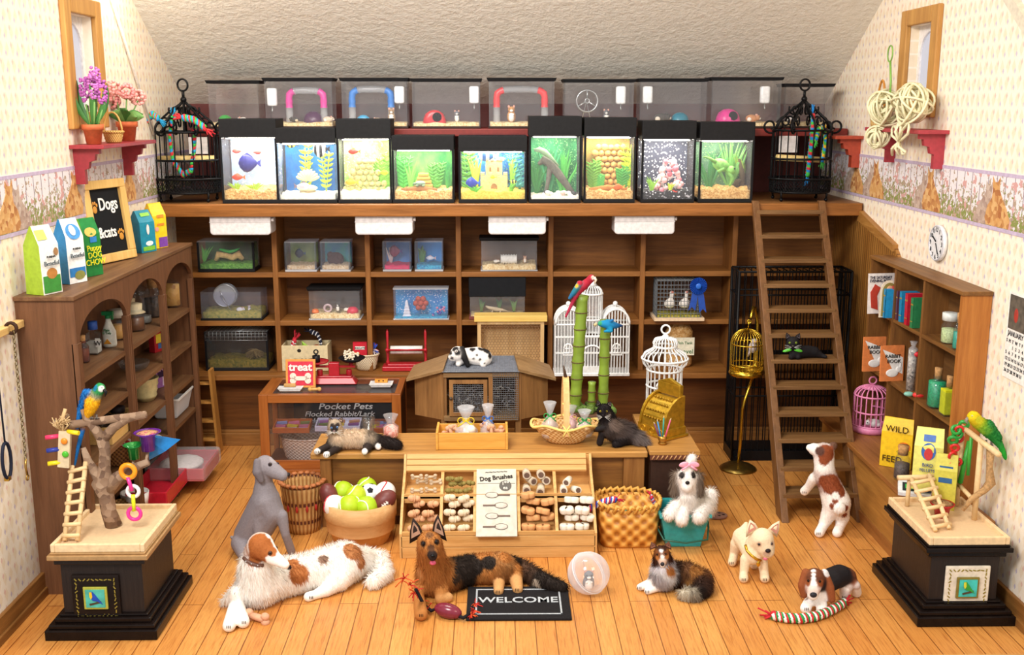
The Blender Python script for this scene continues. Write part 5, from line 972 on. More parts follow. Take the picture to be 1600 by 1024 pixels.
def cookie(b,k):b.at(sc=k);[b.lathe([(.001,-.018),(.028,-.018),(.03,-.012),(.03,.012),(.026,.018),(.001,.018)],c=(x,0,0),n=14)for x in(-.018,.018)];b.X=None
def knot(b,k):b.ell((-.02*k,0,0),(.03*k,.026*k,.026*k));b.ell((.02*k,0,.004*k),(.026*k,.024*k,.022*k));b.ring((0,0,0),.024*k,.006*k,(1,0,0),n=12)
def tubeb(b,k):
 b.at(rx=.0,ry=0,rz=0).cyl((0,.05*k,0),(0,-.035*k,.0),.026*k,.03*k);b.use(C('#6a5246',.9)).cyl((0,-.03*k,.0),(0,-.0375*k,.0),.02*k,.02*k);b.X=None
def bn(b,k):bone(b,k)
fill('pale small rawhide bone in the upper left compartment of the bin','treats in the upper left compartment',640,684,1,6,(bn,C('#cdb596',.7),'rawhide_bone'))
fill('olive green dental chew in the second upper compartment','treats in the second upper compartment',696,738,1,8,(knot,C('#8a7a3a',.7),'dental_chew'),.8)
fill('hollow marrow bone in the upper compartment right of the card','treats in the third upper compartment',815,860,1,6,(tubeb,C('#cfbfa8',.7),'marrow_bone'),1.1)
fill('white hollow bone in the upper right compartment','treats in the upper right compartment',875,915,1,3,(tubeb,C('#e6ddcc',.7),'marrow_bone'),1.0)
fill('peach biscuit in the lower left compartment of the bin','treats in the lower left compartment',638,682,0,9,(knot,C('#d8a47a',.7),'dog_biscuit'),1.05)
fill('cream rawhide knot in the second lower compartment','treats in the second lower compartment',694,738,0,10,(knot,C('#e6d2b4',.7),'rawhide_knot'),1.05)
fill('tan double round cookie in the lower compartment right of the card','treats in the third lower compartment',816,862,0,9,(cookie,C('#d8a068',.75),'dog_cookie'),1.15)
fill('white double round cookie in the lower right compartment','treats in the lower right compartment',876,924,0,8,(cookie,C('#ece2d2',.75),'dog_cookie'),1.2)
# ---------------------------------------------------------------- hutch behind the counter
YH=9.15;hx0,hx1=P(693,600,Y=YH).x,P(810,600,Y=YH).x;zt,zb=P(750,581,Y=YH).z,P(750,657,Y=YH).z;HX=(hx0+hx1)/2;w=(hx1-hx0)/2;HWZ=WOOD('#7a5430','#a87a48','z');HWX=WOOD('#7a5a38','#a28158','x')
t=T('rabbit_hutch','wooden rabbit hutch with wire mesh door and sloping side roofs','hutch',(HX,YH,0));hd=.42
def grid(b,o,u,v,nu,nv,r=.002):
 o,u,v=Vector(o),Vector(u),Vector(v)
 for i in range(nu+1):b.tube([o+u*i/nu,o+u*i/nu+v],r,4,cap=False)
 for i in range(nv+1):b.tube([o+v*i/nv,o+v*i/nv+u],r,4,cap=False)
for s in(-1,1):
 b=MB(HWZ);x1=s*(w+.27);b.prism([(s*w,0.01,zb),(x1,hd*.45,zb),(x1,hd*.45,zt-.1),(s*w,.01,zt-.015)],(0,hd*.5,0));O('side_wing',b,t)
 b=MB(HWX);zr0,zr1=zt+.005,zt-.12;b.prism([(s*w,-.03,zr0),(s*(w+.34),hd*.3,zr1),(s*(w+.3),hd+.1,zr1+.03),(s*(w-.03),hd+.04,zr0+.03)],(0,0,.025));O('side_roof',b,t)
 for y in(.02,hd-.04):b=MB(HWZ);b.box(s*w-.025,s*w+.025,y,y+.05,0,zt-.01);O('leg',b,t)
b=MB(HWX);b.box(-w,w,0,hd,zb,zb+.03);O('floor_board',b,t);b=MB(C('#4a3220',.8));b.box(-w,w,hd-.02,hd,zb,zt);O('rear_board',b,t)
xm=P(765,600,Y=YH).x-HX;
for z0,z1 in((zt-.05,zt-.01),(zb,zb+.04)):b=MB(HWX);b.box(-w,w,-.01,.02,z0,z1);O('front_rail',b,t)
b=MB(HWZ);b.box(xm-.01,xm+.03,-.012,.02,zb,zt-.05);O('mid_post',b,t)
dr=T2=MB(HWZ);dx0,dx1,dz0,dz1=-w+.05,xm-.02,zb+.045,zt-.07
for q in((dx0,dx0+.035,dz0,dz1),(dx1-.035,dx1,dz0,dz1),(dx0+.035,dx1-.035,dz0,dz0+.035),(dx0+.035,dx1-.035,dz1-.035,dz1)):dr.box(q[0],q[1],-.025,-.012,q[2],q[3])
door=O('door',dr,t);b=MB(C('#4a3a2c',.5));b.ell((dx0+.015,-.035,(dz0+dz1)/2),.016);O('knob',b,door)
GM=C('#7f8288',.4,.6);b=MB(GM);grid(b,(dx0+.035,-.015,dz0+.035),(dx1-dx0-.07,0,0),(0,0,dz1-dz0-.07),14,14);O('wire_mesh',b,door)
b=MB(GM);grid(b,(xm+.03,-.014,zb+.01),(w-xm-.03,0,0),(0,0,zt-zb-.01),12,22);O('wire_mesh',b,t)
b=MB(C('#7b7f8a',.5,.3));b.raw([(-w-.01,-.035,zt+.004),(w+.01,-.035,zt+.004),(w-.03,hd+.05,zt+.03),(-w+.03,hd+.05,zt+.03)],[(0,1,2,3)],False);grid(b,(-w-.01,-.035,zt+.006),(2*w+.02,0,0),(.01,hd+.085,.026),30,20,.0025);O('mesh_roof',b,t)
t2=T('hay_bedding','pale grey shredded hay filling the rabbit hutch','hay',(HX,YH+.12,zb+.033));b=MB(C('#a9adb8',.9),C('#c4c0b8',.9));rr=random.Random(6)
for k in range(150):b.cur=k%2;p=Vector((rr.uniform(-w+.05,w-.05),rr.uniform(-.06,.16),rr.uniform(0,.26)));d=Vector((rr.gauss(0,1),rr.gauss(0,.6),rr.gauss(0,1))).normalized()*.06;b.tube([p,p+d*.5+Vector((0,0,.01)),p+d],.004,3)
for v_ in b.v:pass
b.v=[(x,y,max(z,.0))for x,y,z in b.v];o=O('shredded_hay',b,t2);t2['kind']='stuff'
# bamboo perch stand
YBM=9.1;v=P(925,640,Y=YBM);t=T('bamboo_perch','parrot perch of green bamboo stems rising from a mossy pot','perch',(v.x,YBM,0));zb_=v.z;b=MB(C('#5b3a24',.7));b.lathe([(.13,0),(.19,zb_-.05),(.2,zb_),(.17,zb_),(.001,zb_-.02)],n=18);O('pot',b,t)
b=MB(C('#5f7a34',.9,0,.4,60));rr=random.Random(3);[b.ell((rr.gauss(0,.08),rr.gauss(0,.06),zb_+rr.uniform(0,.03)),rr.uniform(.02,.045),n=7,m=5)for k in range(30)];O('moss',b,t)
bm=C('#7f9a34',.4,0,.2,8)
for(px0,py0),(px1,py1),r in(((898,640),(910,462),.05),((942,636),(946,500),.044),((924,640),(925,597),.032)):
 a_,c_=P(px0,py0,Y=YBM),P(px1,py1,Y=YBM);a_.x-=v.x;c_.x-=v.x;a_.y=c_.y=0;a_.z=zb_-.01;b=MB(bm);n=max(3,int((c_.z-a_.z)/.14));pts,rad=[],[]
 for k in range(n*3+1):f=k/(n*3);pts.append(a_.lerp(c_,f));rad.append(r*(1.12 if k%3==0 else .97))
 b.tube(pts,rad,12);O('bamboo_stem',b,t);
 for k in range(1,n):b=MB(C('#5a4a24',.6));b.ring(a_.lerp(c_,k/n),r*1.1,.006,n=14,k=4);O('node_ring',b,t)
 # ---------------------------------------------------------------- wares on the lower fitted shelf
def S3(px,py=582,dy=.12):v=P(px,py,Y=YS+dy);return Vector((v.x,YS+dy,SH[2]+.003))
t=T('toy_crate','cream wooden crate painted Paws holding dog toys on the third shelf','crate',S3(480));x0,x1=XW(440,513,YS,560);w=(x1-x0)/2;h=P(480,541,Y=YS).z-SH[2];CRM=C('#dccba2',.6)
for nm,q in(('front_board',(-w,w,-.12,-.1,0,h)),('back_board',(-w,w,.13,.15,0,h)),('end_board',(-w,-w+.02,-.1,.13,0,h)),('end_board',(w-.02,w,-.1,.13,0,h)),('bottom',(-w+.02,w-.02,-.1,.13,0,.02))):b=MB(CRM);b.box(*q);O(nm,b,t,bev=.003)
TEXT('paws',.13,C('#2a2420',.7),t,(.02,-.123,.07));b=MB(C('#2a2420'));b.ell((-.05,-.121,.21),(.02,.003,.018));O('paw_print',b,t)
cv=t.location
def rope(label,pts,r,c1,c2,loc,name='rope_toy',c3=None):
 t=T(name,label,'rope toy',loc);L=len(pts);m=14*max(1,L-1)//2
 def at(f):f=f*(L-1);i=min(int(f),L-2);return Vector(pts[i]).lerp(Vector(pts[i+1]),f-i)
 cs=[c1,c2,c3 or c1]
 for j,c in enumerate(cs):
  b=MB(C(c,.8));q=[]
  for k in range(m*3+1):
   f=k/(m*3);a=f*m*2.1+j*2.094;p=at(f);q.append(p+Vector((math.cos(a)*.1,math.sin(a),math.sin(a*1)*.8)).normalized()*0+Vector((0,math.cos(a)*r*.6,math.sin(a)*r*.6)))
  b.tube(q,r*.62,6);O('strand',b,t)
 for e,s in((0,-1),(L-1,1)):
  b=MB(C(cs[0],.8));d=(Vector(pts[e])-Vector(pts[e-1 if e else 1])).normalized();[b.tube([Vector(pts[e]),Vector(pts[e])+(d+Vector((rr.uniform(-.5,.5),rr.uniform(-.4,.4),rr.uniform(-.5,.5))))*r*2.4],r*.2,4)for k in range(9)];O('frayed_end',b,t)
 return t
rope('red and white rope toy sticking out of the cream crate',[(0,0,0),(.0,0,.08),(.03,0,.16)],.035,'#c8283a','#f2eeee',cv+Vector((-.14,.0,.13)))
rope('black and white rope toy curling out of the cream crate',[(.02,0,0),(.03,0,.14),(.0,0,.22),(-.07,0,.25)],.022,'#26283a','#e6e6ea',cv+Vector((.12,.0,.13)))
t=T('squeaky_toy','lime green squeaky toy in the cream crate','toy',cv+Vector((-.02,0,.16)));b=MB(C('#8fbf2a',.4));b.leaf((.06,0,-.03),(-.02,0,.12),.06);b.ell((.0,.02,.04),(.07,.03,.04));b.ell((-.06,0,.03),.035);O('toy_body',b,t)
b=MB(C('#a8421e',.4));b.ell((0,0,0),.05);tag(O('ball',b,None,cv+Vector((.1,.03,.19))),'rust brown ball beside the black and white rope in the cream crate','ball')
t=T('wicker_basket','small cream wicker basket of treats on third shelf right of the crate','basket',S3(573,dy=.06));b=MB();basket_mesh(b,.085,.125,.16,WEAVE('#c8b08a','#efe0c4',70),sy=.8);O('wicker',b,t);b=MB(C('#e2cfa8'));b.ring((-.06,.0,.16),.06,.008,(0,1,0),n=14,a0=math.pi*.0,a1=math.pi*2);O('handle',b,t)
carton('small red biscuit box in the cream wicker basket',t.location+Vector((-.06,.01,.12)),.14,.04,.16,'#c81e32',((.15,.55,.7,.2,'#f2efe8'),(.15,.1,.3,.25,'#e8c83a')),text=[('BISCUITS',.5,.6,.026,'#1a1a1a')])
t3=T('toy_pompom','blue and red pompom toy in the cream wicker basket','toy',t.location+Vector((.07,.02,.2)));b=MB(C('#2a4ab8',.7),C('#c8283a',.7),C('#d8c8d0',.5))
for k in range(24):b.cur=k%3;v_=Vector((rr.gauss(0,1),rr.gauss(0,1),rr.gauss(0,1))).normalized();b.leaf((0,0,0),v_*.075,.022,n=3)
O('pompom',b,t3)
# paper roll cutter
t=T('paper_roll_holder','red wooden counter paper dispenser with a white roll on the third shelf','dispenser',S3(636,dy=.06));w=.19;b=MB(REDP);b.box(-w-.05,w+.05,-.09,.09,0,.045);b.box(-w,w,-.06,.06,.045,.065);O('base',b,t,bev=.006)
for s in(-1,1):b=MB(REDP);hz2=P(636,515,Y=YS+.06).z-SH[2];b.lathe([(.016,.045),(.02,.08),(.012,.1),(.018,.2),(.011,.23),(.014,hz2-.03),(.004,hz2)],c=(s*w,0,0),n=10);O('post',b,t)
b=MB(WHT);b.cyl((-w+.03,0,.2),(w-.03,0,.2),.042,n=20);O('paper_roll',b,t);b=MB(REDP);b.tube([(-w,-.05,.21),(w,-.05,.21)],.01);[b.ell((s*w,-.05,.21),.02)for s in(-1,1)];O('cutter_bar',b,t)
# honeycomb mouse hutch
YMH=YS-.17;mx0,mx1=XW(746,850,YMH,540);t=T('mouse_hutch','wooden hutch with honeycomb wire front and yellow lid on the third shelf','hutch',((mx0+mx1)/2,YMH,SH[2]+.003));w=(mx1-mx0)/2;h=P(798,503,Y=YMH).z-SH[2];pw=WOOD('#c49a62','#e3c290','z')
b=MB(WOOD('#d9b056','#efd07c','x'));b.box(-w-.03,w+.03,-.02,.165,h,h+.06);O('lid',b,t,bev=.004)
for nm,q in(('corner_post',(-w,-w+.035,0,.03,0,h)),('corner_post',(w-.035,w,0,.03,0,h)),('top_rail',(-w+.035,w-.035,0,.03,h-.03,h)),('bottom_rail',(-w+.035,w-.035,0,.03,0,.03)),('side_panel',(-w,-w+.02,.03,.15,0,h)),('side_panel',(w-.02,w,.03,.15,0,h)),('floor_board',(-w+.02,w-.02,.03,.15,0,.02)),('back_panel',(-w,w,.15,.16,0,h))):b=MB(pw);b.box(*q);O(nm,b,t)
b=MB(C('#8a6240',.5));r_=.017;nx=int((2*w-.07)/(r_*1.732));nz=int((h-.06)/(r_*1.5))
for j in range(nz+1):
 for i in range(nx+1):
  cx,cz_=-w+.04+r_*1.732*(i+.5*(j%2)),.035+r_*1.5*j
  if cx<w-.04:b.tube([(cx+r_*math.cos(a),.004,cz_+r_*math.sin(a))for a in[math.pi/6+math.pi/3*k for k in range(-1,3)]],.0024,3,cap=False)
O('honeycomb_mesh',b,t)
# ---------------------------------------------------------------- white cages
CWH=C('#f0f2f4',.35)
def arched_face(b,x0,x1,y,z0,zs,za,n,r=.006,rim=.012):
 """bars under an arch: springing height zs, apex za"""
 m,hw_=(x0+x1)/2,(x1-x0)/2
 for i in range(n+1):
  x=x0+(x1-x0)*i/n;u=(x-m)/hw_;zt_=zs+(za-zs)*math.sqrt(max(0,1-u*u));b.tube([(x,y,z0),(x,y,zt_)],r,5,cap=False)
 b.tube([(m+hw_*math.cos(a),y,zs+(za-zs)*math.sin(a))for a in[math.pi*k/14 for k in range(15)]],rim,6)
 b.tube([(x0,y,z0),(x1,y,z0)],rim,6);b.tube([(x0,y,zs),(x1,y,zs)],rim*.8,6)
YP=YS-.245;a,c=XW(868,983,YP,540);t=T('palace_birdcage','large white three domed wire birdcage on the third shelf','birdcage',((a+c)/2,YP+.12,SH[2]+.003));w=(c-a)/2
def pz(py):return P(925,py,Y=YP).z-SH[2]
ws=w*.36;zs1,za1=pz(508),pz(484)
for y,nm in((-.12,'front_bars'),(.09,'rear_bars')):
 b=MB(CWH);arched_face(b,-w,-w+2*ws,y,.02,zs1,za1,9);arched_face(b,w-2*ws,w,y,.02,zs1,za1,9);arched_face(b,-w+2*ws,w-2*ws,y,.02,pz(527),pz(527)+.002,7);O(nm,b,t)
b=MB(CWH);[b.tube([(s*w,-.12+.21*i/6,.02),(s*w,-.12+.21*i/6,zs1)],.005,5,cap=False)for s in(-1,1)for i in range(1,6)];O('side_bars',b,t)
b=MB(CWH);b.box(-w-.01,w+.01,-.135,.11,0,.03);O('base',b,t,bev=.004)
b=MB(CWH);[b.box(-w,w,-.128,-.118,z-.008,z+.008)for z in(pz(527),pz(552))];O('cross_rails',b,t)
for s in(-1,1):
 b=MB(CWH);X=s*(w-ws)
 for i in range(5):
  y=-.12+.21*i/4;b.tube([(X+ws*math.cos(a),y,zs1+(za1-zs1)*math.sin(a))for a in[math.pi*k/12 for k in range(13)]],.007,5)
 b.tube([(X,-.12,za1),(X,.09,za1)],.01);b.ell((X,-.0,za1+.035),.025);b.cyl((X,0,za1),(X,0,za1+.03),.01);O('side_dome',b,t)
b=MB(CWH);rT=w-2*ws;zt1,zt2=pz(502),pz(462)
for i in range(20):
 a_=2*math.pi*i/20;b.tube([(math.cos(a_)*rT,-.02+math.sin(a_)*rT*.85,pz(527)),(math.cos(a_)*rT,-.02+math.sin(a_)*rT*.85,zt2)]+[(math.cos(a_)*rT*math.cos(q),-.02+math.sin(a_)*rT*.85*math.cos(q),zt2+.085*math.sin(q))for q in(.4,.8,1.2,1.5)],.0055,5,cap=False)
b.ring((0,-.02,zt1),rT,.01,sy=.85);b.ring((0,-.02,zt2),rT,.012,sy=.85);b.ring((0,-.02,pz(527)),rT,.01,sy=.85);b.lathe([(.05,zt2+.08),(.03,zt2+.11),(.012,zt2+.14),(.012,zt2+.16),(.001,zt2+.18)],c=(0,-.02,0),n=12);O('centre_tower',b,t)
for s in(-1,1):b=MB(CWH);X=s*(w-ws*.95);b.box(X-.055,X+.055,-.13,-.122,pz(556),pz(551));arched_face(b,X-.04,X+.04,-.128,pz(552),pz(545),pz(538),3,.008,.009);O('arched_window',b,t)
b=MB(CWH);b.tube([((w-2*ws)*math.cos(a),-.128,pz(556)+.1*math.sin(a))for a in[math.pi*k/14 for k in range(15)]],.01);b.box(-rT,rT,-.13,-.12,.03,.1);O('arched_doorway',b,t)
# round white cage
def round_cage(t,mat,r,z0,z1,dome,nb,br,rim,ringz=(),base=.05,cx=0,cy=0,bulge=0):
 b=MB(mat);b.lathe([(r*1.02,z0),(r*1.08,z0+base*.4),(r*1.03,z0+base),(r*.9,z0+base),(r*.9,z0+.01),(.001,z0+.01)],c=(cx,cy,0),n=24);O('base_tray',b,t)
 b=MB(mat)
 for i in range(nb):
  a_=2*math.pi*i/nb;pts=[(r,z0+base),(r,z1)]+[(r*math.cos(q)*(1+bulge*math.sin(2*q)),z1+dome*math.sin(q))for q in(.25,.5,.75,1.0,1.25,1.5)]
  b.tube([(cx+math.cos(a_)*p,cy+math.sin(a_)*p,z)for p,z in pts],br,5,cap=False)
 O('wire_bars',b,t);
 for z in(z0+base,z1)+tuple(ringz):b=MB(mat);b.ring((cx,cy,z),r,rim,n=28,k=5);O('hoop',b,t)
v=P(1031,645,Z=ZC+.014);t=T('pagoda_birdcage','round white wire birdcage with a flared double dome on the side desk','birdcage',(v.x,9.14,ZC+.014));YY=9.14
def qz(py):return P(1031,py,Y=YY).z-ZC-.014
r=.155;b=MB(CWH)
prof=[(r,.05),(r,qz(575)),(r*1.22,qz(568)),(r*1.3,qz(560)),(r*1.15,qz(552)),(r*.7,qz(545)),(r*.62,qz(541)),(r*.7,qz(536)),(r*.6,qz(530)),(r*.2,qz(527))]
for i in range(22):a_=2*math.pi*i/22;b.tube([(math.cos(a_)*p,math.sin(a_)*p,z)for p,z in prof],.006,5,cap=False)
O('wire_bars',b,t);b=MB(CWH);b.lathe([(r*1.1,0),(r*1.15,.02),(r*1.05,.05),(r*.95,.05),(.001,.02)],n=24);O('base_tray',b,t)
for p,z in((r,.05),(r,qz(577)),(r,qz(602)),(r*1.31,qz(560)),(r*.64,qz(541)),(r*1.02,.1)):b=MB(CWH);b.ring((0,0,z),p,.01,n=28);O('hoop',b,t)
b=MB(CWH);b.lathe([(r*.3,qz(528)),(r*.15,qz(524)),(.012,qz(521))],n=14);b.ring((0,0,qz(515)),.038,.009,(0,1,0),n=18);O('hanging_ring',b,t)
b=MB(CWH);arched_face(b,-.09,.06,-r-.005,.12,qz(598),qz(588),5,.006,.01);O('door',b,t)
# dove cage with rosette on the second shelf
YV=YS-.06;a,c=XW(1027,1096,YV,470);t=T('dove_cage','wire mesh cage holding two white doves on the second shelf','cage',((a+c)/2,YV,SH[1]+.003));w=(c-a)/2;h=P(1060,440,Y=YV).z-SH[1];dp=.3
b=MB(C('#e2c6a4',.6));b.box(-w-.03,w+.03,-.03,dp,0,.03);O('wood_base',b,t);b=MB(C('#8a9098',.35,.6));z0=.03
grid(b,(-w,0,z0),(2*w,0,0),(0,0,h-z0),13,9,.0028);grid(b,(-w,dp-.03,z0),(2*w,0,0),(0,0,h-z0),13,9,.0028);grid(b,(-w,0,z0),(0,dp-.03,0),(0,0,h-z0),8,9,.0028);grid(b,(w,0,z0),(0,dp-.03,0),(0,0,h-z0),8,9,.0028);grid(b,(-w,0,h),(2*w,0,0),(0,dp-.03,0),13,8,.0028);O('wire_mesh',b,t)
DVC=t.location.copy();b=MB(GRAVEL['moss']);b.box(-w+.01,w-.01,.01,dp-.04,.031,.05);O('straw_litter',b,t)
v=P(1091,447,Y=YV-.02);t=T('rosette','blue pleated prize rosette with two ribbon tails on the dove cage','rosette',v);RB=C('#1c4aa8',.4)
b=MB(RB)
for i in range(28):a_=2*math.pi*i/28;r0=.085;b.raw([(0,-.01,0),(math.cos(a_)*r0,-.004,math.sin(a_)*r0),(math.cos(a_+.11)*r0,-.022,math.sin(a_+.11)*r0),(math.cos(a_+.224)*r0,-.004,math.sin(a_+.224)*r0)],[(0,1,2),(0,2,3)],False)
b.cyl((0,-.0,0),(0,.006,0),.08,n=24);O('pleats',b,t);b=MB(C('#2a6ad0',.3));b.ell((0,-.025,0),(.03,.01,.03));O('button',b,t)
for s,l in((-1,.25),(1,.27)):b=MB(RB);b.prism([(-.028+s*.02,0,-.03),(.028+s*.02,0,-.03),(.035+s*.055,0,-l),(s*.055,0,-l+.04),(-.035+s*.055,0,-l)],(0,.004,0));O('ribbon_tail',b,t)
# gravel bag
t=T('gravel_bag','clear bag of tan gravel with a paper label on the third shelf','bag',S3(1059,dy=.16));x0,x1=XW(1037,1080,YS+.1,540);w=(x1-x0)/2;h=P(1059,506,Y=YS+.1).z-SH[2]
b=MB(SPECK([(0,'#a8783c'),(.5,'#c89a5c'),(1,'#dab784')],60,.7));b.lathe([(w*.85,0),(w,.03),(w*.95,h*.5),(w,h*.8),(w*.75,h*.95),(w*.2,h),(w*.25,h*1.08)],n=20,sy=.7);O('gravel_bag',b,t)
b=MB(C('#e6e2cc',.6));b.box(-w*.4,w*1.0,-w*.78,-w*.76,h*.3,h*.7);O('label',b,t);TEXT('Gravel',.065,C('#2a6a3a',.6),t,(w*.3,-w*.79,h*.34));TEXT('Fish Tank',.04,C('#2a6a3a',.6),t,(w*.3,-w*.79,h*.55))
# ---------------------------------------------------------------- right side: bench, bookcase and their contents
XB=P(1384,863,Z=0).x;ZB=P(1318,683,X=XB).z;BY0,BY1=6.9,9.5
BW=WOOD('#7a4a22','#a87038','y',.45)
t=T('wall_bench','long low brown wooden bench box along the right wall','bench',(XB,0,0));b=MB(BW);b.box(-.015,XR-XB-.035,BY0,BY1,ZB-.04,ZB);O('bench_top',b,t,bev=.005)
b=MB(WOOD('#8a5a28','#b9853f','y',.45));b.box(.02,.05,BY0,BY1,0,ZB-.04);O('front_panel',b,t);b=MB(BW);b.box(.0,.05,BY0,BY1,0,.09);O('plinth',b,t);b=MB(BW);b.box(.02,XR-XB-.05,BY0,BY0+.03,0,ZB-.04);O('end_panel',b,t)
BKX=P(1506,456,Z=2.12).x;BKZ=P(1506,456,X=BKX).z;KY=[P(1362,396,X=BKX).y,P(1400,420,X=BKX).y,P(1445,437,X=BKX).y,P(1506,456,X=BKX).y]
R1=P(1394,498,X=BKX).z;R2=P(1389,595,X=BKX).z
t=T('cubby_bookcase','brown wooden bookcase with six open cubbies on the right bench','bookcase',(BKX,0,ZB+.002));BD=XR-BKX-.005;KZ=WOOD('#5d3a1a','#8a5c2c','z',.55);KYM=WOOD('#5d3a1a','#8f6230','y',.5);z0=ZB
b=MB(WOOD('#9a5a24','#bf7d3a','z',.45));b.box(0,BD,KY[3],KY[3]+.045,0,BKZ-z0-.03);O('side_panel',b,t);b=MB(KZ);b.box(0,BD,KY[0]-.04,KY[0],0,BKZ-z0-.03);O('side_panel',b,t)
b=MB(KYM);b.box(-.015,BD,KY[3]-.015,KY[0]-.0,BKZ-z0-.03,BKZ-z0);O('top',b,t,bev=.004);b=MB(WOOD('#4a2f15','#74502a','y',.6));b.box(BD-.012,BD,KY[3]+.045,KY[0]-.04,0,BKZ-z0-.03);O('back_panel',b,t)
for y in KY[1:3]:b=MB(KZ);b.box(0,BD-.012,y-.018,y+.018,0,BKZ-z0-.03);O('divider',b,t)
for z in(R1-z0,R2-z0):b=MB(KYM);b.box(.004,BD-.012,KY[3]+.045,KY[0]-.04,z-.03,z);O('shelf',b,t)
def onbk(px,z,dx=.09):return XZ(px,BKX+dx,z+.003)
# books
def book(label,loc,th,w_,h,c,lean=0,name='book',rz=0):
 """spine faces -x, thickness along y"""
 t=T(name,label,'book',loc,rot=(lean,0,rz));b=MB(C(c,.4));b.box(-w_/2,w_/2,-th/2,-th/2+.004,0,h);b.box(-w_/2,w_/2,th/2-.004,th/2,0,h);b.box(-w_/2-.002,-w_/2+.004,-th/2,th/2,0,h);O('cover',b,t)
 b=MB(C('#eeeae0',.8));b.box(-w_/2+.004,w_/2-.006,-th/2+.004,th/2-.004,.004,h-.006);O('pages',b,t);b=MB(C('#c9a84a',.4,.5));b.box(-w_/2-.004,-w_/2-.001,-th/2+.004,th/2-.004,h*.75,h*.8);b.box(-w_/2-.004,-w_/2-.001,-th/2+.004,th/2-.004,h*.2,h*.23);O('gilt_bands',b,t)
for i,(px,c,h,l)in enumerate(((1407,'#b01c34',.265,'crimson book leaning at the left of the shelf row'),(1413,'#5a3040',.24,'thin maroon book second in the shelf row'),(1419,'#1a7fae',.25,'blue book in the middle of the shelf row'),(1428,'#b81c30',.255,'red book right of the blue one in the shelf row'),(1437,'#2a7a4a',.24,'dark green book at the right end of the shelf row'))):
 book(l,XZ(px,BKX+.0+.075,R1+.003),(.055,.03,.05,.055,.05)[i],.14,h,c,lean=-.04)
t=T('magazine','pale magazine with a red dressed figure leaning in the far top cubby','magazine',XZ(1378,BKX-.01,R1+.003),rot=(-.08,0,.12));w=.13;h=.34
b=MB(C('#e8e0dc',.5));b.box(-w,w,0,.006,0,h);O('cover',b,t);TEXT('THE SATURDAY\nEVENING POST',.034,C('#2a2a40',.6),t,(-w+.012,-.004,h-.045),al='LEFT',sx=.8);b=MB(C('#b83a2a',.6));b.prism([(-.1,-.004,.05),(-.04,-.004,.03),(-.05,-.004,.15),(-.02,-.004,.22),(-.07,-.004,.25),(-.11,-.004,.18)],(0,.003,0));O('figure_print',b,t)
t=T('picture_card','arched picture card of a green robed figure before the magazine','card',XZ(1384,BKX-.02,R1+.003)+Vector((0,-.05,0)),rot=(-.05,0,.1));pts=[(-.08,0,0),(.09,0,0),(.085,0,.2)]+[(.005+.08*math.cos(a),0,.22+.09*math.sin(a))for a in[math.pi*k/10 for k in range(11)]]
b=MB(C('#e8d8c0',.5));b.prism(pts,(0,.006,0));O('card',b,t);b=MB(C('#8a7a3a',.6));b.prism([(x*.8,-.003,z*.9+.01)for x,_,z in pts],(0,.003,0));O('robe_print',b,t);b=MB(C('#d8a078'));b.ell((.005,-.004,.23),(.03,.003,.035));O('face_print',b,t)
book('bright blue book standing face out before the picture card',XZ(1386,BKX+.0,R1+.003)+Vector((.01,-.09,0)),.04,.15,.24,'#1a86bc',rz=.0)
t=T('folded_card','white folded card leaning right of the bright blue book','card',XZ(1394,BKX+.03,R1+.003)+Vector((0,-.06,0)),rot=(0,.25,0));b=MB(WHT);b.box(-.04,.04,0,.004,0,.16);b.use(C('#2a3a6a'));b.box(-.03,.03,-.002,-.0005,.02,.06);O('card',b,t)
for k,(px,dy)in enumerate(((1364,0),(1382,-.06))):
 t=T('rabbit_booklet',('orange rabbit booklet standing behind in the far middle cubby','orange rabbit booklet standing in front in the far middle cubby')[k],'booklet',XZ(px,BKX-.02+.0,R2+.003)+Vector((.03*k,dy-.02,0)),rot=(-.05,0,.1));w=.1;h=.3
 b=MB(C('#dc8248',.5));b.box(-w,w,0,.02,0,h);O('cover',b,t);b=MB(WHT);b.raw([(-w+.01,-.002,h-.03),(w-.01,-.002,h-.1),(w-.01,-.002,.06),(0,-.002,.1)],[(0,3,2,1)],False);b.ell((.0,-.003,.07),(.055,.004,.035));b.ell((.055,-.004,.1),(.025,.004,.025));b.ell((.07,-.004,.135),(.008,.003,.028));O('rabbit_print',b,t)
 TEXT('RABBIT',.042,C('#1a1a1a',.5),t,(0,-.006,h*.66));TEXT('BOOK',.042,C('#1a1a1a',.5),t,(.01,-.006,h*.52))
jar('clear jar of pale green pellets in the right top cubby',XZ(1483,BKX+.08,R1),.065,.23,C('#c8d49a',.6,0,.3,80),'cap',lidc=C('#d8dcd8',.3),neck=.85);jar('slim teal bottle with white stopper in the right top cubby',XZ(1495,BKX+.05,R1),.035,.27,C('#2aa088',.3),'cork','bottle','slim_bottle',neck=.5)
t=T('candy_tube','tall clear tube of grey seeds tied with a red tag in the middle cubby','tube',XZ(1422,BKX+.06,R2+.003));b=MB(SPECK([(0,'#8a8078'),(.5,'#d8d0c4'),(1,'#4a4440')],60));b.cyl((0,0,0),(0,0,.33),.032);O('seeds',b,t);b=MB(CELLO);b.lathe([(.036,0),(.036,.34),(.015,.36),(.03,.4)],n=12);O('wrapper',b,t);b=MB(C('#d8202e',.4));b.ell((.03,-.03,.3),(.035,.02,.022));O('red_tag',b,t)
b=MB(C('#e03030',.5));b.ell((0,0,.025),(.05,.035,.025));b.use(C('#7fb8a8',.5)).ell((-.06,.05,.02),(.04,.03,.02));tag(O('ribbon_scrap',b,None,XZ(1424,BKX+.0,R2+.003)+Vector((.03,-.07,0))),'crumpled red and green ribbon on the middle cubby shelf','ribbon')
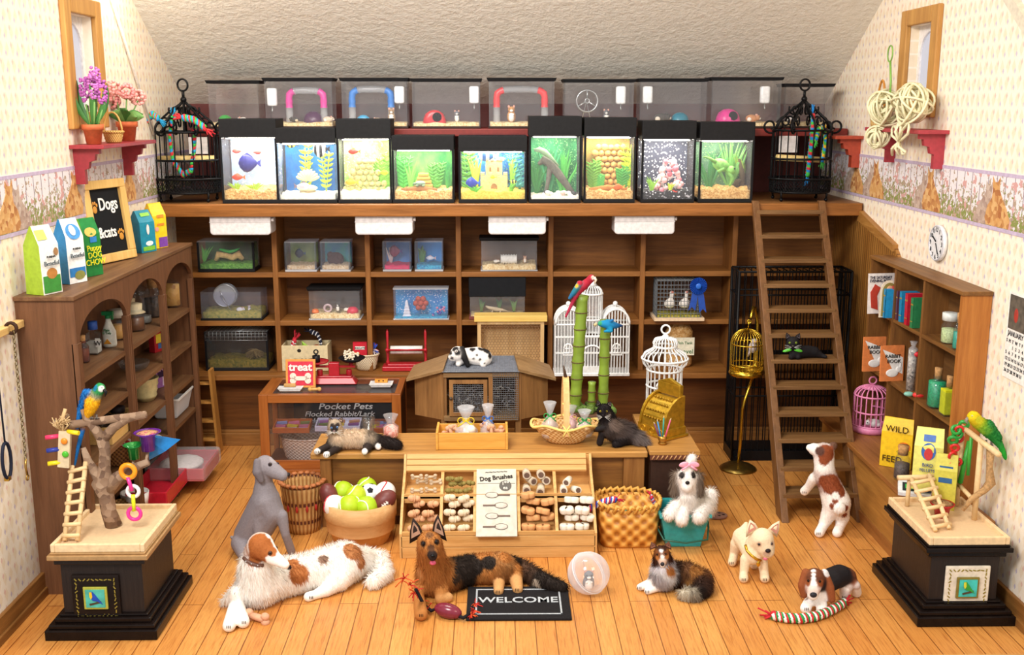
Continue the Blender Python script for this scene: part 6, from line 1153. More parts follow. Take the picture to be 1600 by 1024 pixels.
jar('corked bottle of emerald green beads in the right middle cubby',XZ(1462,BKX+.06,R2+.003),.07,.31,C('#1f9a6a',.4,0,.4,70),'cork','bottle','glass_bottle',frac=.85,neck=.45);jar('corked square bottle of yellow powder in the right middle cubby',XZ(1480,BKX+.06,R2+.003),.055,.3,C('#d8dc1e',.4),'cork','bottle','glass_bottle',square=1,frac=.85,neck=.5)
# on the bench
def onb(px,py,dz=.003):v=P(px,py,Z=ZB+dz);return v
v=onb(1361,675);t=T('pink_birdcage','small round pink wire birdcage on the far end of the bench','birdcage',(v.x,v.y+.04,ZB+.003));PK=C('#e68ab4',.4);hh=P(1361,603,Y=v.y+.04).z-ZB;r=.148
round_cage(t,PK,r,0,hh*.8,hh*.2,20,.006,.009,(hh*.45,),base=.06);b=MB(PK);b.lathe([(r*.7,hh*.8+hh*.2*.75),(r*.3,hh),(.001,hh+.01)],n=18);b.ring((0,0,hh+.045),.032,.008,(0,1,0),n=14);O('hanging_ring',b,t);PCG=t.location.copy()
bag('yellow wild bird feed bag leaning beside the pink cage',XZ(1400,BKX-.09,ZB+.003),.24,.09,.4,'#f0c418',-.6,marks=((.55,.35,.4,.2,'#e0761a',1),),text=(('WILD',.5,.74,.07,'#3a2a10'),('FEED',.4,.12,.07,'#3a2a10')),name='bird_feed_bag')
jar('corked jar of dark seeds on the bench before the yellow bag',XZ(1408,BKX-.16,ZB+.003),.06,.27,C('#5a4a44',.6,0,.5,70),'cork',frac=.6,neck=.75)
v=XZ(1436,BKX-.13,ZB);v.x+=.02;v.y+=.13;t=T('digital_scale','white digital shop scale with a green display on the bench','scale',(v.x-.02,v.y-.13,ZB+.003),rot=(0,0,-.35));b=MB(C('#eceef2',.4));b.prism([(-.15,-.13,0),(.15,-.13,0),(.15,.12,0),(-.15,.12,0)],(0,0,.025));b.raw([(-.15,-.13,.025),(.15,-.13,.025),(.15,.12,.06),(-.15,.12,.06),(-.15,.12,.025),(.15,.12,.025)],[(0,1,2,3),(1,5,2),(0,3,4),(2,5,4,3)],False);O('housing',b,t)
b=MB(C('#2a3438',.3));sl=.14;b.raw([(-.12,-.1,.033),(.0,-.1,.033),(.0,.03,.052),(-.12,.03,.052)],[(0,1,2,3)],False);O('display',b,t);b=MB(C('#3ac85a',.3));b.raw([(-.1,-.07,.04),(-.03,-.07,.04),(-.03,.0,.05),(-.1,.0,.05)],[(0,1,2,3)],False);O('green_screen',b,t);b=MB(C('#2a6ac0',.4));b.raw([(.03,-.1,.034),(.1,-.1,.034),(.1,-.04,.042),(.03,-.04,.042)],[(0,1,2,3)],False);b.use(C('#e8c02a')).raw([(.05,-.08,.038),(.08,-.08,.038),(.08,-.06,.041),(.05,-.06,.041)],[(0,1,2,3)],False);O('keypad',b,t)
bag('pale yellow bag of parrot pellets on the bench behind the scale',XZ(1447,BKX-.11,ZB+.062),.2,.14,.46,'#e6e27a',-.45,side='#d6d468',marks=((.25,.5,.5,.28,'#3a6ab8',1),(.35,.5,.3,.2,'#c83a3a',1),(.3,.8,.4,.1,'#3a6ab8')),text=(('BIRD',.5,.4,.035,'#2a4a8a'),('PELLETS',.5,.32,.03,'#2a4a8a')),name='bird_feed_bag')
bag('olive yellow bag half hidden behind the parrot pellets',XZ(1474,BKX-.08,ZB+.003),.15,.1,.4,'#c9c04a',-.5,side='#a8a03a',marks=((.2,.5,.6,.3,'#2a5a8a'),),name='bird_feed_bag')
v=XZ(1468,BKX-.19,ZB);t=T('seed_cup','red glass cup of brown seeds at the near end of the bench','cup',(v.x+.02,v.y+.02,ZB+.003));b=MB(C('#a8141e',.15));b.lathe([(.045,0),(.055,.07),(.085,.1),(.08,.105),(.05,.08),(.001,.08)],n=16);O('cup',b,t);b=MB(SPECK([(0,'#6a4a2a'),(1,'#b08a5a')],80));b.lathe([(.075,.1),(.04,.115),(.001,.12)],n=16);O('seeds',b,t)
# ---------------------------------------------------------------- right wall fittings
v=P(1466,380,X=XR-.02);t=T('wall_clock','round white wall clock on the right wall under the border','clock',(XR-.006,v.y,v.z));CR=(P(1466,351,X=XR).z-P(1466,408,X=XR).z)/2;b=MB(C('#e9e9ec',.4));b.cyl((0,0,0),(-.03,0,0),CR,n=36);O('case',b,t)
b=MB(C('#c8c8d0',.4));b.ring((-.03,0,0),CR*.95,.006,(1,0,0),n=36);O('bezel',b,t)
for k in range(12):a_=math.pi/6*k;TEXT(str(k or 12),.05,C('#2a2a30',.6),t,(-.033,math.sin(a_)*-CR*.76,math.cos(a_)*CR*.76-.018),rot=(math.pi/2,0,-math.pi/2),ext=.001,name='numeral')
b=MB(BLK);b.cb((-.036,.045*CR/.12*.6,.03),(.003,.07,.012),rotm(.5,0,0));O('hour_hand',b,t);b=MB(BLK);b.tube([(-.036,0,0),(-.036,-.05,-.08)],.004,4);O('minute_hand',b,t)
v0,v1=P(1580,455,X=XR),P(1640,590,X=XR);t=T('wall_calendar','January calendar sheet with a dark winter picture on the right wall','calendar',(XR-.004,v0.y,v0.z));hh=v0.z-P(1592,600,X=XR).z;b=MB(C('#efece6',.7));b.box(-.004,0,-.36,0,-hh,0);O('sheet',b,t);b=MB(C('#5a5248',.7,0,.4,20));b.box(-.006,-.004,-.34,-.02,-hh*.42,-.015);b.use(C('#a8342a'));b.ell((-.006,-.12,-hh*.25),(.002,.03,.05));O('picture',b,t)
rm=(math.pi/2,0,-math.pi/2);TEXT('JANUARY',.05,C('#2a2a30'),t,(-.006,-.03,-hh*.5),rot=rm,al='LEFT',ext=.001)
for k,s in enumerate(('S  M  T  W  T  F  S','         1   2   3   4','5   6   7   8   9  10 11','12 13 14 15 16 17 18','19 20 21 22 23 24 25','26 27 28 29 30 31')):TEXT(s,.034,C('#2a2a30'),t,(-.006,-.02,-hh*.58-k*hh*.07),rot=rm,al='LEFT',ext=.001)
WR2=C('#a83440',.45);RSZ=P(1460,205,X=XR-.24).z;y1_,y0_=P(1355,196,X=XR-.22).y,P(1464,206,X=XR-.1).y
wall_shelf('dark red bracketed wall shelf with straw vines on right wall',XR,-1,y0_,y1_,RSZ,WR2,.24)
v=P(1318,212,X=XR-.15);wall_shelf('small rust red wall shelf at the far corner of right wall',XR,-1,v.y-.14,v.y+.1,v.z,C('#a84028',.5),.27)
# straw vine bundle
STW=C('#e6dfb8',.6,0,.12);rr=random.Random(31)
def vine(t,c,R,n,mat=STW,sq=1):
 b=MB(mat)
 for k in range(n):
  ax=Vector((rr.gauss(0,1),rr.gauss(0,1),rr.gauss(0,.45))).normalized();q=R*rr.uniform(.75,1.05);b.ring(Vector(c)+Vector((rr.uniform(-.2,.2),rr.uniform(-.2,.2),rr.uniform(-.2,.2)))*R,q,.011,ax,n=20,k=4,sy=rr.uniform(.75,1))
 O('vine_loops',b,t)
XV=XR-.2;v=P(1404,165,X=XV);t=T('vine_ball','large tangled ball of cream vine loops resting on right wall shelf','vine ball',(XV,v.y,RSZ+.003));q=[P(1386,172,X=XV),P(1425,160,X=XV-.02)];s0=t.location
vine(t,(0,q[0].y-s0.y,.16),.15,20);vine(t,(-.02,q[1].y-s0.y,.2),.16,20);b=MB(C('#7fae4a',.5));top=P(1392,128,X=XV)-s0;t2=P(1391,95,X=XV)-s0;t3=P(1391,84,X=XV)-s0
b.tube([(0,top.y+.0,.2),(0,top.y,top.z),(0,t2.y,t2.z)],.009);b.ring((0,t3.y,t3.z),.055,.006,(1,0,0),n=18,sy=1.2);O('green_wire_hook',b,t)
v=P(1413,222,X=XR-.26);t=T('vine_star','open cream vine bow hanging below the right wall shelf','vine bow',(XR-.3,v.y,v.z));b=MB(STW)
for a_,l in((.5,.2),(1.3,.16),(2.4,.22),(3.6,.16),(5.6,.17),(4.6,.1)):p1=Vector((0,math.cos(a_),math.sin(a_)))*l;p2=Vector((0,math.cos(a_+.35),math.sin(a_+.35)))*l*.8;b.tube([(0,0,0),p1*.5+Vector((-.03,0,0)),p1,(p1+p2)/2*1.08,p2,p2*.4,(0,0,0)],.011,5)
b.tube([(0,0,0),(.03,.0,.15),(.06,0,RSZ-v.z+.01)],.008);O('vine_loops',b,t)
v=P(1372,215,X=XR-.26);t=T('vine_sphere','small open sphere of cream vine hanging from right wall shelf end','vine ball',(XR-.27,v.y,v.z));vine(t,(0,0,0),.09,13);b=MB(STW);b.tube([(0,0,.08),(.03,0,RSZ-v.z)],.005);O('hanging_strand',b,t)
v=XZ(1374,XR-.1,RSZ);t=T('handled_basket','tan wicker basket at the far end of the right wall shelf','basket',v+Vector((0,.0,.002)));b=MB();basket_mesh(b,.07,.09,.16,WEAVE('#b5823e','#e6c27a',70),n=18);O('wicker_bowl',b,t);b=MB(C('#c98a3a'));b.tube([(0,.085*math.cos(a),.16+.24*math.sin(a))for a in[math.pi*k/12 for k in range(13)]],.01);O('handle',b,t)
# ---------------------------------------------------------------- black bird cages on the loft
IRON=C('#141416',.35,.3)
def scroll(b,c,R,a0,turns,ax_u,r=.011,grow=.65,n=22):
 c=Vector(c);u=Vector(ax_u).normalized();pts=[]
 for k in range(n+1):f=k/n;a_=a0+turns*6.283*f;q=R*(1-grow*f);pts.append(c+u*math.cos(a_)*q+Vector((0,0,1))*math.sin(a_)*q)
 b.tube(pts,r,6)
def blackcage(label,x,y,z,r,h,ry,rz=0):
 """oval wrought iron cage; h = height of the upright wall"""
 t=T('iron_birdcage',label,'birdcage',(x,y,z+.002),rz);n=22;zb=.09;e=(r,ry)
 m=32
 for zz,rr_ in((zb,1),(zb+.13,1.06),(h*.6,1.0),(h,1)):b=MB(IRON);b.tube([(r*rr_*math.cos(6.283*k/m),ry*rr_*math.sin(6.283*k/m),zz)for k in range(m)],.012,6,True);O('hoop',b,t);b=MB(IRON)
 for k in range(n):a_=6.283*k/n;b.tube([(r*1.02*math.cos(a_),ry*1.02*math.sin(a_),zb+.02),(r*math.cos(a_),ry*math.sin(a_),h)],.0065,5,cap=False)
 O('wire_bars',b,t);b=MB(IRON)
 for j in range(6):
  for k in range(60):a_=6.283*(k+.5*(j%2))/60;b.tube([(r*1.03*math.cos(a_),ry*1.03*math.sin(a_),zb+.005+.02*j),(r*1.03*math.cos(a_+.055),ry*1.03*math.sin(a_+.055),zb+.025+.02*j)],.0035,3,cap=False);b.tube([(r*1.03*math.cos(a_),ry*1.03*math.sin(a_),zb+.005+.02*j),(r*1.03*math.cos(a_-.055),ry*1.03*math.sin(a_-.055),zb+.025+.02*j)],.0035,3,cap=False)
 O('mesh_skirt',b,t);b=MB(C('#1a1718',.6));b.lathe([(.001,zb-.008),(1,zb-.008),(1,zb+.004),(.001,zb+.004)],n=28,sx=r*.98,sy=ry*.98);O('tray',b,t)
 for a_ in(.7,2.44,3.84,5.58):b=MB(IRON);p=Vector((r*math.cos(a_),ry*math.sin(a_),zb));b.tube([p,p*1.02-Vector((0,0,.03)),p-Vector((0,0,.06))],.011);b.ell(p+Vector((0,0,-.072)),.018);O('foot',b,t)
 b=MB(IRON);zt=h+.3
 for k in range(8):a_=6.283*k/8+.2;d=Vector((math.cos(a_)*r,math.sin(a_)*ry,0));b.tube([d+Vector((0,0,h)),d*.85+Vector((0,0,h+.09)),d*.5+Vector((0,0,h+.18)),d*.12+Vector((0,0,zt-.04)),Vector((0,0,zt))],.011,6)
 O('dome_ribs',b,t);b=MB(IRON)
 for k in range(6):
  a_=6.283*k/6;u=Vector((math.cos(a_),math.sin(a_)*ry/r,0));scroll(b,u*(r*1.12)+Vector((0,0,h+.04)),.075,3.6,1.15,u);scroll(b,u*(r*.62)+Vector((0,0,h+.08)),.06,0,1.1,u,.009);scroll(b,u*(r*.3)+Vector((0,0,zt-.1)),.06,.5,-1.1,u,.009)
 O('scrollwork',b,t);b=MB(IRON);b.ell((0,0,zt),.03);b.tube([(0,0,zt),(0,0,zt+.09)],.014);b.ring((0,0,zt+.135),.048,.01,(0,1,0),n=18,sy=1.15);O('hanging_ring',b,t);return t,zt
Yc=10.42
for s_,px,pyb,pyr,pyt,w_,lb in((0,293,306,208,142,48,'ornate black wrought iron birdcage at the left end of the loft'),(1,1251,304,202,142,46,'ornate black wrought iron birdcage at the right end of the loft')):
 v=P(px,260,Y=Yc);r=w_*Yc/FPX*.98;hz_=P(px,pyr,Y=Yc-.2).z-ZL;t,zt=blackcage(lb,v.x,Yc,ZL,r,hz_,.25)
 k=(P(px,124,Y=Yc).z-ZL)/(zt+.19);t.scale=(1,1,k)
 pc=C('#d8bc7c',.6);b=MB(pc);zz=hz_*.62*k;b.cyl((v.x-r*.9,Yc-.05,ZL+zz),(v.x+r*.9,Yc+.02,ZL+zz-.03*s_),.03,n=12);tag(O('perch_dowel',b),'pale wooden perch dowel inside the %s loft birdcage'%('right' if s_ else 'left'),'perch')
 b=MB(C('#e6e0e0',.5));b.box(-.09,.09,0,.012,0,.16);tag(O('mirror_card',b,None,(v.x-.0+(.08 if not s_ else-.1),Yc+.12,ZL+zz+.04)),'small white card at the back of the %s loft birdcage'%('right' if s_ else 'left'),'card')
 tops=Vector((v.x,Yc-.1,ZL+hz_*k-.06))
 if not s_:
  rope('braided multicolour rope ring hanging in the left loft birdcage',[(-.07,0,.2),(-.1,0,.0),(-.08,0,-.22),(.0,0,-.34),(.08,0,-.3),(.12,0,-.1),(.14,0,.1)],.026,'#1f9ad0','#3fb84a',tops+Vector((-.02,0,0)),c3='#d8303a')
  rope('braided multicolour rope draped over the top left of the left birdcage',[(-.16,0,.0),(-.1,0,.06),(-.05,0,.02)],.03,'#1f9ad0','#d8303a',tops+Vector((-.12,-.16,.17)),c3='#3fb84a');rope('braided multicolour rope draped over the right side of the left birdcage',[(-.08,0,.05),(.02,0,.03),(.12,0,-.05)],.03,'#d8303a','#1f9ad0',tops+Vector((.14,-.16,.15)),c3='#3fb84a')
 else:
  rope('braided blue red and yellow rope hanging in the right loft birdcage',[(0,0,.2),(.0,0,.0),(-.01,0,-.2),(-.02,0,-.36)],.03,'#1f8ad8','#d8303a',tops+Vector((.06,0,0)),c3='#3fb84a');rope('looped green and blue rope at right in the right loft birdcage',[(0,0,0),(.02,0,.09),(.07,0,.11),(.09,0,0),(.07,0,-.2)],.026,'#3fb84a','#1f8ad8',tops+Vector((.1,-.02,-.02)),c3='#e8b81e')
  # ---------------------------------------------------------------- ladder
LDZ=WOOD('#5a3a1e','#805834','z',.45,1,.1);LDX=WOOD('#5f4022','#8f6a42','x',.45)
f0=P(1222,818,Z=0);tl=P(1176,327,Y=YL-.07);tr_=P(1286,327,Y=YL-.07);t=T('loft_ladder','tall brown wooden ladder with twelve treads leaning on the loft','ladder',(tl.x,f0.y,0));W=tr_.x-tl.x-.04;dxl=tl.x-f0.x
ry_,rz_=YL-.06-f0.y,ZL+.03;tl.x=f0.x;x0=-dxl
def lad(f):return Vector((x0+dxl*f*1.0,ry_*f,rz_*f))
dirv=Vector((0,ry_,rz_)).normalized();nrm=Vector((0,-dirv.z,dirv.y))
for s in(0,1):
 o0=Vector((s*W,0,0));b=MB(LDZ);p0,p1=lad(0)+o0,lad(1)+o0;k=Vector((0,.2,0));b.raw([p0,p0+Vector((.06,0,0)),p0+k+Vector((.06,0,0)),p0+k,p1,p1+Vector((.06,0,0)),p1+k*.3+Vector((.06,0,0)),p1+k*.3],[(0,3,2,1),(4,5,6,7),(0,1,5,4),(1,2,6,5),(2,3,7,6),(3,0,4,7)],False);O('side_rail',b,t,bev=.004)
for i,py in enumerate((329,367,405,444,483,522,562,603,645,686,730,772)):
 lo,hi=0.0,1.0
 for _ in range(30):
  m=(lo+hi)/2;p=lad(m)+t.location;d=p-CAM;yy=512-FPX*d.dot(_U)/d.dot(_F)
  if yy>py:lo=m
  else:hi=m
 p=lad(m);b=MB(LDX);b.box(p.x-.0+.03,p.x+W+.03,p.y-.02,p.y+.19 if i else p.y+.05,p.z-.035,p.z);o=O('tread',b,t,bev=.003)
 if i==5:TREAD=t.location+p
 if i==11:TREAD0=t.location+p
 if i==6:TREAD1=t.location+p
 # ---------------------------------------------------------------- black crate
Yk=9.9;k0,k1=P(1137,711,Z=0).x,P(1332,425,Y=Yk).x;t=T('wire_crate','large two storey black wire dog crate behind the ladder','crate',(k0,Yk,0));w=k1-k0;dp=.32;h=P(1200,425,Y=Yk).z;hm=P(1140,560,Y=Yk).z
CB=C('#131315',.4)
def wallbars(b,p,q,n,z0,z1,r=.0055):
 for i in range(n+1):c=Vector(p).lerp(Vector(q),i/n);b.tube([(c.x,c.y,z0),(c.x,c.y,z1)],r,4,cap=False)
for nm,p,q,n in(('front_bars',(0,0,0),(w,0,0),17),('rear_bars',(0,dp,0),(w,dp,0),17),('side_bars',(0,0,0),(0,dp,0),6),('side_bars',(w,0,0),(w,dp,0),6)):
 b=MB(CB);wallbars(b,p,q,n,.05,h);[b.tube([Vector(p)+Vector((0,0,z)),Vector(q)+Vector((0,0,z))],.009,5)for z in(.35*h,.55*h,.88*h)];O(nm,b,t)
b=MB(CB);b.box(-.01,w+.01,-.01,dp+.01,0,.1);b.box(.02,w-.02,.02,dp-.02,.1,.11);O('floor_tray',b,t);b=MB(CB);b.box(-.005,w+.005,-.005,dp+.005,hm-.03,hm);b.box(-.03,.03,-.03,.02,hm-.06,hm+.05);O('middle_tray',b,t)
b=MB(CB);[b.tube([(0,y,h),(w,y,h)],.012,5)for y in(0,dp)];[b.tube([(x,0,h),(x,dp,h)],.012 if x in(0,w)else .0055,4)for x in[w*k/16 for k in range(17)]];[b.tube([(x,y,0),(x,y,h)],.014,5)for x in(0,w)for y in(0,dp)];O('top_frame',b,t)
b=MB(CB);[b.cyl((x,-.01,.03),(x,-.04,.03),.03)for x in(.06,w-.06)];O('casters',b,t)
# ---------------------------------------------------------------- brass cage on a stand
v=P(1153,733,Z=0);GLD=C('#d8b23c',.22,.95);BRS=C('#8a7238',.3,.9);t=T('brass_cage_stand','brass stand with a round base and bent arm for the hanging cage','stand',(v.x,v.y,0));r=30*mpp(v.y)
b=MB(BRS);b.lathe([(r,0),(r,.012),(r*.8,.035),(r*.3,.06),(.02,.07),(.001,.07)],n=30);O('base',b,t);yv=v.y
pts=[P(px,py,Y=yv)-Vector((v.x,v.y,0))for px,py in((1154,725),(1157,690),(1160,640),(1164,625),(1175,602),(1184,585),(1190,550),(1192,510),(1188,487),(1182,484),(1174,498))];pts[0]=Vector((0,0,.06))
for i,p in enumerate(pts):p.y=.0 if i<4 else min(.2,(i-3)*.06)if i<9 else(.12 if i==9 else 0.02)
b=MB(GLD);b.tube(pts,.014,8);O('pole',b,t)
c0=P(1165,580,Y=yv);t=T('brass_birdcage','shiny round brass birdcage hanging from the bent stand','birdcage',(c0.x,yv-.02,c0.z-.03));hh=P(1165,513,Y=yv).z-t.location.z;r=26*mpp(yv)
round_cage(t,GLD,r,0,hh*.68,hh*.32,28,.004,.007,(hh*.12+.05,),base=.05);b=MB(GLD);ht=P(1170,500,Y=yv).z-t.location.z;b.tube([(0,0,hh),(.01,.01,ht)],.006);b.ring((.01,.01,ht-.015),.018,.006,(0,1,0),n=12);O('hook',b,t)
BCG=t.location.copy();b=MB(C('#cfc6cc',.6));b.ell((0,0,0),(.04,.035,.055));b.ell((.01,-.01,.06),.028);b.use(C('#e8b050'));b.ell((.02,-.035,.06),(.008,.014,.008));b.use(C('#cfc6cc',.6));b.tube([(-.01,.02,-.02),(-.03,.05,-.1)],[.02,.006]);tag(O('canary',b,None,BCG+Vector((.05,-.01,hh*.6))),'pale white finch inside the brass birdcage','bird')
# ---------------------------------------------------------------- parrot pedestals
def pedestal(nm,label,yf,xl,xr,dep,ztop,bm,trimc,tray,plaque,xo=0):
 t=T(nm,label,'pedestal',((xl+xr)/2,yf,0));w=(xr-xl)/2;gl=C('#17100e',.22,0,.2,15);i_=.1
 b=MB(gl)
 for k,(o,z0,z1)in enumerate(((0,0,.07),(.02,.07,.1),(.05,.1,.135),(.075,.135,.15))):b.box(-w+o,w-o,o,dep-o,z0,z1)
 O('stepped_base',b,t,bev=.008);b=MB(bm);b.box(-w+i_,w-i_,i_,dep-i_,.15,ztop-.12);O('body',b,t,bev=.003)
 b=MB(gl if not trimc else bm);b.box(-w+.07,w-.07,.07,dep-.07,ztop-.12,ztop-.08);O('upper_moulding',b,t,bev=.008)
 b=MB(trimc or gl);b.box(-w+.04,w-.04,.04,dep-.04,ztop-.08,ztop-.045);b.box(-w+.055,w-.055,.055,dep-.055,ztop-.045,ztop-.03);O('gold_trim' if trimc else 'top_moulding',b,t,bev=.008)
 z=ztop-.03;q=.075;b=MB(C('#dcbd94',.6,0,.06,50));b.box(-w+q,w-q,q,dep-q,z,z+.025);O('tray_board',b,t)
 for s in(-1,1):b=MB(C('#e6c89c',.55));b.box(s*(w-q)-.014,s*(w-q)+.014,q-.014,dep-q+.014,z,z+.055);O('tray_rim',b,t,bev=.006)
 for y in(q,dep-q):b=MB(C('#e6c89c',.55));b.box(-w+q+.014,w-q-.014,y-.014,y+.014,z,z+.055);O('tray_rim',b,t,bev=.006)
 return t,z+.027
pl=P(70,1003,Z=0);pr_=P(246,1001,Z=0);pb=P(302,912,Z=0);yf=(pl.y+pr_.y)/2;ztp=P(152,857,Y=yf+.06).z
BLW=WOOD('#1b1311','#2a201c','z',.45,3,.3,'black_stained_wood')
PT1,LZ=pedestal('parrot_pedestal','black pedestal with gold trim and blue parrot plaque at the left front',yf,pl.x,pr_.x,pb.y-yf,ztp,BLW,C('#b58e5e',.35,.3),1,1)
pl2=P(1433,981,Z=0);pr2=P(1588,981,Z=0);pb2=P(1374,893,Z=0);yf2=pl2.y;ztp2=P(1500,846,Y=yf2+.06).z
PT2,RZT=pedestal('parrot_pedestal','black pedestal with cream green parrot plaque at the right front',yf2,pl2.x,min(pr2.x,XR-.04),pb2.y-yf2,ztp2,BLW,None,1,1)
def plaque(t,px,py,Yp,size,fc,inner,bird,b2,frame2=None):
 c=P(px,py,Y=Yp);l=Vector((c.x-t.location.x,Yp-t.location.y,c.z));s=size
 b=MB(fc);b.box(l.x-s,l.x+s,l.y-.02,l.y,l.z-s,l.z+s);p=O('plaque_frame',b,t,bev=.008)
 def child(n_,bb,bev=0):o=O(n_,bb,p,bev=bev);return o
 b=MB(C('#9a8a3a',.4,.4));rr=random.Random(2)
 for k in range(36):
  a_=k/36*4;i=int(a_);f=a_-i;q=s*.8;u,v_=((-q+2*q*f,q),(q,q-2*q*f),(q-2*q*f,-q),(-q,-q+2*q*f))[i];b.cb((l.x+u,l.y-.022,l.z+v_),(.022,.003,.007),rotm(0,rr.uniform(-.9,.9)+(1.57 if i%2 else 0),0))
 child('leaf_border',b);b=MB(inner[0]);b.box(l.x-s*.5,l.x+s*.5,l.y-.034,l.y-.02,l.z-s*.5,l.z+s*.5);child('inner_frame',b,.004);b=MB(inner[1]);b.box(l.x-s*.4,l.x+s*.4,l.y-.038,l.y-.034,l.z-s*.4,l.z+s*.4);child('picture',b)
 b=MB(C(bird,.4));yy=l.y-.042;b.prism([(l.x+x*s,yy,l.z+z*s)for x,z in((-.22,.3),(-.1,.32),(.0,.2),(.1,.05),(.3,-.25),(.1,-.12),(-.1,-.08),(-.2,.05))],(0,.004,0));b.use(C(b2,.4));b.prism([(l.x+x*s,yy-.002,l.z+z*s)for x,z in((-.22,.3),(-.12,.31),(-.1,.1),(-.16,-.02),(-.22,.1))],(0,.003,0));b.use(C('#4a3a24'));b.cb((l.x,l.y-.04,l.z-.2*s),(.5*s,.003,.012),rotm(0,-.25,0));child('parrot_picture',b)
plaque(PT1,152,932,yf+.1,.155,C('#1d1512',.3),(C('#b8b84a',.4,.3),C('#4ab0a0',.5,0,.3,12)),'#1a4ab0','#e8c21e')
plaque(PT2,1509,916,yf2+.1,.15,C('#e0d6c4',.5),(C('#8a7a34',.4,.3),C('#3ab8b0',.5,0,.3,12)),'#2a9a3a','#d8d83a')
# left tree perch
v=P(178,822,Z=LZ);yt=v.y;t=T('branch_perch','gnarled driftwood tree perch standing on the left pedestal','perch',(v.x,yt,LZ));BK=SPECK([(0,'#6a5040'),(.5,'#8f735c'),(1,'#a58a72')],24,.9,.8,'driftwood_bark')
def L(px,py,dy=0):q=P(px,py,Y=yt+dy);return q-Vector((v.x,yt,LZ))
b=MB(BK);b.tube([(0,0,-.0),L(170,800),L(166,775),L(160,755),L(163,735),L(164,705),L(160,685)],[.055,.05,.052,.072,.04,.036,.04],12);O('trunk',b,t)
for pts,rad in(([L(160,757),L(150,740),L(138,722),L(130,700)],[.06,.045,.035,.02]),([L(168,762),L(185,745),L(205,733),L(232,722)],[.07,.05,.04,.03]),([L(162,690),L(150,672),L(135,655),L(128,640)],[.045,.04,.03,.015]),([L(160,688),L(178,668),L(198,655),L(220,648)],[.045,.04,.035,.03]),([L(84,661),L(110,664),L(140,660),L(175,655),L(205,652),L(228,648)],[.03,.035,.034,.034,.036,.032]),([L(100,662),L(107,648)],[.02,.01])):
 b=MB(BK);b.tube(pts,[q*.8 for q in rad],9);O('branch',b,t)
 # rings toy
t=T('ring_toy','hanging parrot toy of orange white and pink rings on the tree perch','ring toy',v+L(200,737,-.07));l0=v+L(200,737,-.07)
def R(px,py):q=P(px,py,Y=yt-.07);return q-l0
for nm,c,(px,py),R_,rr2 in(('orange_ring','#f29a1a',(200,737),.045,.017),('white_ring','#eceaf0',(208,768),.038,.013),('pink_ring','#f0389a',(210,803),.042,.013)):b=MB(C(c,.3));b.ring(R(px,py),R_,rr2,(0,1,0),n=26,k=8);O(nm,b,t)
for nm,c,a_,c_ in(('pink_link','#f0389a',(201,745),(208,766)),('yellow_link','#e2ea1e',(209,772),(211,797))):b=MB(C(c,.3));b.tube([R(*a_)+Vector((0,-.015,0)),R(*c_)+Vector((0,-.02,0))],.013);O(nm,b,t)
# little ladder on the left pedestal
lb0=P(110,845,Z=LZ);t=T('bird_ladder','pale dowel bird ladder leaning against the left tree perch','bird ladder',(lb0.x,lb0.y,LZ));LW=C('#e2c290',.55,0,.08)
def toy_ladder(t,a0,a1,b0,b1,n,r=.016):
 for p,q in((a0,b0),(a1,b1)):b=MB(LW);b.tube([p,q],r,7);O('side_pole',b,t)
 for k in range(n):f=(k+.5)/n;p,q=a0.lerp(b0,f),a1.lerp(b1,f);e=(q-p)*.18;b=MB(LW);b.tube([p-e+Vector((0,-.012,0)),q+e+Vector((0,-.012,0))],r*.9,7);O('rung',b,t)
def q_(px,py,Y):return P(px,py,Y=Y)-Vector((lb0.x,lb0.y,LZ))
A0,A1=P(101,845,Z=LZ+.012)-t.location,P(121,845,Z=LZ+.012)-t.location;toy_ladder(t,A0,A1,q_(113,728,yt-.02),q_(134,722,yt-.02),7)
# block toy hanging at the left branch
c=P(101,702,Y=yt-.06);t=T('block_toy','wooden block parrot toy with coloured pegs hanging from the left branch','block toy',c);b=MB(C('#d8c4a0',.6));b.cb((0,0,.0),(.075,.03,.25),rotm(0,.12,0));O('wood_block',b,t)
for i,(cc,a_,z)in enumerate((('#e83a6a',-1,.09),('#2a3a9a',-1,-.0),('#f0d81e',-1,-.09),('#f0d81e',1,.12),('#f08a1e',0,.06),('#4ab82a',0,-.03))):
 b=MB(C(cc,.4))
 if a_:b.cyl((a_*.03,0,z),(a_*.11,-.02,z-.005),.015)
 else:b.ell((.01,-.022,z),(.022,.012,.022))
 O('peg',b,t)
b=MB(C('#c9a878',.8));rr=random.Random(7);[b.tube([(0,0,.12),(rr.uniform(-.06,.05),rr.uniform(-.03,.03),.17),(rr.uniform(-.1,.06),rr.uniform(-.04,.04),.2+rr.uniform(-.03,.05))],.004,3)for k in range(24)];b.tube([(0,0,.1),(0,0,.2),(.02,.02,.27)],.012,6);O('raffia',b,t)
# cups on the tree
for px,py,c,h,r,lb,cat in((232,692,'#6a2a9a',.13,.08,'shiny purple foil cup of seed on the right branch','cup'),(210,705,'#1a8a3a',.1,.06,'small green glass cup left of the purple cup','cup')):
 q=P(px,py+12,Y=yt+.05);t=T('seed_cup',lb,'cup',q-Vector((0,0,.0)));b=MB(C(c,.12,.3));b.lathe([(r*.55,0),(r*.65,h*.8),(r*1.15,h),(r*1.05,h),(r*.6,h*.8),(.001,h*.75)],n=14);O('cup',b,t)
 if c=='#6a2a9a':b=MB(SPECK([(0,'#8a5a3a'),(.5,'#d8a878'),(1,'#b04a6a')],70));b.lathe([(r,h*.93),(r*.4,h*1.02),(.001,h*1.02)],n=12);O('seed',b,t)
 b=MB(BK);b.tube([(0,0,.01),(-.01,-.02,-.05),(-.0,-.05,P(px,726,Y=yt).z-q.z)],.01);O('holder_twig',b,t)
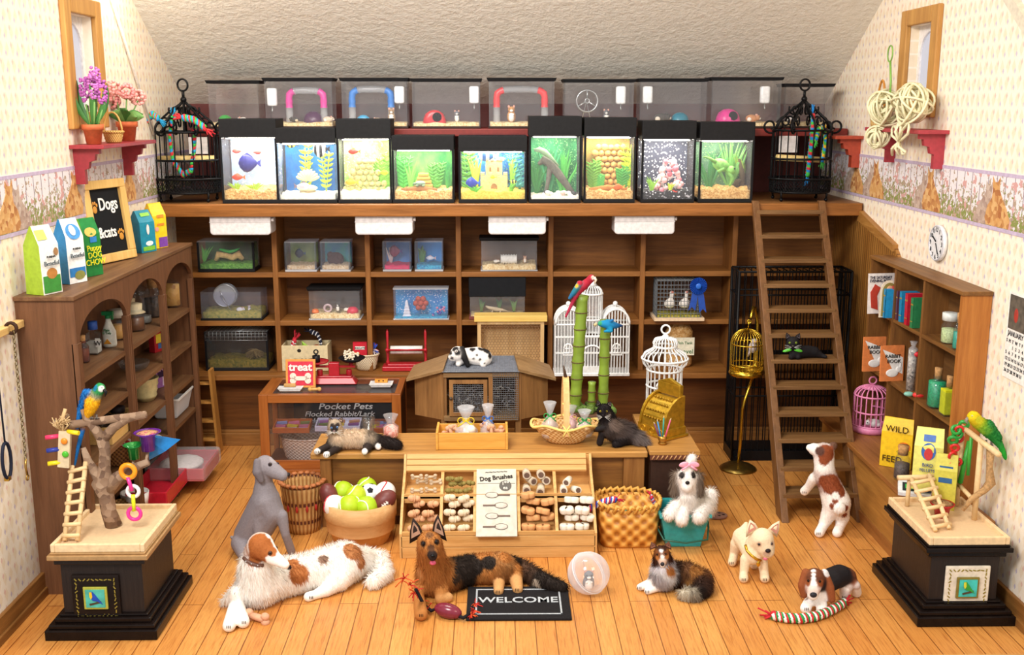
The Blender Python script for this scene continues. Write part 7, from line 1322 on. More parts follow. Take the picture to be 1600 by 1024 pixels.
q=P(255,697,Y=yt+.12);t=T('foil_cone','bright blue folded foil cone pointing right behind the purple cup','cone',q);b=MB(C('#1a7ac0',.25));b.raw([(-.1,0,-.1),(-.12,.08,.06),(-.1,-.05,.07),(.12,0,.045),(.02,-.03,-.03)],[(0,4,2),(2,4,3),(2,3,1),(0,2,1),(0,1,3),(0,3,4)],False);O('foil',b,t);b=MB(BK);b.tube([(-.1,.0,-.05),(-.12,-.06,-.12),(-.1,-.1,P(255,724,Y=yt).z-q.z)],.008);O('holder_twig',b,t)
# right pedestal play gym
gb=P(1450,812,Z=RZT);t=T('bird_ladder','pale dowel bird ladder with a top bar on the right pedestal','bird ladder',(gb.x,gb.y,RZT));o_=t.location.copy()
A0,A1=P(1462,830,Z=RZT+.012)-o_,P(1483,826,Z=RZT+.012)-o_;yb_=P(1417,790,Z=RZT).y;B0,B1=P(1424,748,Y=yb_)-o_,P(1452,742,Y=yb_)-o_;toy_ladder(t,A0,A1,B0,B1,6)
b=MB(LW);b.tube([P(1403,747,Y=yb_)-o_,P(1478,745,Y=yb_+.05)-o_],.02,8);O('top_bar',b,t)
for(a_,c_),(e_,f_)in(((1417,791),(1421,750)),((1458,780),(1462,747))):b=MB(LW);g=P(a_,c_,Z=RZT)-o_;b.tube([g,P(e_,f_,Y=yb_+.02)-o_],.016,7);O('post',b,t)
g1=P(1494,790,Z=RZT);g2=P(1522,812,Z=RZT);g3=P(1524,812,Z=RZT);t=T('play_stand','pale dowel parrot stand with green and red toy chains on right pedestal','perch stand',(g1.x,g1.y,RZT));o_=t.location.copy()
u1,u2=P(1504,668,Y=g1.y)-o_,P(1533,690,Y=g2.y)-o_
for p,q in((g1-o_,u1),(g2-o_,u2)):b=MB(LW);b.tube([p,q+Vector((0,0,.01))],.02,8);O('post',b,t)
b=MB(LW);b.tube([u1+(u1-u2)*.18,u2+(u2-u1)*.9],.02,8);PERCH=(u1+(u2-u1)*1.2)+o_;O('perch_bar',b,t);b=MB(LW);b.tube([(g1-o_)*.6+u1*.4-Vector((0,0,.07)),(g2-o_)*.6+u2*.4-Vector((0,0,.1))],.016,7);O('cross_bar',b,t)
b=MB(C('#3aa83a',.4));e1,e2=P(1515,690,Y=g1.y-.03)-o_,P(1500,755,Y=g1.y-.03)-o_;b.tube([e1,e2],.018,6);O('green_strap',b,t);b=MB(C('#3aa83a',.4));b.tube([u1*.5+u2*.5,(u1*.5+u2*.5)-Vector((0,0,.3))],.012,6);O('green_strap',b,t)
b=MB(C('#2a9a3a',.3));[b.ring(P(px,py,Y=g1.y-.04)-o_,.028,.013,(.3,1,.4*(-1)**i),n=12,k=6)for i,(px,py)in enumerate(((1506,664),(1494,672),(1489,688),(1496,678)))];O('green_chain_links',b,t);b=MB(C('#d82a2a',.3));[b.ring(P(px,py,Y=g1.y-.04)-o_,.026,.011,(.3*(-1)**i,1,.3),n=12,k=6)for i,(px,py)in enumerate(((1499,672),(1500,686),(1492,700),(1488,712),(1496,722),(1488,726)))];O('red_chain_links',b,t)
b=MB(C('#b08a5c',.9,0,.3,60));b.tube([P(px,py,Y=g2.y-.02)-o_ for px,py in((1548,703),(1546,730),(1548,755),(1538,766),(1518,780),(1504,798))],[.03,.022,.035,.025,.02,.012],8);O('sisal_rope',b,t)
# ---------------------------------------------------------------- floor wares
v=P(470,838,Z=0);t=T('striped_basket','tall coloured stripe wicker basket beside the grey dog','basket',(v.x,v.y+.15,0));hh=P(465,762,Y=v.y).z
n_=NT('striped_weave');x_,y_,z_=n_.xyz();st_=n_.math('FRACT',n_.math('MULTIPLY',z_,6.5));th_=n_.math('SINE',n_.math('MULTIPLY',n_.math('ARCTAN2',y_,x_),30));c_=n_.ramp(st_,[(.0,'#d8b070'),(.55,'#c9985a'),(.62,'#5a2c1c'),(.78,'#6a3420'),(.8,'#c08a50'),(1,'#d8b070')]);n_.col(n_.mix(n_.math('GREATER_THAN',th_,.2),c_,'#a8743c'));n_.bump(th_,.5,.01);SW=n_.done(.7)
b=MB();basket_mesh(b,.13,.175,hh,SW,n=30,th=.014);O('wicker',b,t);b=MB(C('#b06a3a',.7));[b.ell((math.cos(a)*.175,math.sin(a)*.175,hh+.01),(.026,.026,.014),n=7,m=5)for a in[k*.3 for k in range(21)]];O('braided_rim',b,t)
for a in(-2.2,-1.7,-1.2,-.7):b=MB(C('#b83028',.6));b.ell((math.cos(a)*.163,math.sin(a)*.163,hh*.55),(.012,.012,.03),n=6,m=4);O('red_motif',b,t)
b=MB(C('#2a9a4a',.5));b.ell((0,0,0),(.05,.04,.03));b.use(C('#c8482a')).ell((.03,.04,.02),(.04,.03,.03));tag(O('crumpled_toy',b,None,t.location+Vector((-.05,0,.2))),'green and red crumpled toy inside the striped basket','toy')
v=P(560,858,Z=0);t=T('wooden_tub','round pale wooden tub filled with sports balls','tub',(v.x,v.y+.2,0));TY=v.y+.2;r=60*mpp(TY)*.97;hh=P(560,800,Y=TY-r).z;b=MB(WOOD('#c9955c','#e3b781','x',.5,.7,.05));prf=[(r*.78,0),(r*.9,hh*.3),(r*.95,hh*.3),(r*.96,hh*.32),(r*.985,hh*.6),(r*1.02,hh*.62),(r*1.02,hh),(r*.93,hh),(r*.9,hh*.5),(.001,hh*.45)];b.lathe(prf,n=36);O('tub',b,t)
def ballseam(b,r,col,kind):
 b.use(C(col,.4));pts=[]
 for k in range(40):a_=6.283*k/40;x,y,z=math.cos(a_),math.sin(a_),.55*math.cos(2*a_)*(1 if 1 else 0);q=Vector((x,y,z)).normalized()*r*1.0;pts.append(q)
 b.tube(pts,r*.07,5,True)
def ball(label,loc,r,c,seam=None,rot=(0,0,0)):
 t=T('ball',label,'ball',loc,rot=rot);b=MB(C(c,.45,0,.06));b.ell((0,0,0),r,n=20,m=14);O('shell',b,t)
 if seam=='soccer':
  b=MB(BLK);g=1.618
  for vv in[(0,s1,s2*g)for s1 in(-1,1)for s2 in(-1,1)]+[(s1,s2*g,0)for s1 in(-1,1)for s2 in(-1,1)]+[(s2*g,0,s1)for s1 in(-1,1)for s2 in(-1,1)]:
   n__=Vector(vv).normalized();u,w_=basis(n__);b.raw([n__*r*1.012+(u*math.cos(a)+w_*math.sin(a))*r*.32-n__*r*.045 for a in[k*1.2566 for k in range(5)]]+[n__*r*1.015],[(k,(k+1)%5,5)for k in range(5)])
  O('black_patches',b,t)
 elif seam:b=MB();ballseam(b,r,seam,0);O('seam',b,t)
 return t
def TB(px,py,d=0):return P(px,py,Y=TY+d)
br=.088
for px,py,d,c,sm,rt,lb in((536,768,.06,'#a8c81e','#eef0d8',(1.1,.3,0),'tennis ball at the back left of the tub beside the football'),(573,762,.13,'#a8c81e','#eef0d8',(.4,1.3,0),'tennis ball at the very back of the tub'),(557,775,-.02,'#b8cc22','#eef0d8',(1.5,.8,.4),'tennis ball in the centre of the tub'),(546,791,-.14,'#b0d01e','#f0f2dc',(1.2,0,.3),'tennis ball at the front of the tub, left of centre'),(573,793,-.13,'#a8cc1e','#f0f2dc',(.6,.4,1.2),'tennis ball at the front right of the tub'),(578,772,.04,'#eef0f2','soccer',(.3,.2,0),'black and white soccer ball in the tub'),(602,769,.05,'#f0eeea','#c8283a',(.2,1.2,.3),'white baseball with red seam at the right of the tub'),(523,791,-.1,'#f0eeea','#c8283a',(1.3,.2,0),'white and red baseball low at the left of the tub')):
 ball(lb,TB(px,py,d),br*(.95 if py<780 else 1),c,sm,rt)
for px,py,d,rt,lb in((515,775,.0,(0,1.2,.3),'brown football upright at the left of the tub'),(600,783,-.08,(0,-.6,.2),'brown football lying at the right of the tub')):
 t=T('football',lb,'ball',TB(px,py,d),rot=rt);b=MB(C('#6a2e2a',.45));b.ell((0,0,0),(.11,.075,.075),n=16,m=10);O('shell',b,t);b=MB(WHT);b.box(-.03,.03,-.08,-.07,-.004,.004);[b.box(x-.003,x+.003,-.081,-.069,-.014,.014)for x in(-.02,0,.02)];O('laces',b,t)
for k in range(5):
 a_=k*1.25;ball('tennis ball buried deep in the wooden tub under the others',Vector((v.x+math.cos(a_)*.14,TY+math.sin(a_)*.14,hh*.45+.085)),.085,'#a8c81e')['group']='buried tennis balls'
 # chip basket
v=P(985,862,Z=0);t=T('chip_basket','square based orange chip wood basket full of dog toys','basket',(v.x,v.y+.24,0));CY=v.y+.24;hh=P(985,798,Y=v.y).z;r0,r1=.21,54*mpp(CY)
n_=NT('chip_weave');x_,y_,z_=n_.xyz();ck_=n_.math('MULTIPLY',n_.math('SINE',n_.math('MULTIPLY',z_,62)),n_.math('SINE',n_.math('MULTIPLY',n_.math('ARCTAN2',y_,x_),13)));n_.col(n_.ramp(n_.math('ADD',n_.math('MULTIPLY',ck_,.5),.5),[(.15,'#a8661e'),(.45,'#d8953c'),(.85,'#edb65c')]));n_.bump(ck_,.7,.015);CHW=n_.done(.5)
def sq(a,k):c,s=math.cos(a),math.sin(a);m=(abs(c)**k+abs(s)**k)**(-1/k);return c*m,s*m
b=MB(CHW);vs=[];N=48;rows=[(r0*.02,.0,5),(r0,0,5),(r0*1.06,.02,5),(r0+(r1-r0)*.6,hh*.5,4),(r1*.98,hh*.95,2.6),(r1*.92,hh*.95,2.6),(r0*.98,.04,4),(.003,.035,3)]
for rr_,z,k in rows:
 for i in range(N):c_,s_=sq(6.283*i/N,k);vs.append((c_*rr_,s_*rr_*.85,z))
b.raw(vs,[(j*N+i,j*N+(i+1)%N,(j+1)*N+(i+1)%N,(j+1)*N+i)for j in range(len(rows)-1)for i in range(N)]);O('woven_body',b,t)
b=MB(C('#e2a84e',.5));
for i in range(30):a_=6.283*i/30;c_,s_=sq(a_,2.6);p=Vector((c_*r1*.96,s_*r1*.82,hh*.96));c2,s2=sq(a_+.25,2.6);p2=Vector((c2*r1*.96,s2*r1*.82,hh*.96));b.tube([p+Vector((0,0,-.025)),(p+p2)/2*1.04+Vector((0,0,.02)),p2+Vector((0,0,.01))],.016,5)
O('twisted_rim',b,t);cb0=t.location
ball('tennis ball with blue knot lying in the chip basket',cb0+Vector((.08,-.08,hh*.62)),.065,'#a8d01e','#eef0d8',(1,0,0));b=MB(C('#d8b070',.9));b.lathe([(.001,hh*.45),(.22,hh*.47),(.001,hh*.44)],n=18,sy=.85)if 0 else None
rope('red white and blue rope toy hanging over the left rim of the basket',[(.12,0,.03),(.03,-.02,.02),(-.06,-.04,-.01),(-.14,-.06,-.07)],.024,'#c8283a','#2a4ab0',cb0+Vector((-.22,-.06,hh*.98)),c3='#eceef0')
t=T('squeaky_toy','teal green bone shaped toy inside the chip basket','toy',cb0+Vector((-.08,.0,hh*.62)),-.3);b=MB(C('#1f8a6a',.4));bone(b,1.9);O('toy_body',b,t);rope('red and white rope toy under the teal bone toy',[(-.08,0,0),(.0,0,.01),(.08,0,0)],.02,'#c8283a','#f0eeee',cb0+Vector((-.02,-.13,hh*.52)));t=T('squeaky_toy','teal and white patterned toy at the right of the tennis ball','toy',cb0+Vector((.17,-.05,hh*.62)));b=MB(C('#2aa89a',.4));b.ell((0,0,0),(.045,.03,.035));b.use(WHT).ell((.02,-.02,.02),.02);O('toy_body',b,t)
rope('red and purple rope toy standing at the right inside the basket',[(.02,0,-.06),(0,0,.02),(-.03,0,.08)],.02,'#c8283a','#5a4a8a',cb0+Vector((.22,.02,hh*.8)),c3='#c8c0d8')
# turquoise pail
v=P(1070,860,Z=0);t=T('turquoise_pail','square turquoise pail with dark wire handle under the long haired dog','pail',(v.x,v.y+.19,0));PLY=v.y+.19;hh=P(1065,808,Y=v.y-.02).z;HPAIL=hh;w0,w1=.135,.19;TQ=C('#2a9a9c',.3)
b=MB(TQ);vs=[]
for w_,z in((w0,0),(w1,hh),(w1-.012,hh),(w0-.012,.02)):vs+=[(-w_,-w_*.95,z),(w_,-w_*.95,z),(w_,w_*.95,z),(-w_,w_*.95,z)]
b.raw(vs,[(j*4+i,j*4+(i+1)%4,(j+1)*4+(i+1)%4,(j+1)*4+i)for j in range(3)for i in range(4)]+[(3,2,1,0),(12,13,14,15)],False);O('pail',b,t,bev=.008);b=MB(C('#3aa8aa',.3));b.box(-w1-.012,w1+.012,-w1*.95-.012,-w1*.95+.003,hh-.02,hh+.004);b.box(-w1-.012,w1+.012,w1*.95-.003,w1*.95+.012,hh-.02,hh+.004);b.box(-w1-.012,-w1+.003,-w1*.95,w1*.95,hh-.02,hh+.004);b.box(w1-.003,w1+.012,-w1*.95,w1*.95,hh-.02,hh+.004);O('rim',b,t)
b=MB(C('#1f5a4a',.4));b.tube([(-w1-.01,0,hh*.95),(-w1-.012,-.08,hh*.5),(-w1+.02,-w1-.02,hh*.33),(0,-w1-.04,hh*.27),(w1-.02,-w1-.02,hh*.33),(w1+.012,-.08,hh*.5),(w1+.01,0,hh*.95)],.008,6);O('wire_handle',b,t)
# fabric disc, doormat
v=P(1119,808,Z=0);b=MB(C('#8a6456',.9));b.lathe([(.001,0),(.09,0),(.095,.012),(.09,.02),(.001,.022)],n=24,sy=.8);b.use(C('#3a2a24',.9));[b.ell((x,y,.022),(.014,.012,.003),n=8,m=4)for x,y in((-.03,.02),(.03,.03),(.02,-.03),(-.04,-.03),(.06,-.01))];tag(O('fabric_disc',b,None,(v.x,v.y,.002)),'brown spotted round mat peeking out behind the turquoise pail','mat')
m0,m1,m2=P(728,972,Z=0),P(894,972,Z=0),P(734,921,Z=0);t=T('doormat','black doormat with a silver border reading WELCOME','doormat',((m0.x+m1.x)/2,m0.y,.002),-.005);w=(m1.x-m0.x)/2;dp=m2.y-m0.y;b=MB(C('#1f1d1f',.95,0,.35,120));b.box(-w,w,0,dp,0,.018);O('mat',b,t,bev=.006)
b=MB(C('#aeb4ba',.6,0,.25,90));q=.06
for x0,x1,y0,y1 in((-w+q,w-q,q,q+.012),(-w+q,w-q,dp-q,dp-q+.012),(-w+q,-w+q+.012,q,dp-q),(w-q-.012,w-q,q,dp-q)):b.box(x0,x1,y0,y1,.018,.0205)
O('border',b,t);TEXT('WELCOME',.115,C('#b6bcc2',.6,0,.25,90),t,(.0,dp*.5-.01,.019),rot=(0,0,0),sx=1.0,bold=.0015)
# floor scraps
b=MB(WHT);b.box(-.01,.01,-.06,.06,0,.006);v=P(1352,812,Z=0);tag(O('paper_strip',b,None,(v.x-.03,v.y,.002),.3),'thin white paper strip on the floor by the bench','strip')
# ---------------------------------------------------------------- animals
from mathutils.bvhtree import BVHTree
def vcol_mat(name,rough):
 n=NT(name);a=n.node('ShaderNodeAttribute');a.attribute_name='Col';n.col(a.outputs['Color']);n.p.inputs['Specular IOR Level'].default_value=.2;n.p.inputs['Roughness'].default_value=rough;return n.m
COAT=vcol_mat('animal_coat',.75);FURM=vcol_mat('fur_strands',.85);_t=FURM.node_tree;_tr=_t.nodes.new('ShaderNodeBsdfTranslucent');_mx=_t.nodes.new('ShaderNodeMixShader');_mx.inputs[0].default_value=.4;_at=[n for n in _t.nodes if n.type=='ATTRIBUTE'][0]
_t.links.new(_at.outputs['Color'],_tr.inputs[0]);_t.links.new(_t.nodes['Principled BSDF'].outputs[0],_mx.inputs[1]);_t.links.new(_tr.outputs[0],_mx.inputs[2]);_t.links.new(_mx.outputs[0],_t.nodes['Material Output'].inputs[0])
class Critter:
 """continuous body grown from a jointed skeleton: J = {name: (px, py, dy, radius px)}, bones = (a, b, colour, fur length px)"""
 def __init__(s,name,label,cat,base,J,bones,patches=(),vox=1.8,fur=0,Y=None,Z=0,sm=5,flow=(0,0,-1),fw=.9,seed=1,lift=True,flat=None):
  g=P(*base,Z=Z);s.Y=g.y if Y is None else Y;s.lift=lift;s.u=s.Y/FPX*1.02
  s.t=T(name,label,cat,(P(*base,Y=s.Y).x,s.Y,Z+.001));s.o=s.t.location.copy();s.J={}
  for k,(px,py,dy,r)in J.items():
   R=r*s.u
   if dy is None:p=P(px,py,Z=Z+R*.9)
   else:
    p=P(px,py,Y=s.Y+dy*s.u)
    if lift and p.z<Z+R:p.z=Z+R
   s.J[k]=(p-s.o,R)
  b=MB()
  for a,c,*_ in bones:
   (p,r),(q,w)=s.J[a],s.J[c];b.ell(p,r,n=14,m=10);b.ell(q,w,n=14,m=10)
   if(q-p).length>1e-4:b.cyl(p,q,r,w,n=14)
  me=b.mesh('tmp');o=bpy.data.objects.new('tmp',me);COL.objects.link(o);m=o.modifiers.new('r','REMESH');m.mode='VOXEL';m.voxel_size=vox*s.u;m=o.modifiers.new('s','SMOOTH');m.factor=.5;m.iterations=sm
  nm=bpy.data.meshes.new_from_object(o.evaluated_get(bpy.context.evaluated_depsgraph_get()));bpy.data.objects.remove(o);nm.name='body';s.me=nm
  N=len(nm.vertices);V=np.empty(N*3);nm.vertices.foreach_get('co',V);V=V.reshape(-1,3);zmin=.0
  V[:,2]=np.maximum(V[:,2],zmin if lift else-9);nm.vertices.foreach_set('co',V.ravel());nm.update()
  s.V=V;D=[];K=[];F=[]
  for a,c,col,*f in bones:
   (p,r),(q,w)=s.J[a],s.J[c];p=np.array(p);q=np.array(q);d=q-p;t_=np.clip(((V-p)@d)/max(d@d,1e-9),0,1);D.append(np.linalg.norm(V-(p+t_[:,None]*d),axis=1)-(r+(w-r)*t_));K.append(lin(col));F.append(f[0]if f else 0)
  D=np.array(D);u=s.u;nz=np.sin(V[:,0]/u*.9+1.3*np.sin(V[:,2]/u*.7))*np.sin(V[:,2]/u*1.1+seed)*u*.9
  w_=np.exp(-D/(u*.9));w_/=w_.sum(0);s.C=(w_.T@np.array(K));s.F=w_.T@np.array(F,float)
  s.bvh=BVHTree.FromPolygons([Vector(v)for v in V],[list(p.vertices)for p in nm.polygons])
  for px,py,r,col,*rest in patches:
   h=s.hit(px,py)
   if h is None:continue
   k=np.array(rest[1]if len(rest)>1 else(1,1,1));d=np.linalg.norm((V-np.array(h[0]))/k,axis=1)-r*u+nz*.7;m_=1/(1+np.exp(d/(u*.45)));s.C=s.C*(1-m_[:,None])+np.array(lin(col))*m_[:,None]
   if rest and rest[0]is not None:s.F=s.F*(1-m_)+rest[0]*m_
  rg=np.random.default_rng(seed);s.C*=(1+rg.normal(0,.05,(N,1)));s.C=np.clip(s.C,0,1)
  at=nm.color_attributes.new('Col','FLOAT_COLOR','POINT');at.data.foreach_set('color',np.hstack([s.C,np.ones((N,1))]).ravel())
  nm.materials.clear();nm.materials.append(COAT);nm.polygons.foreach_set('use_smooth',[True]*len(nm.polygons));s.body=bpy.data.objects.new('body',nm);COL.objects.link(s.body);s.body.parent=s.t
  if fur:s.grow(fur,flow,fw,rg)
 def hit(s,px,py):
  d=ray(px,py).normalized();h=s.bvh.ray_cast(CAM-s.o,d)
  if h[0]is None:h=s.bvh.find_nearest(P(px,py,Y=s.Y)-s.o)
  return h[0],h[1]
 def grow(s,n,flow,fw,rg):
  me=s.me;me.calc_loop_triangles();T_=np.array([t.vertices[:]for t in me.loop_triangles]);V=s.V;a,b,c=V[T_[:,0]],V[T_[:,1]],V[T_[:,2]]
  nr=np.cross(b-a,c-a);ar=np.linalg.norm(nr,axis=1);fl=s.F[T_].mean(1);w=ar*(fl>.8);i=rg.choice(len(T_),n,p=w/w.sum());r1,r2=rg.random((2,n));q=r1+r2>1;r1[q],r2[q]=1-r1[q],1-r2[q]
  p=a[i]+(b-a)[i]*r1[:,None]+(c-a)[i]*r2[:,None];nn=nr[i]/ar[i][:,None];f=np.array(flow,float);f=f/np.linalg.norm(f)
  L=(fl[i]*s.u*rg.uniform(.6,1.15,n))[:,None];tg=f-nn*(nn@f)[:,None];d=nn*.38+tg*.85+rg.normal(0,.2,(n,3));d/=np.linalg.norm(d,axis=1)[:,None]
  sd=np.cross(d,nn+rg.normal(0,.3,(n,3)));sd/=np.linalg.norm(sd,axis=1)[:,None]+1e-9;W=fw*.5*s.u;m=p+d*L*.55;e=p+d*L+tg*L*.2;B=np.stack([p-sd*W,p+sd*W,m+sd*W*.7,m-sd*W*.7,e],1);B[:,:,2]=np.maximum(B[:,:,2],.002 if s.lift else-9)
  vs=B.reshape(-1,3);k=np.arange(n)*5;fs=[x for j in k.tolist()for x in((j,j+1,j+2,j+3),(j+3,j+2,j+4))]
  fm=bpy.data.meshes.new('fur');fm.from_pydata(vs.tolist(),[],fs);col=s.C[T_[i,0]]*(rg.uniform(.9,1.2,(n,1)));col=np.clip(np.repeat(col,5,0),0,1)
  at=fm.color_attributes.new('Col','FLOAT_COLOR','POINT');at.data.foreach_set('color',np.hstack([col,np.ones((len(col),1))]).ravel());fm.materials.append(FURM)
  fm.polygons.foreach_set('use_smooth',[True]*len(fm.polygons));fm.normals_split_custom_set_from_vertices(np.repeat(nn+np.array([0,0,.25]),5,0).tolist());o=bpy.data.objects.new('fur',fm);COL.objects.link(o);o.parent=s.t
 def part(s,name,b):return O(name,b,s.t)
 def eye(s,px,py,r,c='#2a1a10',rim=None):
  h,n=s.hit(px,py);r*=s.u;b=MB(C(c,.08,0,.02))
  if rim:b.use(C(rim,.4)).ell(h-n*r*.35,r*1.25,n=10,m=8);b.use(C(c,.08,0,.02))
  b.ell(h-n*r*.1,r,n=12,m=8);b.use(BLK).ell(h-n*r*.1+(CAM-s.o-h).normalized()*r*.55,r*.6,n=10,m=6);return s.part('eye',b)
 def blob(s,name,px,py,rx,rz,c,ry=None,off=0,rough=.3):
  h,n=s.hit(px,py);u=s.u;b=MB(C(c,rough));b.ell(h+n*off*u,(rx*u,(ry or min(rx,rz))*u,rz*u),n=12,m=8);return s.part(name,b)
 def claws(s,spots):
  for px,py in spots:
   b=MB(C('#3a2a22',.5))
   for k in(-1,0,1):
    h,n=s.hit(px+k*2.4,py);b.tube([h+n*.002+Vector((0,0,.014)),h+n*.003-Vector((0,0,.006))],.0022,4)
   s.part('toe_lines',b)
 def whiskers(s,px,py,l,c='#f2f0ea'):
  h,n=s.hit(px,py);b=MB(C(c,.4));u=s.u
  for sx in(-1,1):
   for k in range(4):b.tube([h+Vector((sx*2*u,0,0)),h+Vector((sx*l*.6*u,-1*u,(k-1.5)*2*u)),h+Vector((sx*l*u,-1*u,(k-2)*3.6*u))],.0014,3)
  s.part('whiskers',b)
 def ear(s,pts,c,c2,th=2.2):
  """pricked ear: three pixel corners (left base, right base, tip) at the head depth"""
  (a,z1),(b_,z2),(t_,z3),dy=pts;Yh=s.Y+dy*s.u;A,B,Tp=[P(x,y,Y=Yh)-s.o for x,y in((a,z1),(b_,z2),(t_,z3))];n=Vector((0,1,0))*th*s.u;mid=(A+B)/2;vs=[]
  side=[A,A.lerp(Tp,.5)+(A-B)*.1,A.lerp(Tp,.85)+(A-B)*.04,Tp,B.lerp(Tp,.85)+(B-A)*.04,B.lerp(Tp,.5)+(B-A)*.1,B]
  b=MB(C(c,.8));m=len(side);b.raw([p for p in side]+[p+n for p in side]+[mid.lerp(Tp,.35)+n*1.9],[(k,(k+1)%m,m+(k+1)%m,m+k)for k in range(m)]+[(m+k+1,m+k,2*m)for k in range(m-1)]+[(m,2*m-1,2*m)]+[tuple(range(m))[::-1]])
  e=s.part('ear',b);b=MB(C(c2,.8));cc=sum(side,Vector())/m;b.raw([cc+(p-cc)*.66-n*.25 for p in side]+[cc+n*.25],[(k+1,k,m)for k in range(m-1)]+[(0,m-1,m)]);O('inner_ear',b,e)
WH,TN='#f7f1ec','#a8683a'
# grey hound sitting at the left
g='#8b8489'
c=Critter('grey_dog','smooth grey hound sitting upright behind the white and brown dog','dog',(405,868),dict(hd=(414,727,0,16),mz=(430,737,-6,12.5),ns=(441,743,-9,9.5),er=(402,722,-12,6),e2=(402,738,-17,8),e3=(408,751,-16,5),nk=(412,752,4,14),sh=(415,782,2,24),ch=(425,800,-2,20),s1=(440,806,-8,10),k1=(446,835,-10,7),f1=(455,861,None,7),s2=(404,810,-6,11),k2=(404,835,-10,8),f2=(404,868,None,8),rp=(388,836,18,24),th=(378,850,8,18),hf=(384,876,None,8),tl=(362,840,26,3),t0=(372,846,24,5),bl=(410,825,8,20)),
(('hd','hd',g),('hd','mz',g),('mz','ns',g),('er','e2','#756e73'),('e2','e3','#756e73'),('hd','nk',g),('nk','sh',g),('sh','ch',g),('ch','s1',g),('s1','k1',g),('k1','f1',g),('ch','s2',g),('s2','k2',g),('k2','f2',g),('sh','rp',g),('ch','bl',g),('bl','rp',g),('rp','th',g),('th','hf',g),('t0','tl',g)),vox=1.5,patches=((430,715,7,'#a29b9f'),))
c.eye(422,726,2.8,'#6a4a2a','#3a3034');c.eye(437,721,2.2,'#6a4a2a','#3a3034');c.blob('nose',450,742,4,3.6,'#2e2628');
# white and brown dog
w_='#f9f3ec';br_='#a8612f'
c=Critter('long_coated_dog','white dog with brown patches lying with crossed paws and fluffy tail','dog',(408,950),dict(hd=(407,853,-4,22),h2=(398,862,4,17),mz=(428,872,-18,12),ns=(446,883,-26,7),nk=(400,885,8,28),ch=(404,915,None,36),sh=(430,905,None,33),md=(485,895,None,32),rp=(540,880,None,36),r2=(560,880,None,26),th=(528,905,None,22),kn=(510,922,None,12),hf=(482,933,None,8.5),h3=(492,930,None,8),e1=(371,925,-4,12),p1=(374,955,-8,9),f1=(380,972,None,10.5),e2=(366,945,2,8),f2=(358,978,None,10.5),fl=(352,945,8,7),t0=(572,872,None,17),t1=(594,873,None,14),t2=(600,897,None,15),t3=(583,910,None,13),er=(392,868,6,9),e3=(386,880,8,6)),
(('hd','h2',br_,1),('hd','mz',w_,0),('mz','ns',w_,0),('er','e3',br_,2),('h2','nk',w_,8),('nk','ch',w_,13),('ch','sh',w_,12),('sh','md',w_,9),('md','rp',w_,9),('rp','r2',w_,9),('rp','th',w_,6),('th','kn',w_,3),('kn','h3',w_,.9),('h3','hf',w_,0),('ch','e1',w_,6),('e1','p1',w_,1),('p1','f1',w_,0),('e2','f2',w_,0),('e1','fl',w_,11),('r2','t0',w_,10),('t0','t1',w_,10),('t1','t2',w_,10),('t2','t3',w_,10)),vox=1.9,fur=15000,flow=(.25,0,-1),fw=1.0,
patches=((406,852,22,br_,1),(402,872,16,br_,1),(426,862,9,br_,0),(420,838,5,w_,0),(426,846,5,w_,0),(432,856,5,w_,0),(439,868,8,w_,0),(445,880,9,w_,0),(441,851,4,br_,0),(467,897,17,'#b5723f',7),(458,880,10,'#b5723f',7),(505,874,9,'#9a7a66',7),(552,860,18,'#b5794a',8),(565,880,11,'#b5794a',8),(394,878,8,br_,2)))
c.eye(422,865,3.2,'#3a2414','#4a2a18');c.eye(439,853,2.6,'#3a2414','#4a2a18');c.blob('nose',451,887,5,4.4,'#2a2022');c.claws(((381,974),(357,981),(486,935)));cc=c
hb_,n_=c.hit(396,880);b=MB(C('#6a4a3e',.5));b.tube([c.hit(px,py)[0]+c.hit(px,py)[1]*.008 for px,py in((382,872),(387,877),(394,881),(402,884),(411,884))],.013,6);[b.use(STEEL).ell(c.hit(px,py)[0]+c.hit(px,py)[1]*.02,.006,n=6,m=4)for px,py in((387,877),(394,881),(402,884))];c.part('collar',b)
v=P(402,965,Z=.03);b=MB(BN);bone(b,1.9,1.2);tag(O('chew_bone',b,None,v,-.5),'tan bone chew lying by the crossed paws of the white brown dog','chew bone')
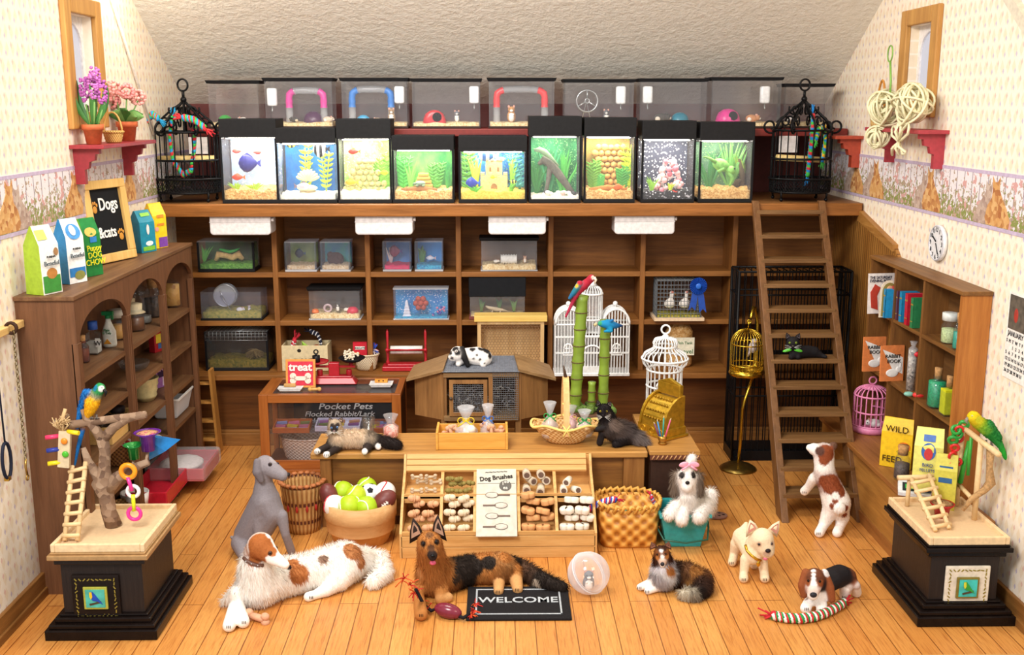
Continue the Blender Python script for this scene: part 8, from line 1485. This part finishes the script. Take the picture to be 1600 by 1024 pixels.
# german shepherd
bk='#2a211c';tn='#b5763c';lt='#cf9a62'
c=Critter('shepherd_dog','black and tan shepherd dog lying with its tongue out and ears up','dog',(678,934),dict(hd=(671,850,-6,21),mz=(675,863,-20,11),ns=(676,870,-28,7.5),nk=(675,876,6,23),ch=(678,902,None,31),c2=(700,900,None,27),md=(738,890,None,25),rp=(782,888,None,27),th=(800,895,None,18),h1=(806,905,None,12),f1=(809,921,None,9),h2=(780,905,None,11),f2=(779,924,None,8.5),e1=(659,918,0,13),p1=(654,940,-6,9),q1=(658,960,None,11),e2=(690,922,-4,13),q2=(688,937,None,9),q3=(701,934,None,8),t0=(812,885,None,13),t1=(835,902,None,15),t2=(858,912,None,13),t3=(878,918,None,10)),
(('hd','hd',tn,1.5),('hd','mz',tn,0),('mz','ns','#3a2a22',0),('hd','nk',tn,8),('nk','ch',tn,11),('ch','c2',tn,9),('c2','md',bk,6),('md','rp',tn,6),('rp','th',tn,5),('th','h1',tn,3),('h1','f1',lt,0),('h2','f2',lt,0),('rp','h2',lt,4),('ch','e1',tn,6),('e1','p1',tn,1.5),('p1','q1',tn,0),('ch','e2',tn,5),('e2','q2',tn,1),('q2','q3',lt,0),('rp','t0',bk,6),('t0','t1','#5a4030',9),('t1','t2',bk,9),('t2','t3',bk,9)),vox=1.8,fur=13000,flow=(.35,0,-1),
patches=((728,872,19,bk,7),(748,866,16,bk,7),(760,862,13,bk,6),(722,892,15,bk,6),(740,885,17,bk,6),(713,905,9,'#3a2a20',5),(790,870,12,tn,5),(675,870,11,'#2a1f1c',0),(674,856,6,'#5a3a26',0),(671,836,7,'#7a5030',2),(661,850,5.5,'#3a2418',0),(683,847,5.5,'#3a2418',0),(652,862,6,'#c98a50',3),(694,858,6,'#c98a50',3),(655,895,9,lt,8),(838,914,9,'#d0bca8',8)))
c.ear(((640,850),(662,838),(645,810),-1),'#2c201c','#b08a72');c.ear(((675,835),(698,846),(684,805),-1),'#2c201c','#b08a72')
c.eye(661,850,3.2,'#4a2a18','#1a1210');c.eye(682,847,3.2,'#4a2a18','#1a1210');c.blob('nose',676,869,3.8,3,'#121012');c.blob('tongue',676,879,5.5,4,'#e8648a',3,1.5);c.claws(((658,963),(778,926),(808,923)))
ry0=P(660,945,Z=.03).y;
def FP(px,py,z=.03):return P(px,py,Z=z)
o1=FP(700,955,.05);t=T('football_chew','maroon football shaped chew on a red and black rope before the shepherd','chew toy',o1);b=MB(C('#7a2438',.2));b.ell((0,0,0),(.1,.052,.052),rotm(0,.1,-.35),n=20,m=12);O('football',b,t);b=MB(C('#1c1a20',.8));pp=[P(650,922,Y=o1.y-.06)-o1,FP(662,945)-o1,FP(674,955)-o1,FP(684,950,.04)-o1];b.tube(pp,.013,6);b.tube([FP(714,962)-o1,FP(724,966)-o1,FP(734,960)-o1],.013,6);O('black_cord',b,t)
b=MB(C('#c8281e',.8),C('#e0561e',.8));rr=random.Random(5)
for px,py in((632,904),(640,914),(648,926),(658,940),(668,951),(742,944),(740,955),(736,962)):
 q=(P(px,py,Y=o1.y-.06)if py<930 and px<660 else FP(px,py,.035))-o1
 for k in range(14):b.cur=k%2;d=Vector((rr.gauss(0,.018),rr.gauss(0,.014),rr.gauss(0,.016)));b.tube([q,q+d,q+d*1.5+Vector((0,0,-.008))],.004,3)
O('red_tufts',b,t)
# sheltie
c=Critter('collie_dog','small brown black and white collie lying curled in the centre right','dog',(1036,922),dict(hd=(1034,865,-2,13),mz=(1035,877,-12,7),ns=(1035,883,-16,4.5),nk=(1036,880,4,17),ch=(1036,900,0,22),e1=(1020,911,-4,9),f1=(1000,918,None,6),e2=(1028,917,-6,8),f2=(1012,924,None,6),sh=(1055,898,None,20),md=(1075,900,None,21),rp=(1096,907,None,18),th=(1098,920,None,14),t1=(1085,930,None,11),t2=(1068,930,None,9)),
(('hd','hd','#8a4a24',1),('hd','mz',tn,0),('mz','ns',WH,0),('hd','nk','#4a2c1e',8),('nk','ch','#ece8ee',10),('ch','e1',WH,6),('e1','f1',WH,0),('ch','e2',WH,5),('e2','f2',WH,0),('ch','sh','#4a3024',8),('sh','md','#3a2820',9),('md','rp','#8a5a34',10),('rp','th','#4a3024',9),('th','t1','#3a2a24',9),('t1','t2','#bfb4a0',9)),vox=1.4,fur=9000,flow=(.3,0,-1),fw=.8,
patches=((1022,875,9,'#46261c',8),(1048,870,9,'#46261c',8),(1048,892,9,'#b5763c',7),(1034,855,9,'#46281c',2),(1035,870,3.5,WH,0),(1033,861,3,WH,0),(1027,872,4.5,'#b5763c',0),(1043,870,4.5,'#b5763c',0),(1088,892,11,'#a8733c',9),(1080,912,10,'#b5854a',9),(1098,925,8,'#2a201e',9)))
c.ear(((1016,860),(1027,855),(1018,848),-2),'#5a3424','#8a5a44');c.ear(((1038,854),(1049,860),(1046,847),-2),'#5a3424','#8a5a44');c.eye(1027,867,1.8);c.eye(1040,866,1.8);c.blob('nose',1035,882,3.6,3.4,'#2c2a30');c.claws(((999,920),(1011,926)))
# cream bulldog
cr='#ecd6b4'
c=Critter('bulldog','cream bulldog standing with bat ears and a gold collar','dog',(1172,905),dict(hd=(1191,843,-4,19),ck=(1195,854,-8,16.5),mz=(1198,861,-11,13),nk=(1180,850,6,16),ch=(1178,866,4,18),md=(1168,850,34,17),rp=(1160,840,60,17),s1=(1165,874,2,9),f1=(1162,897,-2,7),g1=(1162,904,None,8),s2=(1191,876,0,9),f2=(1194,895,-2,7.5),g2=(1195,904,None,8),hh=(1152,850,62,12),h1=(1147,866,66,7.5),g3=(1144,879,None,7.5),h2=(1176,856,62,11),g4=(1178,884,None,7),tl=(1166,819,64,4)),
(('hd','ck',cr),('ck','mz',cr),('hd','nk',cr),('nk','ch',cr),('ch','md',cr),('md','rp',cr),('ch','s1',cr),('s1','f1',cr),('f1','g1',cr),('ch','s2',cr),('s2','f2',cr),('f2','g2',cr),('rp','hh',cr),('hh','h1',cr),('h1','g3',cr),('rp','h2',cr),('h2','g4',cr),('rp','tl',cr)),vox=1.4,patches=((1198,866,6,'#c8a890'),(1186,851,4.5,'#c9a688'),(1207,850,4.5,'#c9a688')))
c.ear(((1166,840),(1186,828),(1172,813),-1),cr,'#c88a78');c.ear(((1199,829),(1214,840),(1218,815),-1),cr,'#c88a78');c.eye(1186,851,2.2,'#1a1414','#5a4a44');c.eye(1206,850,2.2,'#1a1414','#5a4a44');c.blob('nose',1200,861,4.6,3.6,'#2a2024');c.blob('tongue',1196,873,4,3.2,'#e87a96');c.claws(((1162,907),(1195,907),(1143,881)))
b=MB(GOLD);b.tube([c.hit(px,py)[0]+c.hit(px,py)[1]*.006 for px,py in((1166,852),(1168,861),(1174,868),(1181,873),(1188,876))],.011,6);b.ell(c.hit(1184,880)[0]+Vector((0,-.02,0)),(.015,.006,.022));c.part('collar',b)
# basset puppy
bn_='#8f4f2c'
c=Critter('basset_dog','brown white and black long eared hound lying behind a braided rope','dog',(1290,955),dict(hd=(1273,903,-4,16),mz=(1271,920,-14,12),ns=(1270,930,-18,9),a1=(1259,895,0,7),a2=(1253,915,-4,7),a3=(1256,930,-5,6),b1=(1288,896,0,7),b2=(1296,918,-4,8),b3=(1299,936,-5,7),nk=(1283,915,12,18),ch=(1278,930,8,18),p1=(1262,943,-2,8),f1=(1259,951,None,9.5),p2=(1285,945,-2,8),f2=(1284,953,None,9.5),sh=(1300,905,26,19),md=(1312,900,40,19),rp=(1322,903,46,18),th=(1322,917,36,12),hf=(1319,932,None,8),tl=(1338,915,34,7),t2=(1338,926,None,9)),
(('hd','mz',bn_),('mz','ns',WH),('a1','a2',bn_),('a2','a3',bn_),('b1','b2',bn_),('b2','b3',bn_),('hd','nk','#1f1b1e'),('nk','ch',WH),('ch','p1',WH),('p1','f1',WH),('ch','p2',WH),('p2','f2',WH),('nk','sh','#1f1b1e'),('sh','md','#1f1b1e'),('md','rp','#1f1b1e'),('rp','th',bn_),('th','hf',WH),('rp','tl',bn_),('tl','t2',WH)),vox=1.4,patches=((1271,892,3.5,WH),(1271,898,3.2,WH),(1271,904,3.5,WH),(1271,909,4,WH),(1271,915,6,WH),(1270,925,10,'#e6d6cc'),(1303,884,9,WH),(1292,896,6,'#d8d4d4'),(1262,912,5,bn_),(1283,912,6,bn_),(1320,925,8,WH)))
c.eye(1263,908,2.4,'#2a1a10');c.eye(1281,909,2.4,'#2a1a10');c.blob('nose',1271,930,6,4.4,'#2c2a30');c.claws(((1260,953),(1284,955),(1319,934)))
o1=FP(1262,965);rope('braided red white and green rope lying before the long eared hound',[FP(px,py,.035)-o1 for px,py in((1208,962),(1228,966),(1252,967),(1272,964),(1290,958),(1306,950),(1319,942))],.029,'#c8202c','#f0eeea',o1,c3='#1f8a44')
# shih tzu on the pail
gy='#8a7a6c';PZ=.001
c=Critter('long_haired_dog','white and grey long haired dog with pink bow sitting on turquoise pail','dog',(1070,812),dict(hd=(1073,748,-4,16),mz=(1073,760,-14,10),tk=(1077,730,-4,7),t2=(1081,717,-2,7.5),e1=(1058,745,0,8),e2=(1054,768,0,7),e3=(1090,745,0,8),e4=(1092,768,0,7),nk=(1074,768,4,15),ch=(1072,786,0,18),a1=(1056,790,-6,9),f1=(1045,805,-20,9),a2=(1068,798,-16,9),f2=(1065,812,-26,10),md=(1090,788,12,20),rp=(1100,790,14,20),hf=(1092,808,-22,10),tl=(1110,774,18,11)),
(('hd','mz',WH,2),('hd','tk',WH,4),('tk','t2',WH,5),('e1','e2',gy,10),('e3','e4',gy,10),('hd','nk',WH,5),('nk','ch',WH,8),('ch','a1',WH,7),('a1','f1',WH,6),('ch','a2',WH,6),('a2','f2',WH,6),('ch','md','#cbbfb0',8),('md','rp','#e0d8cc',9),('rp','hf',WH,7),('rp','tl',WH,9)),Y=PLY-.11,Z=HPAIL-.004,lift=False,vox=1.4,fur=9000,fw=.7,patches=((1065,742,6,'#3a3432',2),(1084,742,6,'#3a3432',2),(1074,738,4,WH,2)))
c.eye(1066,746,2,'#141010');c.eye(1083,746,2,'#141010');c.blob('nose',1074,755,3.6,3,'#1a1618',off=1.5);b=MB(C('#eda6bc',.4));h=P(1077,727,Y=c.Y-.075)-c.o
[b.ell(h+Vector((s_*.042,0,.004)),(.038,.008,.022),rotm(0,s_*.25,0))for s_ in(-1,1)];b.ell(h,.014);[b.tube([h,h+Vector((s_*.06,-.005,-.04))],.009,5)for s_ in(-1,1)];c.part('bow',b)
# puppy climbing the ladder
rb_='#8a4526';Yp=P(1297,832,Z=0).y
c=Critter('climbing_puppy','white and russet puppy standing up against the ladder seen from behind','dog',(1297,832),dict(hd=(1287,708,22,17),mz=(1272,702,26,10),ns=(1265,700,28,6),e1=(1302,697,18,7),nk=(1288,728,16,16),ch=(1289,742,14,18),a1=(1272,748,22,9),f1=(1264,760,34,7),g1=(1257,768,42,7.5),md=(1298,762,6,19),hp=(1307,786,0,23),l1=(1294,805,0,12),l2=(1286,822,0,8),g2=(1280,833,None,8),r1=(1316,808,0,12),r2=(1313,822,0,8),g3=(1308,833,None,8),tl=(1311,794,-20,11)),
(('hd','hd',rb_,1),('hd','mz',WH,1),('mz','ns',WH,0),('e1','e1','#6a4a3a',1),('hd','nk',WH,2),('nk','ch',WH,2),('ch','a1',WH,2),('a1','f1',WH,1),('f1','g1',WH,0),('ch','md',rb_,2),('md','hp',WH,2),('hp','l1',WH,2),('l1','l2',WH,1.5),('l2','g2',WH,0),('hp','r1',WH,2),('r1','r2',WH,1.5),('r2','g3',WH,0),('hp','tl',WH,2.5)),vox=1.5,fur=7000,fw=.8,patches=((1292,708,15,rb_,1),(1288,719,9,rb_,1),(1281,705,8,'#5a3a30',1),(1300,757,17,rb_,2),(1288,752,10,rb_,2),(1312,766,12,rb_,2),(1300,791,5,rb_,2),(1305,783,5,rb_,2),(1322,795,6,rb_,2),(1320,805,5,rb_,2),(1311,795,8,WH,3),(1306,775,6,WH,2)))
c.claws(((1279,835),(1257,770)))
# cats
ct='#dcc6ac';dk='#2f2624'
c=Critter('colourpoint_cat','cream cat with dark face and white paws lying on the counter','cat',(545,704),dict(hd=(523,666,-3,11),mz=(522,674,-10,5),nk=(525,677,4,12),ch=(527,687,2,14),sh=(540,686,8,14),md=(558,686,10,14),rp=(578,688,10,14),a1=(512,698,-4,6),f1=(495,706,None,5),a2=(528,702,-6,6),f2=(510,711,None,5.5),th=(576,698,0,8),g1=(570,706,None,5.5),h2=(588,694,2,6),g2=(591,699,0,5),t0=(596,688,10,8),t1=(608,692,8,8.5),t2=(620,698,4,8)),
(('hd','hd',ct,1.5),('hd','mz',dk,0),('hd','nk',ct,6),('nk','ch',ct,7),('ch','sh',ct,6),('sh','md',ct,6),('md','rp',ct,6),('ch','a1',dk,1.2),('a1','f1',dk,0),('ch','a2',dk,1.2),('a2','f2',dk,0),('rp','th',dk,3),('th','g1',dk,0),('rp','h2',dk,2),('h2','g2',dk,0),('rp','t0',dk,5),('t0','t1',dk,7),('t1','t2',dk,7)),Z=ZC+.003,vox=1.1,fur=7500,flow=(.4,0,-1),fw=.7,patches=((522,670,7,dk,0),(519,665,4,dk,0),(528,664,4,dk,0),(522,677,2.5,'#e8ded6',0),(528,684,9,ct,7),(494,706,6.5,WH,0),(509,711,7,WH,0),(569,706,6,WH,0),(592,699,6,WH,0)))
c.ear(((513,661),(521,657),(514,653),0),dk,'#b89a8a',1.4);c.ear(((527,657),(535,661),(535,653),0),dk,'#b89a8a',1.4);c.eye(518,669,1.8,'#6a9ad8');c.eye(527,668,1.8,'#6a9ad8');c.blob('nose',522,674,1.8,1.3,'#8a6a6a');c.whiskers(522,676,14);c.claws(((495,707),(510,712)))
c=Critter('smoke_cat','long haired black and grey cat leaning on the gift basket','cat',(965,696),dict(hd=(944,642,-3,11),mz=(942,649,-9,5),nk=(949,654,3,13),ch=(951,668,2,16),a1=(941,678,-4,6),f1=(937,692,None,5.5),a2=(945,668,-8,5.5),f2=(934,671,-10,4.5),md=(968,675,10,18),rp=(982,683,10,16),hf=(962,694,None,6),t1=(996,690,4,11),t2=(1006,697,0,7)),
(('hd','mz','#1f1b1d',1),('hd','nk','#262022',5),('nk','ch','#332b2a',6),('ch','a1','#1f1b1d',2),('a1','f1','#1f1b1d',0),('ch','a2','#1f1b1d',1),('a2','f2','#1f1b1d',0),('ch','md','#6b5c56',9),('md','rp','#5c504e',10),('rp','hf','#2a2426',4),('rp','t1','#7d706c',11),('t1','t2','#8a7f7c',12)),Z=ZC+.003,vox=1.2,fur=9000,flow=(.6,0,-.8),fw=.7,patches=((951,648,5,'#6a5a50',3),(960,662,10,'#8d7a70',9)))
c.ear(((932,637),(940,632),(933,625),0),'#1a1618','#4a4040',1.4);c.ear(((947,632),(955,638),(955,628),0),'#1a1618','#6a5a55',1.4);c.eye(938,643,1.7,'#c8b83a');c.eye(948,643,1.7,'#c8b83a');c.blob('nose',942,649,1.6,1.2,'#3a3032');c.whiskers(943,652,11)
zt_=TREAD1.z+.001;yc_=TREAD1.y+.02
c=Critter('black_cat','black cat with green bow lying on a middle tread of the ladder','cat',(1245,560),dict(hd=(1239,536,-3,10.5),mz=(1238,542,-8,5),nk=(1242,545,3,10),ch=(1244,551,2,10),md=(1262,551,8,10),rp=(1272,553,8,9),a1=(1236,558,-6,4.5),a2=(1247,558,-6,4.5),t1=(1284,556,4,4),t2=(1290,558,0,3)),(('hd','mz','#19171a'),('hd','nk','#19171a'),('nk','ch','#19171a'),('ch','md','#19171a'),('md','rp','#19171a'),('ch','a1','#19171a'),('ch','a2','#19171a'),('rp','t1','#19171a'),('t1','t2','#19171a')),Y=yc_,Z=zt_,vox=1.1,sm=4)
c.ear(((1228,532),(1236,527),(1229,520),0),'#19171a','#4a4044',1.4);c.ear(((1242,527),(1250,532),(1250,521),0),'#19171a','#4a4044',1.4);c.eye(1234,536,1.7,'#9ab83a');c.eye(1244,536,1.7,'#9ab83a');c.blob('nose',1239,541,1.5,1.1,'#5a4a4a');c.whiskers(1239,543,13,'#c8c8c8');b=MB(C('#5ad83a',.4));h=c.hit(1238,549)[0]+Vector((0,-.01,0));[b.ell(h+Vector((s_*.045,0,.01)),(.045,.01,.014),rotm(0,s_*.25,0))for s_ in(-1,1)];c.part('bow',b)
# lop rabbit on the hutch
c=Critter('lop_rabbit','black and white spotted lop eared rabbit crouched on the hutch roof','rabbit',(740,572),dict(hd=(715,553,-2,12),mz=(707,558,-5,7),nk=(724,556,4,12),md=(745,557,6,15),rp=(755,559,6,14.5),f1=(716,569,-6,4.5),f2=(755,570,-6,5),e1=(722,545,-8,4.5),e2=(726,560,-13,5),e3=(731,571,-13,4)),(('hd','mz',WH,0),('hd','nk',WH),('nk','md',WH),('md','rp',WH),('nk','f1',WH),('rp','f2',WH),('e1','e2','#1b191b'),('e2','e3','#1b191b')),Y=YH+.17,Z=zt+.024,vox=1.2,sm=4,patches=((711,545,5.5,'#1f1c1e'),(704,552,4,'#1f1c1e'),(715,551,5,'#1f1c1e'),(706,560,3,'#3a3436'),(738,546,5,'#1f1c1e'),(760,547,8,'#1f1c1e'),(752,540,5,'#1f1c1e'),(766,556,5,'#1f1c1e'),(745,555,2,'#1f1c1e'),(750,562,2,'#1f1c1e'),(740,561,1.8,'#1f1c1e'),(757,568,2,'#1f1c1e')))
c.eye(713,549,2,'#1a1010','#e8e0da')
# ---------------------------------------------------------------- birds
def bird(name,label,base,J,bones,patches,Y,Z,eyes,beak,feet=()):
 c=Critter(name,label,'parrot',base,J,bones,patches,Y=Y,Z=Z,vox=1.0,sm=3,lift=False,fur=1800,fw=1.6,flow=(0,0,-1))
 for e in eyes:c.eye(*e,1.3,'#e8e4c8')
 b=MB(C(beak[1],.3));b.tube([P(px,py,Y=c.Y+beak[2]*c.u)-c.o for px,py in beak[0]],[r*c.u for r in(3,2.8,.8)],8);c.part('beak',b)
 if feet:b=MB(C('#5a5048',.6));[b.tube([P(px,py-4,Y=c.Y)-c.o,P(px,py,Y=c.Y)-c.o,P(px+dx,py+2,Y=c.Y-.03)-c.o],.007,5)for px,py in feet for dx in(-2,2)];c.part('foot',b)
 return c
yt2=yt-.0;B,Yl,Gn='#1f6fb8','#eeb820','#2a8a4a'
bird('macaw','blue and yellow macaw perched on the left tree branch',(145,650),dict(hd=(156,607,-2,8.5),nk=(150,617,0,9),bd=(144,630,0,11),bt=(139,645,2,8),w1=(134,614,6,6),w2=(126,640,8,5),w3=(121,668,8,3.5),t1=(130,668,6,4),t2=(122,700,6,3),t3=(117,727,6,1.6)),(('hd','nk',Gn,1),('nk','bd',Yl,3),('bd','bt',Yl,3),('nk','w1',B,2),('w1','w2',B,3),('w2','w3',B,2),('bt','t1','#c88a20',1),('t1','t2',B,1),('t2','t3',B,1)),((157,600,6,Gn,1),(159,608,5,'#eceae6',0),(148,606,5,'#1f7fa8',1)),yt2,P(145,650,Y=yt2).z,((159,606),),(((161,609),(166,613),(164,620)),'#1c1a1c',-4),((143,652),(151,652)))
g_=P(1546,692,Y=g2.y);G1='#2c8f3c'
bird('amazon_parrot','green parrot with yellow head perched on the right play stand',(1546,692),dict(hd=(1521,652,-2,10),nk=(1528,660,0,10.5),bd=(1540,668,0,12),bt=(1552,680,2,10),w1=(1545,664,-4,8),w2=(1560,684,-2,6),t1=(1564,698,2,5),t2=(1571,716,2,3)),(('hd','nk','#dcc21e',1),('nk','bd','#7fae2a',2),('bd','bt',G1,2),('w1','w2','#1f7a38',2),('bt','t1',G1,1),('t1','t2','#2fae3a',1)),((1519,648,8,'#e8c81e',1),(1530,656,6,'#c8c42a',1),(1533,675,6,'#8fbe3a',2)),g2.y-.02,g_.z,((1519,650),),(((1513,653),(1509,658),(1512,663)),'#8a8478',-2),((1541,692),(1549,694)))
R_='#a82438';q=P(909,461,Y=YBM)
def simple_parrot(name,label,Y,Z,base,J,bones,patches,beakpts,bc):
 c=Critter(name,label,'parrot',base,J,bones,patches,Y=Y,Z=Z,vox=.8,sm=3,lift=False);b=MB(C(bc,.4));b.tube([P(x,y,Y=Y-.02)-c.o for x,y in beakpts],[.016,.013,.004],7);c.part('beak',b);return c
c=simple_parrot('scarlet_macaw','red macaw with yellow and teal wings perched on the tallest bamboo stem',YBM-.05,q.z,(909,461),dict(hd=(924,435,-2,6),nk=(919,440,0,6),bd=(911,447,0,7.5),bt=(903,457,2,5),w1=(906,444,-3,5.5),w2=(896,458,-2,4),w3=(890,466,-1,2.5),t1=(896,470,2,3.2),t2=(884,495,2,1.8)),(('hd','nk',R_),('nk','bd',R_),('bd','bt',R_),('w1','w2','#2a7a8a'),('w2','w3','#2a6a9a'),('bt','t1',R_),('t1','t2','#a8304a')),((906,441,5,R_),(901,447,3,'#e8b82a'),(927,434,3,'#f0e4d8')),((928,434),(931,438),(929,444)),'#efe2cc');c.eye(926,433,1,'#e8e0c8')
q=P(947,499,Y=YBM);c=simple_parrot('blue_parrot','blue parrot with spread wings perched on the shorter bamboo stem',YBM-.085,q.z,(947,505),dict(hd=(938,506,-2,4.5),bd=(950,507,0,8),bt=(962,509,1,5),t1=(972,509,2,1.5),w1=(950,504,-2,4),w2=(958,500,-6,1.6),w3=(955,517,-6,3),w4=(945,518,-4,2)),(('hd','bd','#1f86b8'),('bd','bt','#1f78b0'),('bt','t1','#1a3a6a'),('w1','w2','#1f6aa8'),('bd','w3','#1a8ab8'),('w3','w4','#1a8ab8')),((937,505,4,'#3a9a6a'),(934,504,2,'#d8c83a')),((933,506),(929,508),(930,511)),'#c8b88a')
for k,(px,lb)in enumerate(((1047,'white dove at the left inside the wire dove cage'),(1070,'white dove at the right inside the wire dove cage'))):
 YY_=DVC.y+.13;l=P(px,478,Y=YY_);l.z=DVC.z+.052;c=Critter('dove',lb,'dove',(px,482),dict(bd=(px,474,0,8),b2=(px-3,475,2,6.5),nk=(px+2,466,0,3),hd=(px+3,458,0,3.6)),(('bd','b2',WH),('bd','nk',WH),('nk','hd',WH)),((px+4,456,2.5,'#c86a5a'),),Y=YY_,Z=l.z,vox=.9,sm=3);b=MB(C('#e0a040'));h=P(px+7,459,Y=YY_)-c.o;b.cyl(h+Vector((-.02,0,0)),h+Vector((.012,-.005,-.006)),.008,.002,n=6);c.part('beak',b)
 # ---------------------------------------------------------------- small rodents
def rodent(name,label,loc,s_,c1,c2=None,d=-1,up=0,ball=None):
 t=T(name,label,'hamster' if 'ham' in name else 'mouse' if 'mouse' in name else 'rabbit',loc);c1_=C(c1,.8);c2_=C(c2 or c1,.8);b=MB(c1_,c2_)
 if up:b.ell((0,0,s_*.8),(s_*.62,s_*.6,s_*.85));b.ell((0,-s_*.15,s_*1.75),(s_*.5,s_*.5,s_*.45));b.cur=1;b.ell((0,-s_*.35,s_*.7),(s_*.42,s_*.4,s_*.65));b.ell((0,-s_*.5,s_*1.62),(s_*.24,s_*.22,s_*.2));[b.ell((x*s_*.25,-s_*.6,s_*1.1),s_*.14)for x in(-1,1)];hd=Vector((0,-s_*.15,s_*1.75));es=((-1,-.38),(1,-.38))
 else:b.ell((0,0,s_*.62),(s_,s_*.7,s_*.64));b.ell((d*s_*.95,-s_*.1,s_*.75),(s_*.5,s_*.45,s_*.45));b.cur=1;b.ell((d*s_*1.3,-s_*.15,s_*.62),s_*.22);b.ell((-d*s_*.4,-s_*.2,s_*.5),(s_*.45,s_*.55,s_*.4));hd=Vector((d*s_*.95,-s_*.1,s_*.75));es=((.3*d,-.4),(.3*d,.4))
 O('body',b,t);b=MB(C('#d8a090' if c1!='#4a4644' else '#4a4644',.7));[b.ell(hd+Vector((x*s_*.36 if up else-d*s_*.15,0 if up else x*s_*.3,s_*.42)),(s_*.17,s_*.08 if up else s_*.17,s_*.2))for x in(-1,1)];O('ear',b,t)
 b=MB(BLK);[b.ell(hd+Vector((x*s_*(.22 if up else .9),y*s_,s_*.1)),s_*.08,n=6,m=4)for x,y in es];O('eye',b,t)
for px,dy,s_,c1,c2,d,up,lb in((380,-.07,.04,'#e6e0dc',None,-1,0,'white hamster in the leftmost back row tank'),(461,-.07,.04,'#4a4644','#d8c8b0',-1,0,'dark hamster at left of the magenta tube tank'),(512,-.08,.045,'#e0cdb8',WH,1,0,'cream hamster at right of the magenta tube tank'),(612,-.08,.06,'#a88a6a',WH,-1,1,'tan hamster standing up in the blue tube tank'),(590,-.08,.035,'#d8b89a',WH,-1,0,'peach hamster low in the blue tube tank'),(714,-.06,.05,'#7a7a84',WH,-1,1,'grey hamster sitting in the red igloo tank'),(799,-.08,.07,'#c9935c',WH,-1,1,'golden hamster standing tall in the red tube tank'),(947,-.08,.055,'#6a6a72',WH,-1,1,'grey hamster sitting in the wheel tank'),(1032,-.06,.07,'#4a4644','#e8ddd0',1,0,'black and cream guinea pig in the blue igloo tank'),(1174,-.06,.06,'#c98a5c',WH,1,0,'tan and white hamster in the pink igloo tank'),(1236,-.06,.045,'#ded6d4',None,1,0,'white hamster behind the right iron birdcage')):rodent('hamster',lb,BG(px,dy,.06),s_,c1,c2,d,up)
for px,k,c1,c2,s_,lb in((820,0,'#d8a888',WH,.03,'tan hamster in the top shelf tank with the white tunnel'),(775,0,'#f0eeea',None,.025,'white hamster behind the white ribbed tunnel'),(388,1,'#c8c6c4',WH,.028,'grey and white hamster in the open plastic tank'),(373,1,'#f2f0ec',None,.035,'white hamster lying in moss in the open plastic tank'),(527,1,'#4a4644',WH,.04,'black and white hamster in the small vented tank'),(540,1,'#f0e8e0',None,.028,'white hamster beside the crimson dome')):rodent('hamster',lb,INS(px,k,.075,.11),s_,c1,c2,1,1 if px in(388,527,820)else 0)
for px,lb,s_,d in((797,'white mouse at left inside the honeycomb hutch',.07,-1),(838,'white mouse at right inside the honeycomb hutch',.04,-1)):rodent('mouse',lb,Vector((P(px,565,Y=YMH+.09).x,YMH+.09,SH[2]+.03)),s_,'#f2eeea','#f6c8c8' if px<800 else None,d,px>800)
rodent('baby_rabbit','white baby rabbit inside the pink birdcage',PCG+Vector((.04,0,.03)),.06,'#f0eeec',None,-1)
# hamster ball
v=P(922,941,Z=0);Rb=35.5*mpp(v.y+.15);oc=Vector((v.x,v.y+.14,.002));t=T('hamster_ball','clear plastic exercise ball on the floor right of the doormat','ball',oc);n=NT('clear_ball');n.n.remove(n.p);tr=n.node('ShaderNodeBsdfTransparent');df=n.node('ShaderNodeBsdfDiffuse');df.inputs[0].default_value=(.93,.9,.95,1);gl=n.node('ShaderNodeBsdfGlossy');gl.inputs['Roughness'].default_value=.1;lw=n.node('ShaderNodeLayerWeight');lw.inputs[0].default_value=.45;ms=n.node('ShaderNodeMixShader');n.link(n.math('ADD',n.math('MULTIPLY',lw.outputs['Facing'],.6),.13,True),ms.inputs[0]);n.link(tr.outputs[0],ms.inputs[1]);n.link(df.outputs[0],ms.inputs[2]);m2=n.node('ShaderNodeMixShader');m2.inputs[0].default_value=.06;n.link(ms.outputs[0],m2.inputs[1]);n.link(gl.outputs[0],m2.inputs[2]);n.link(m2.outputs[0],n.out.inputs[0])
b=MB(n.m);b.ell((0,0,Rb),Rb,n=40,m=26);O('shell',b,t);b=MB(CLEAR('#ffffff',.4,.5));b.ring((0,0,Rb),Rb*1.005,.006,(.55,-.45,.55),n=50);b.ring((0,0,Rb),Rb*.9,.004,(.55,-.45,.55),n=50);O('seam',b,t)
rodent('hamster','grey and white hamster sitting inside the clear exercise ball',oc+Vector((.0,0,.022)),.068,'#6f7278',WH,-1,1)
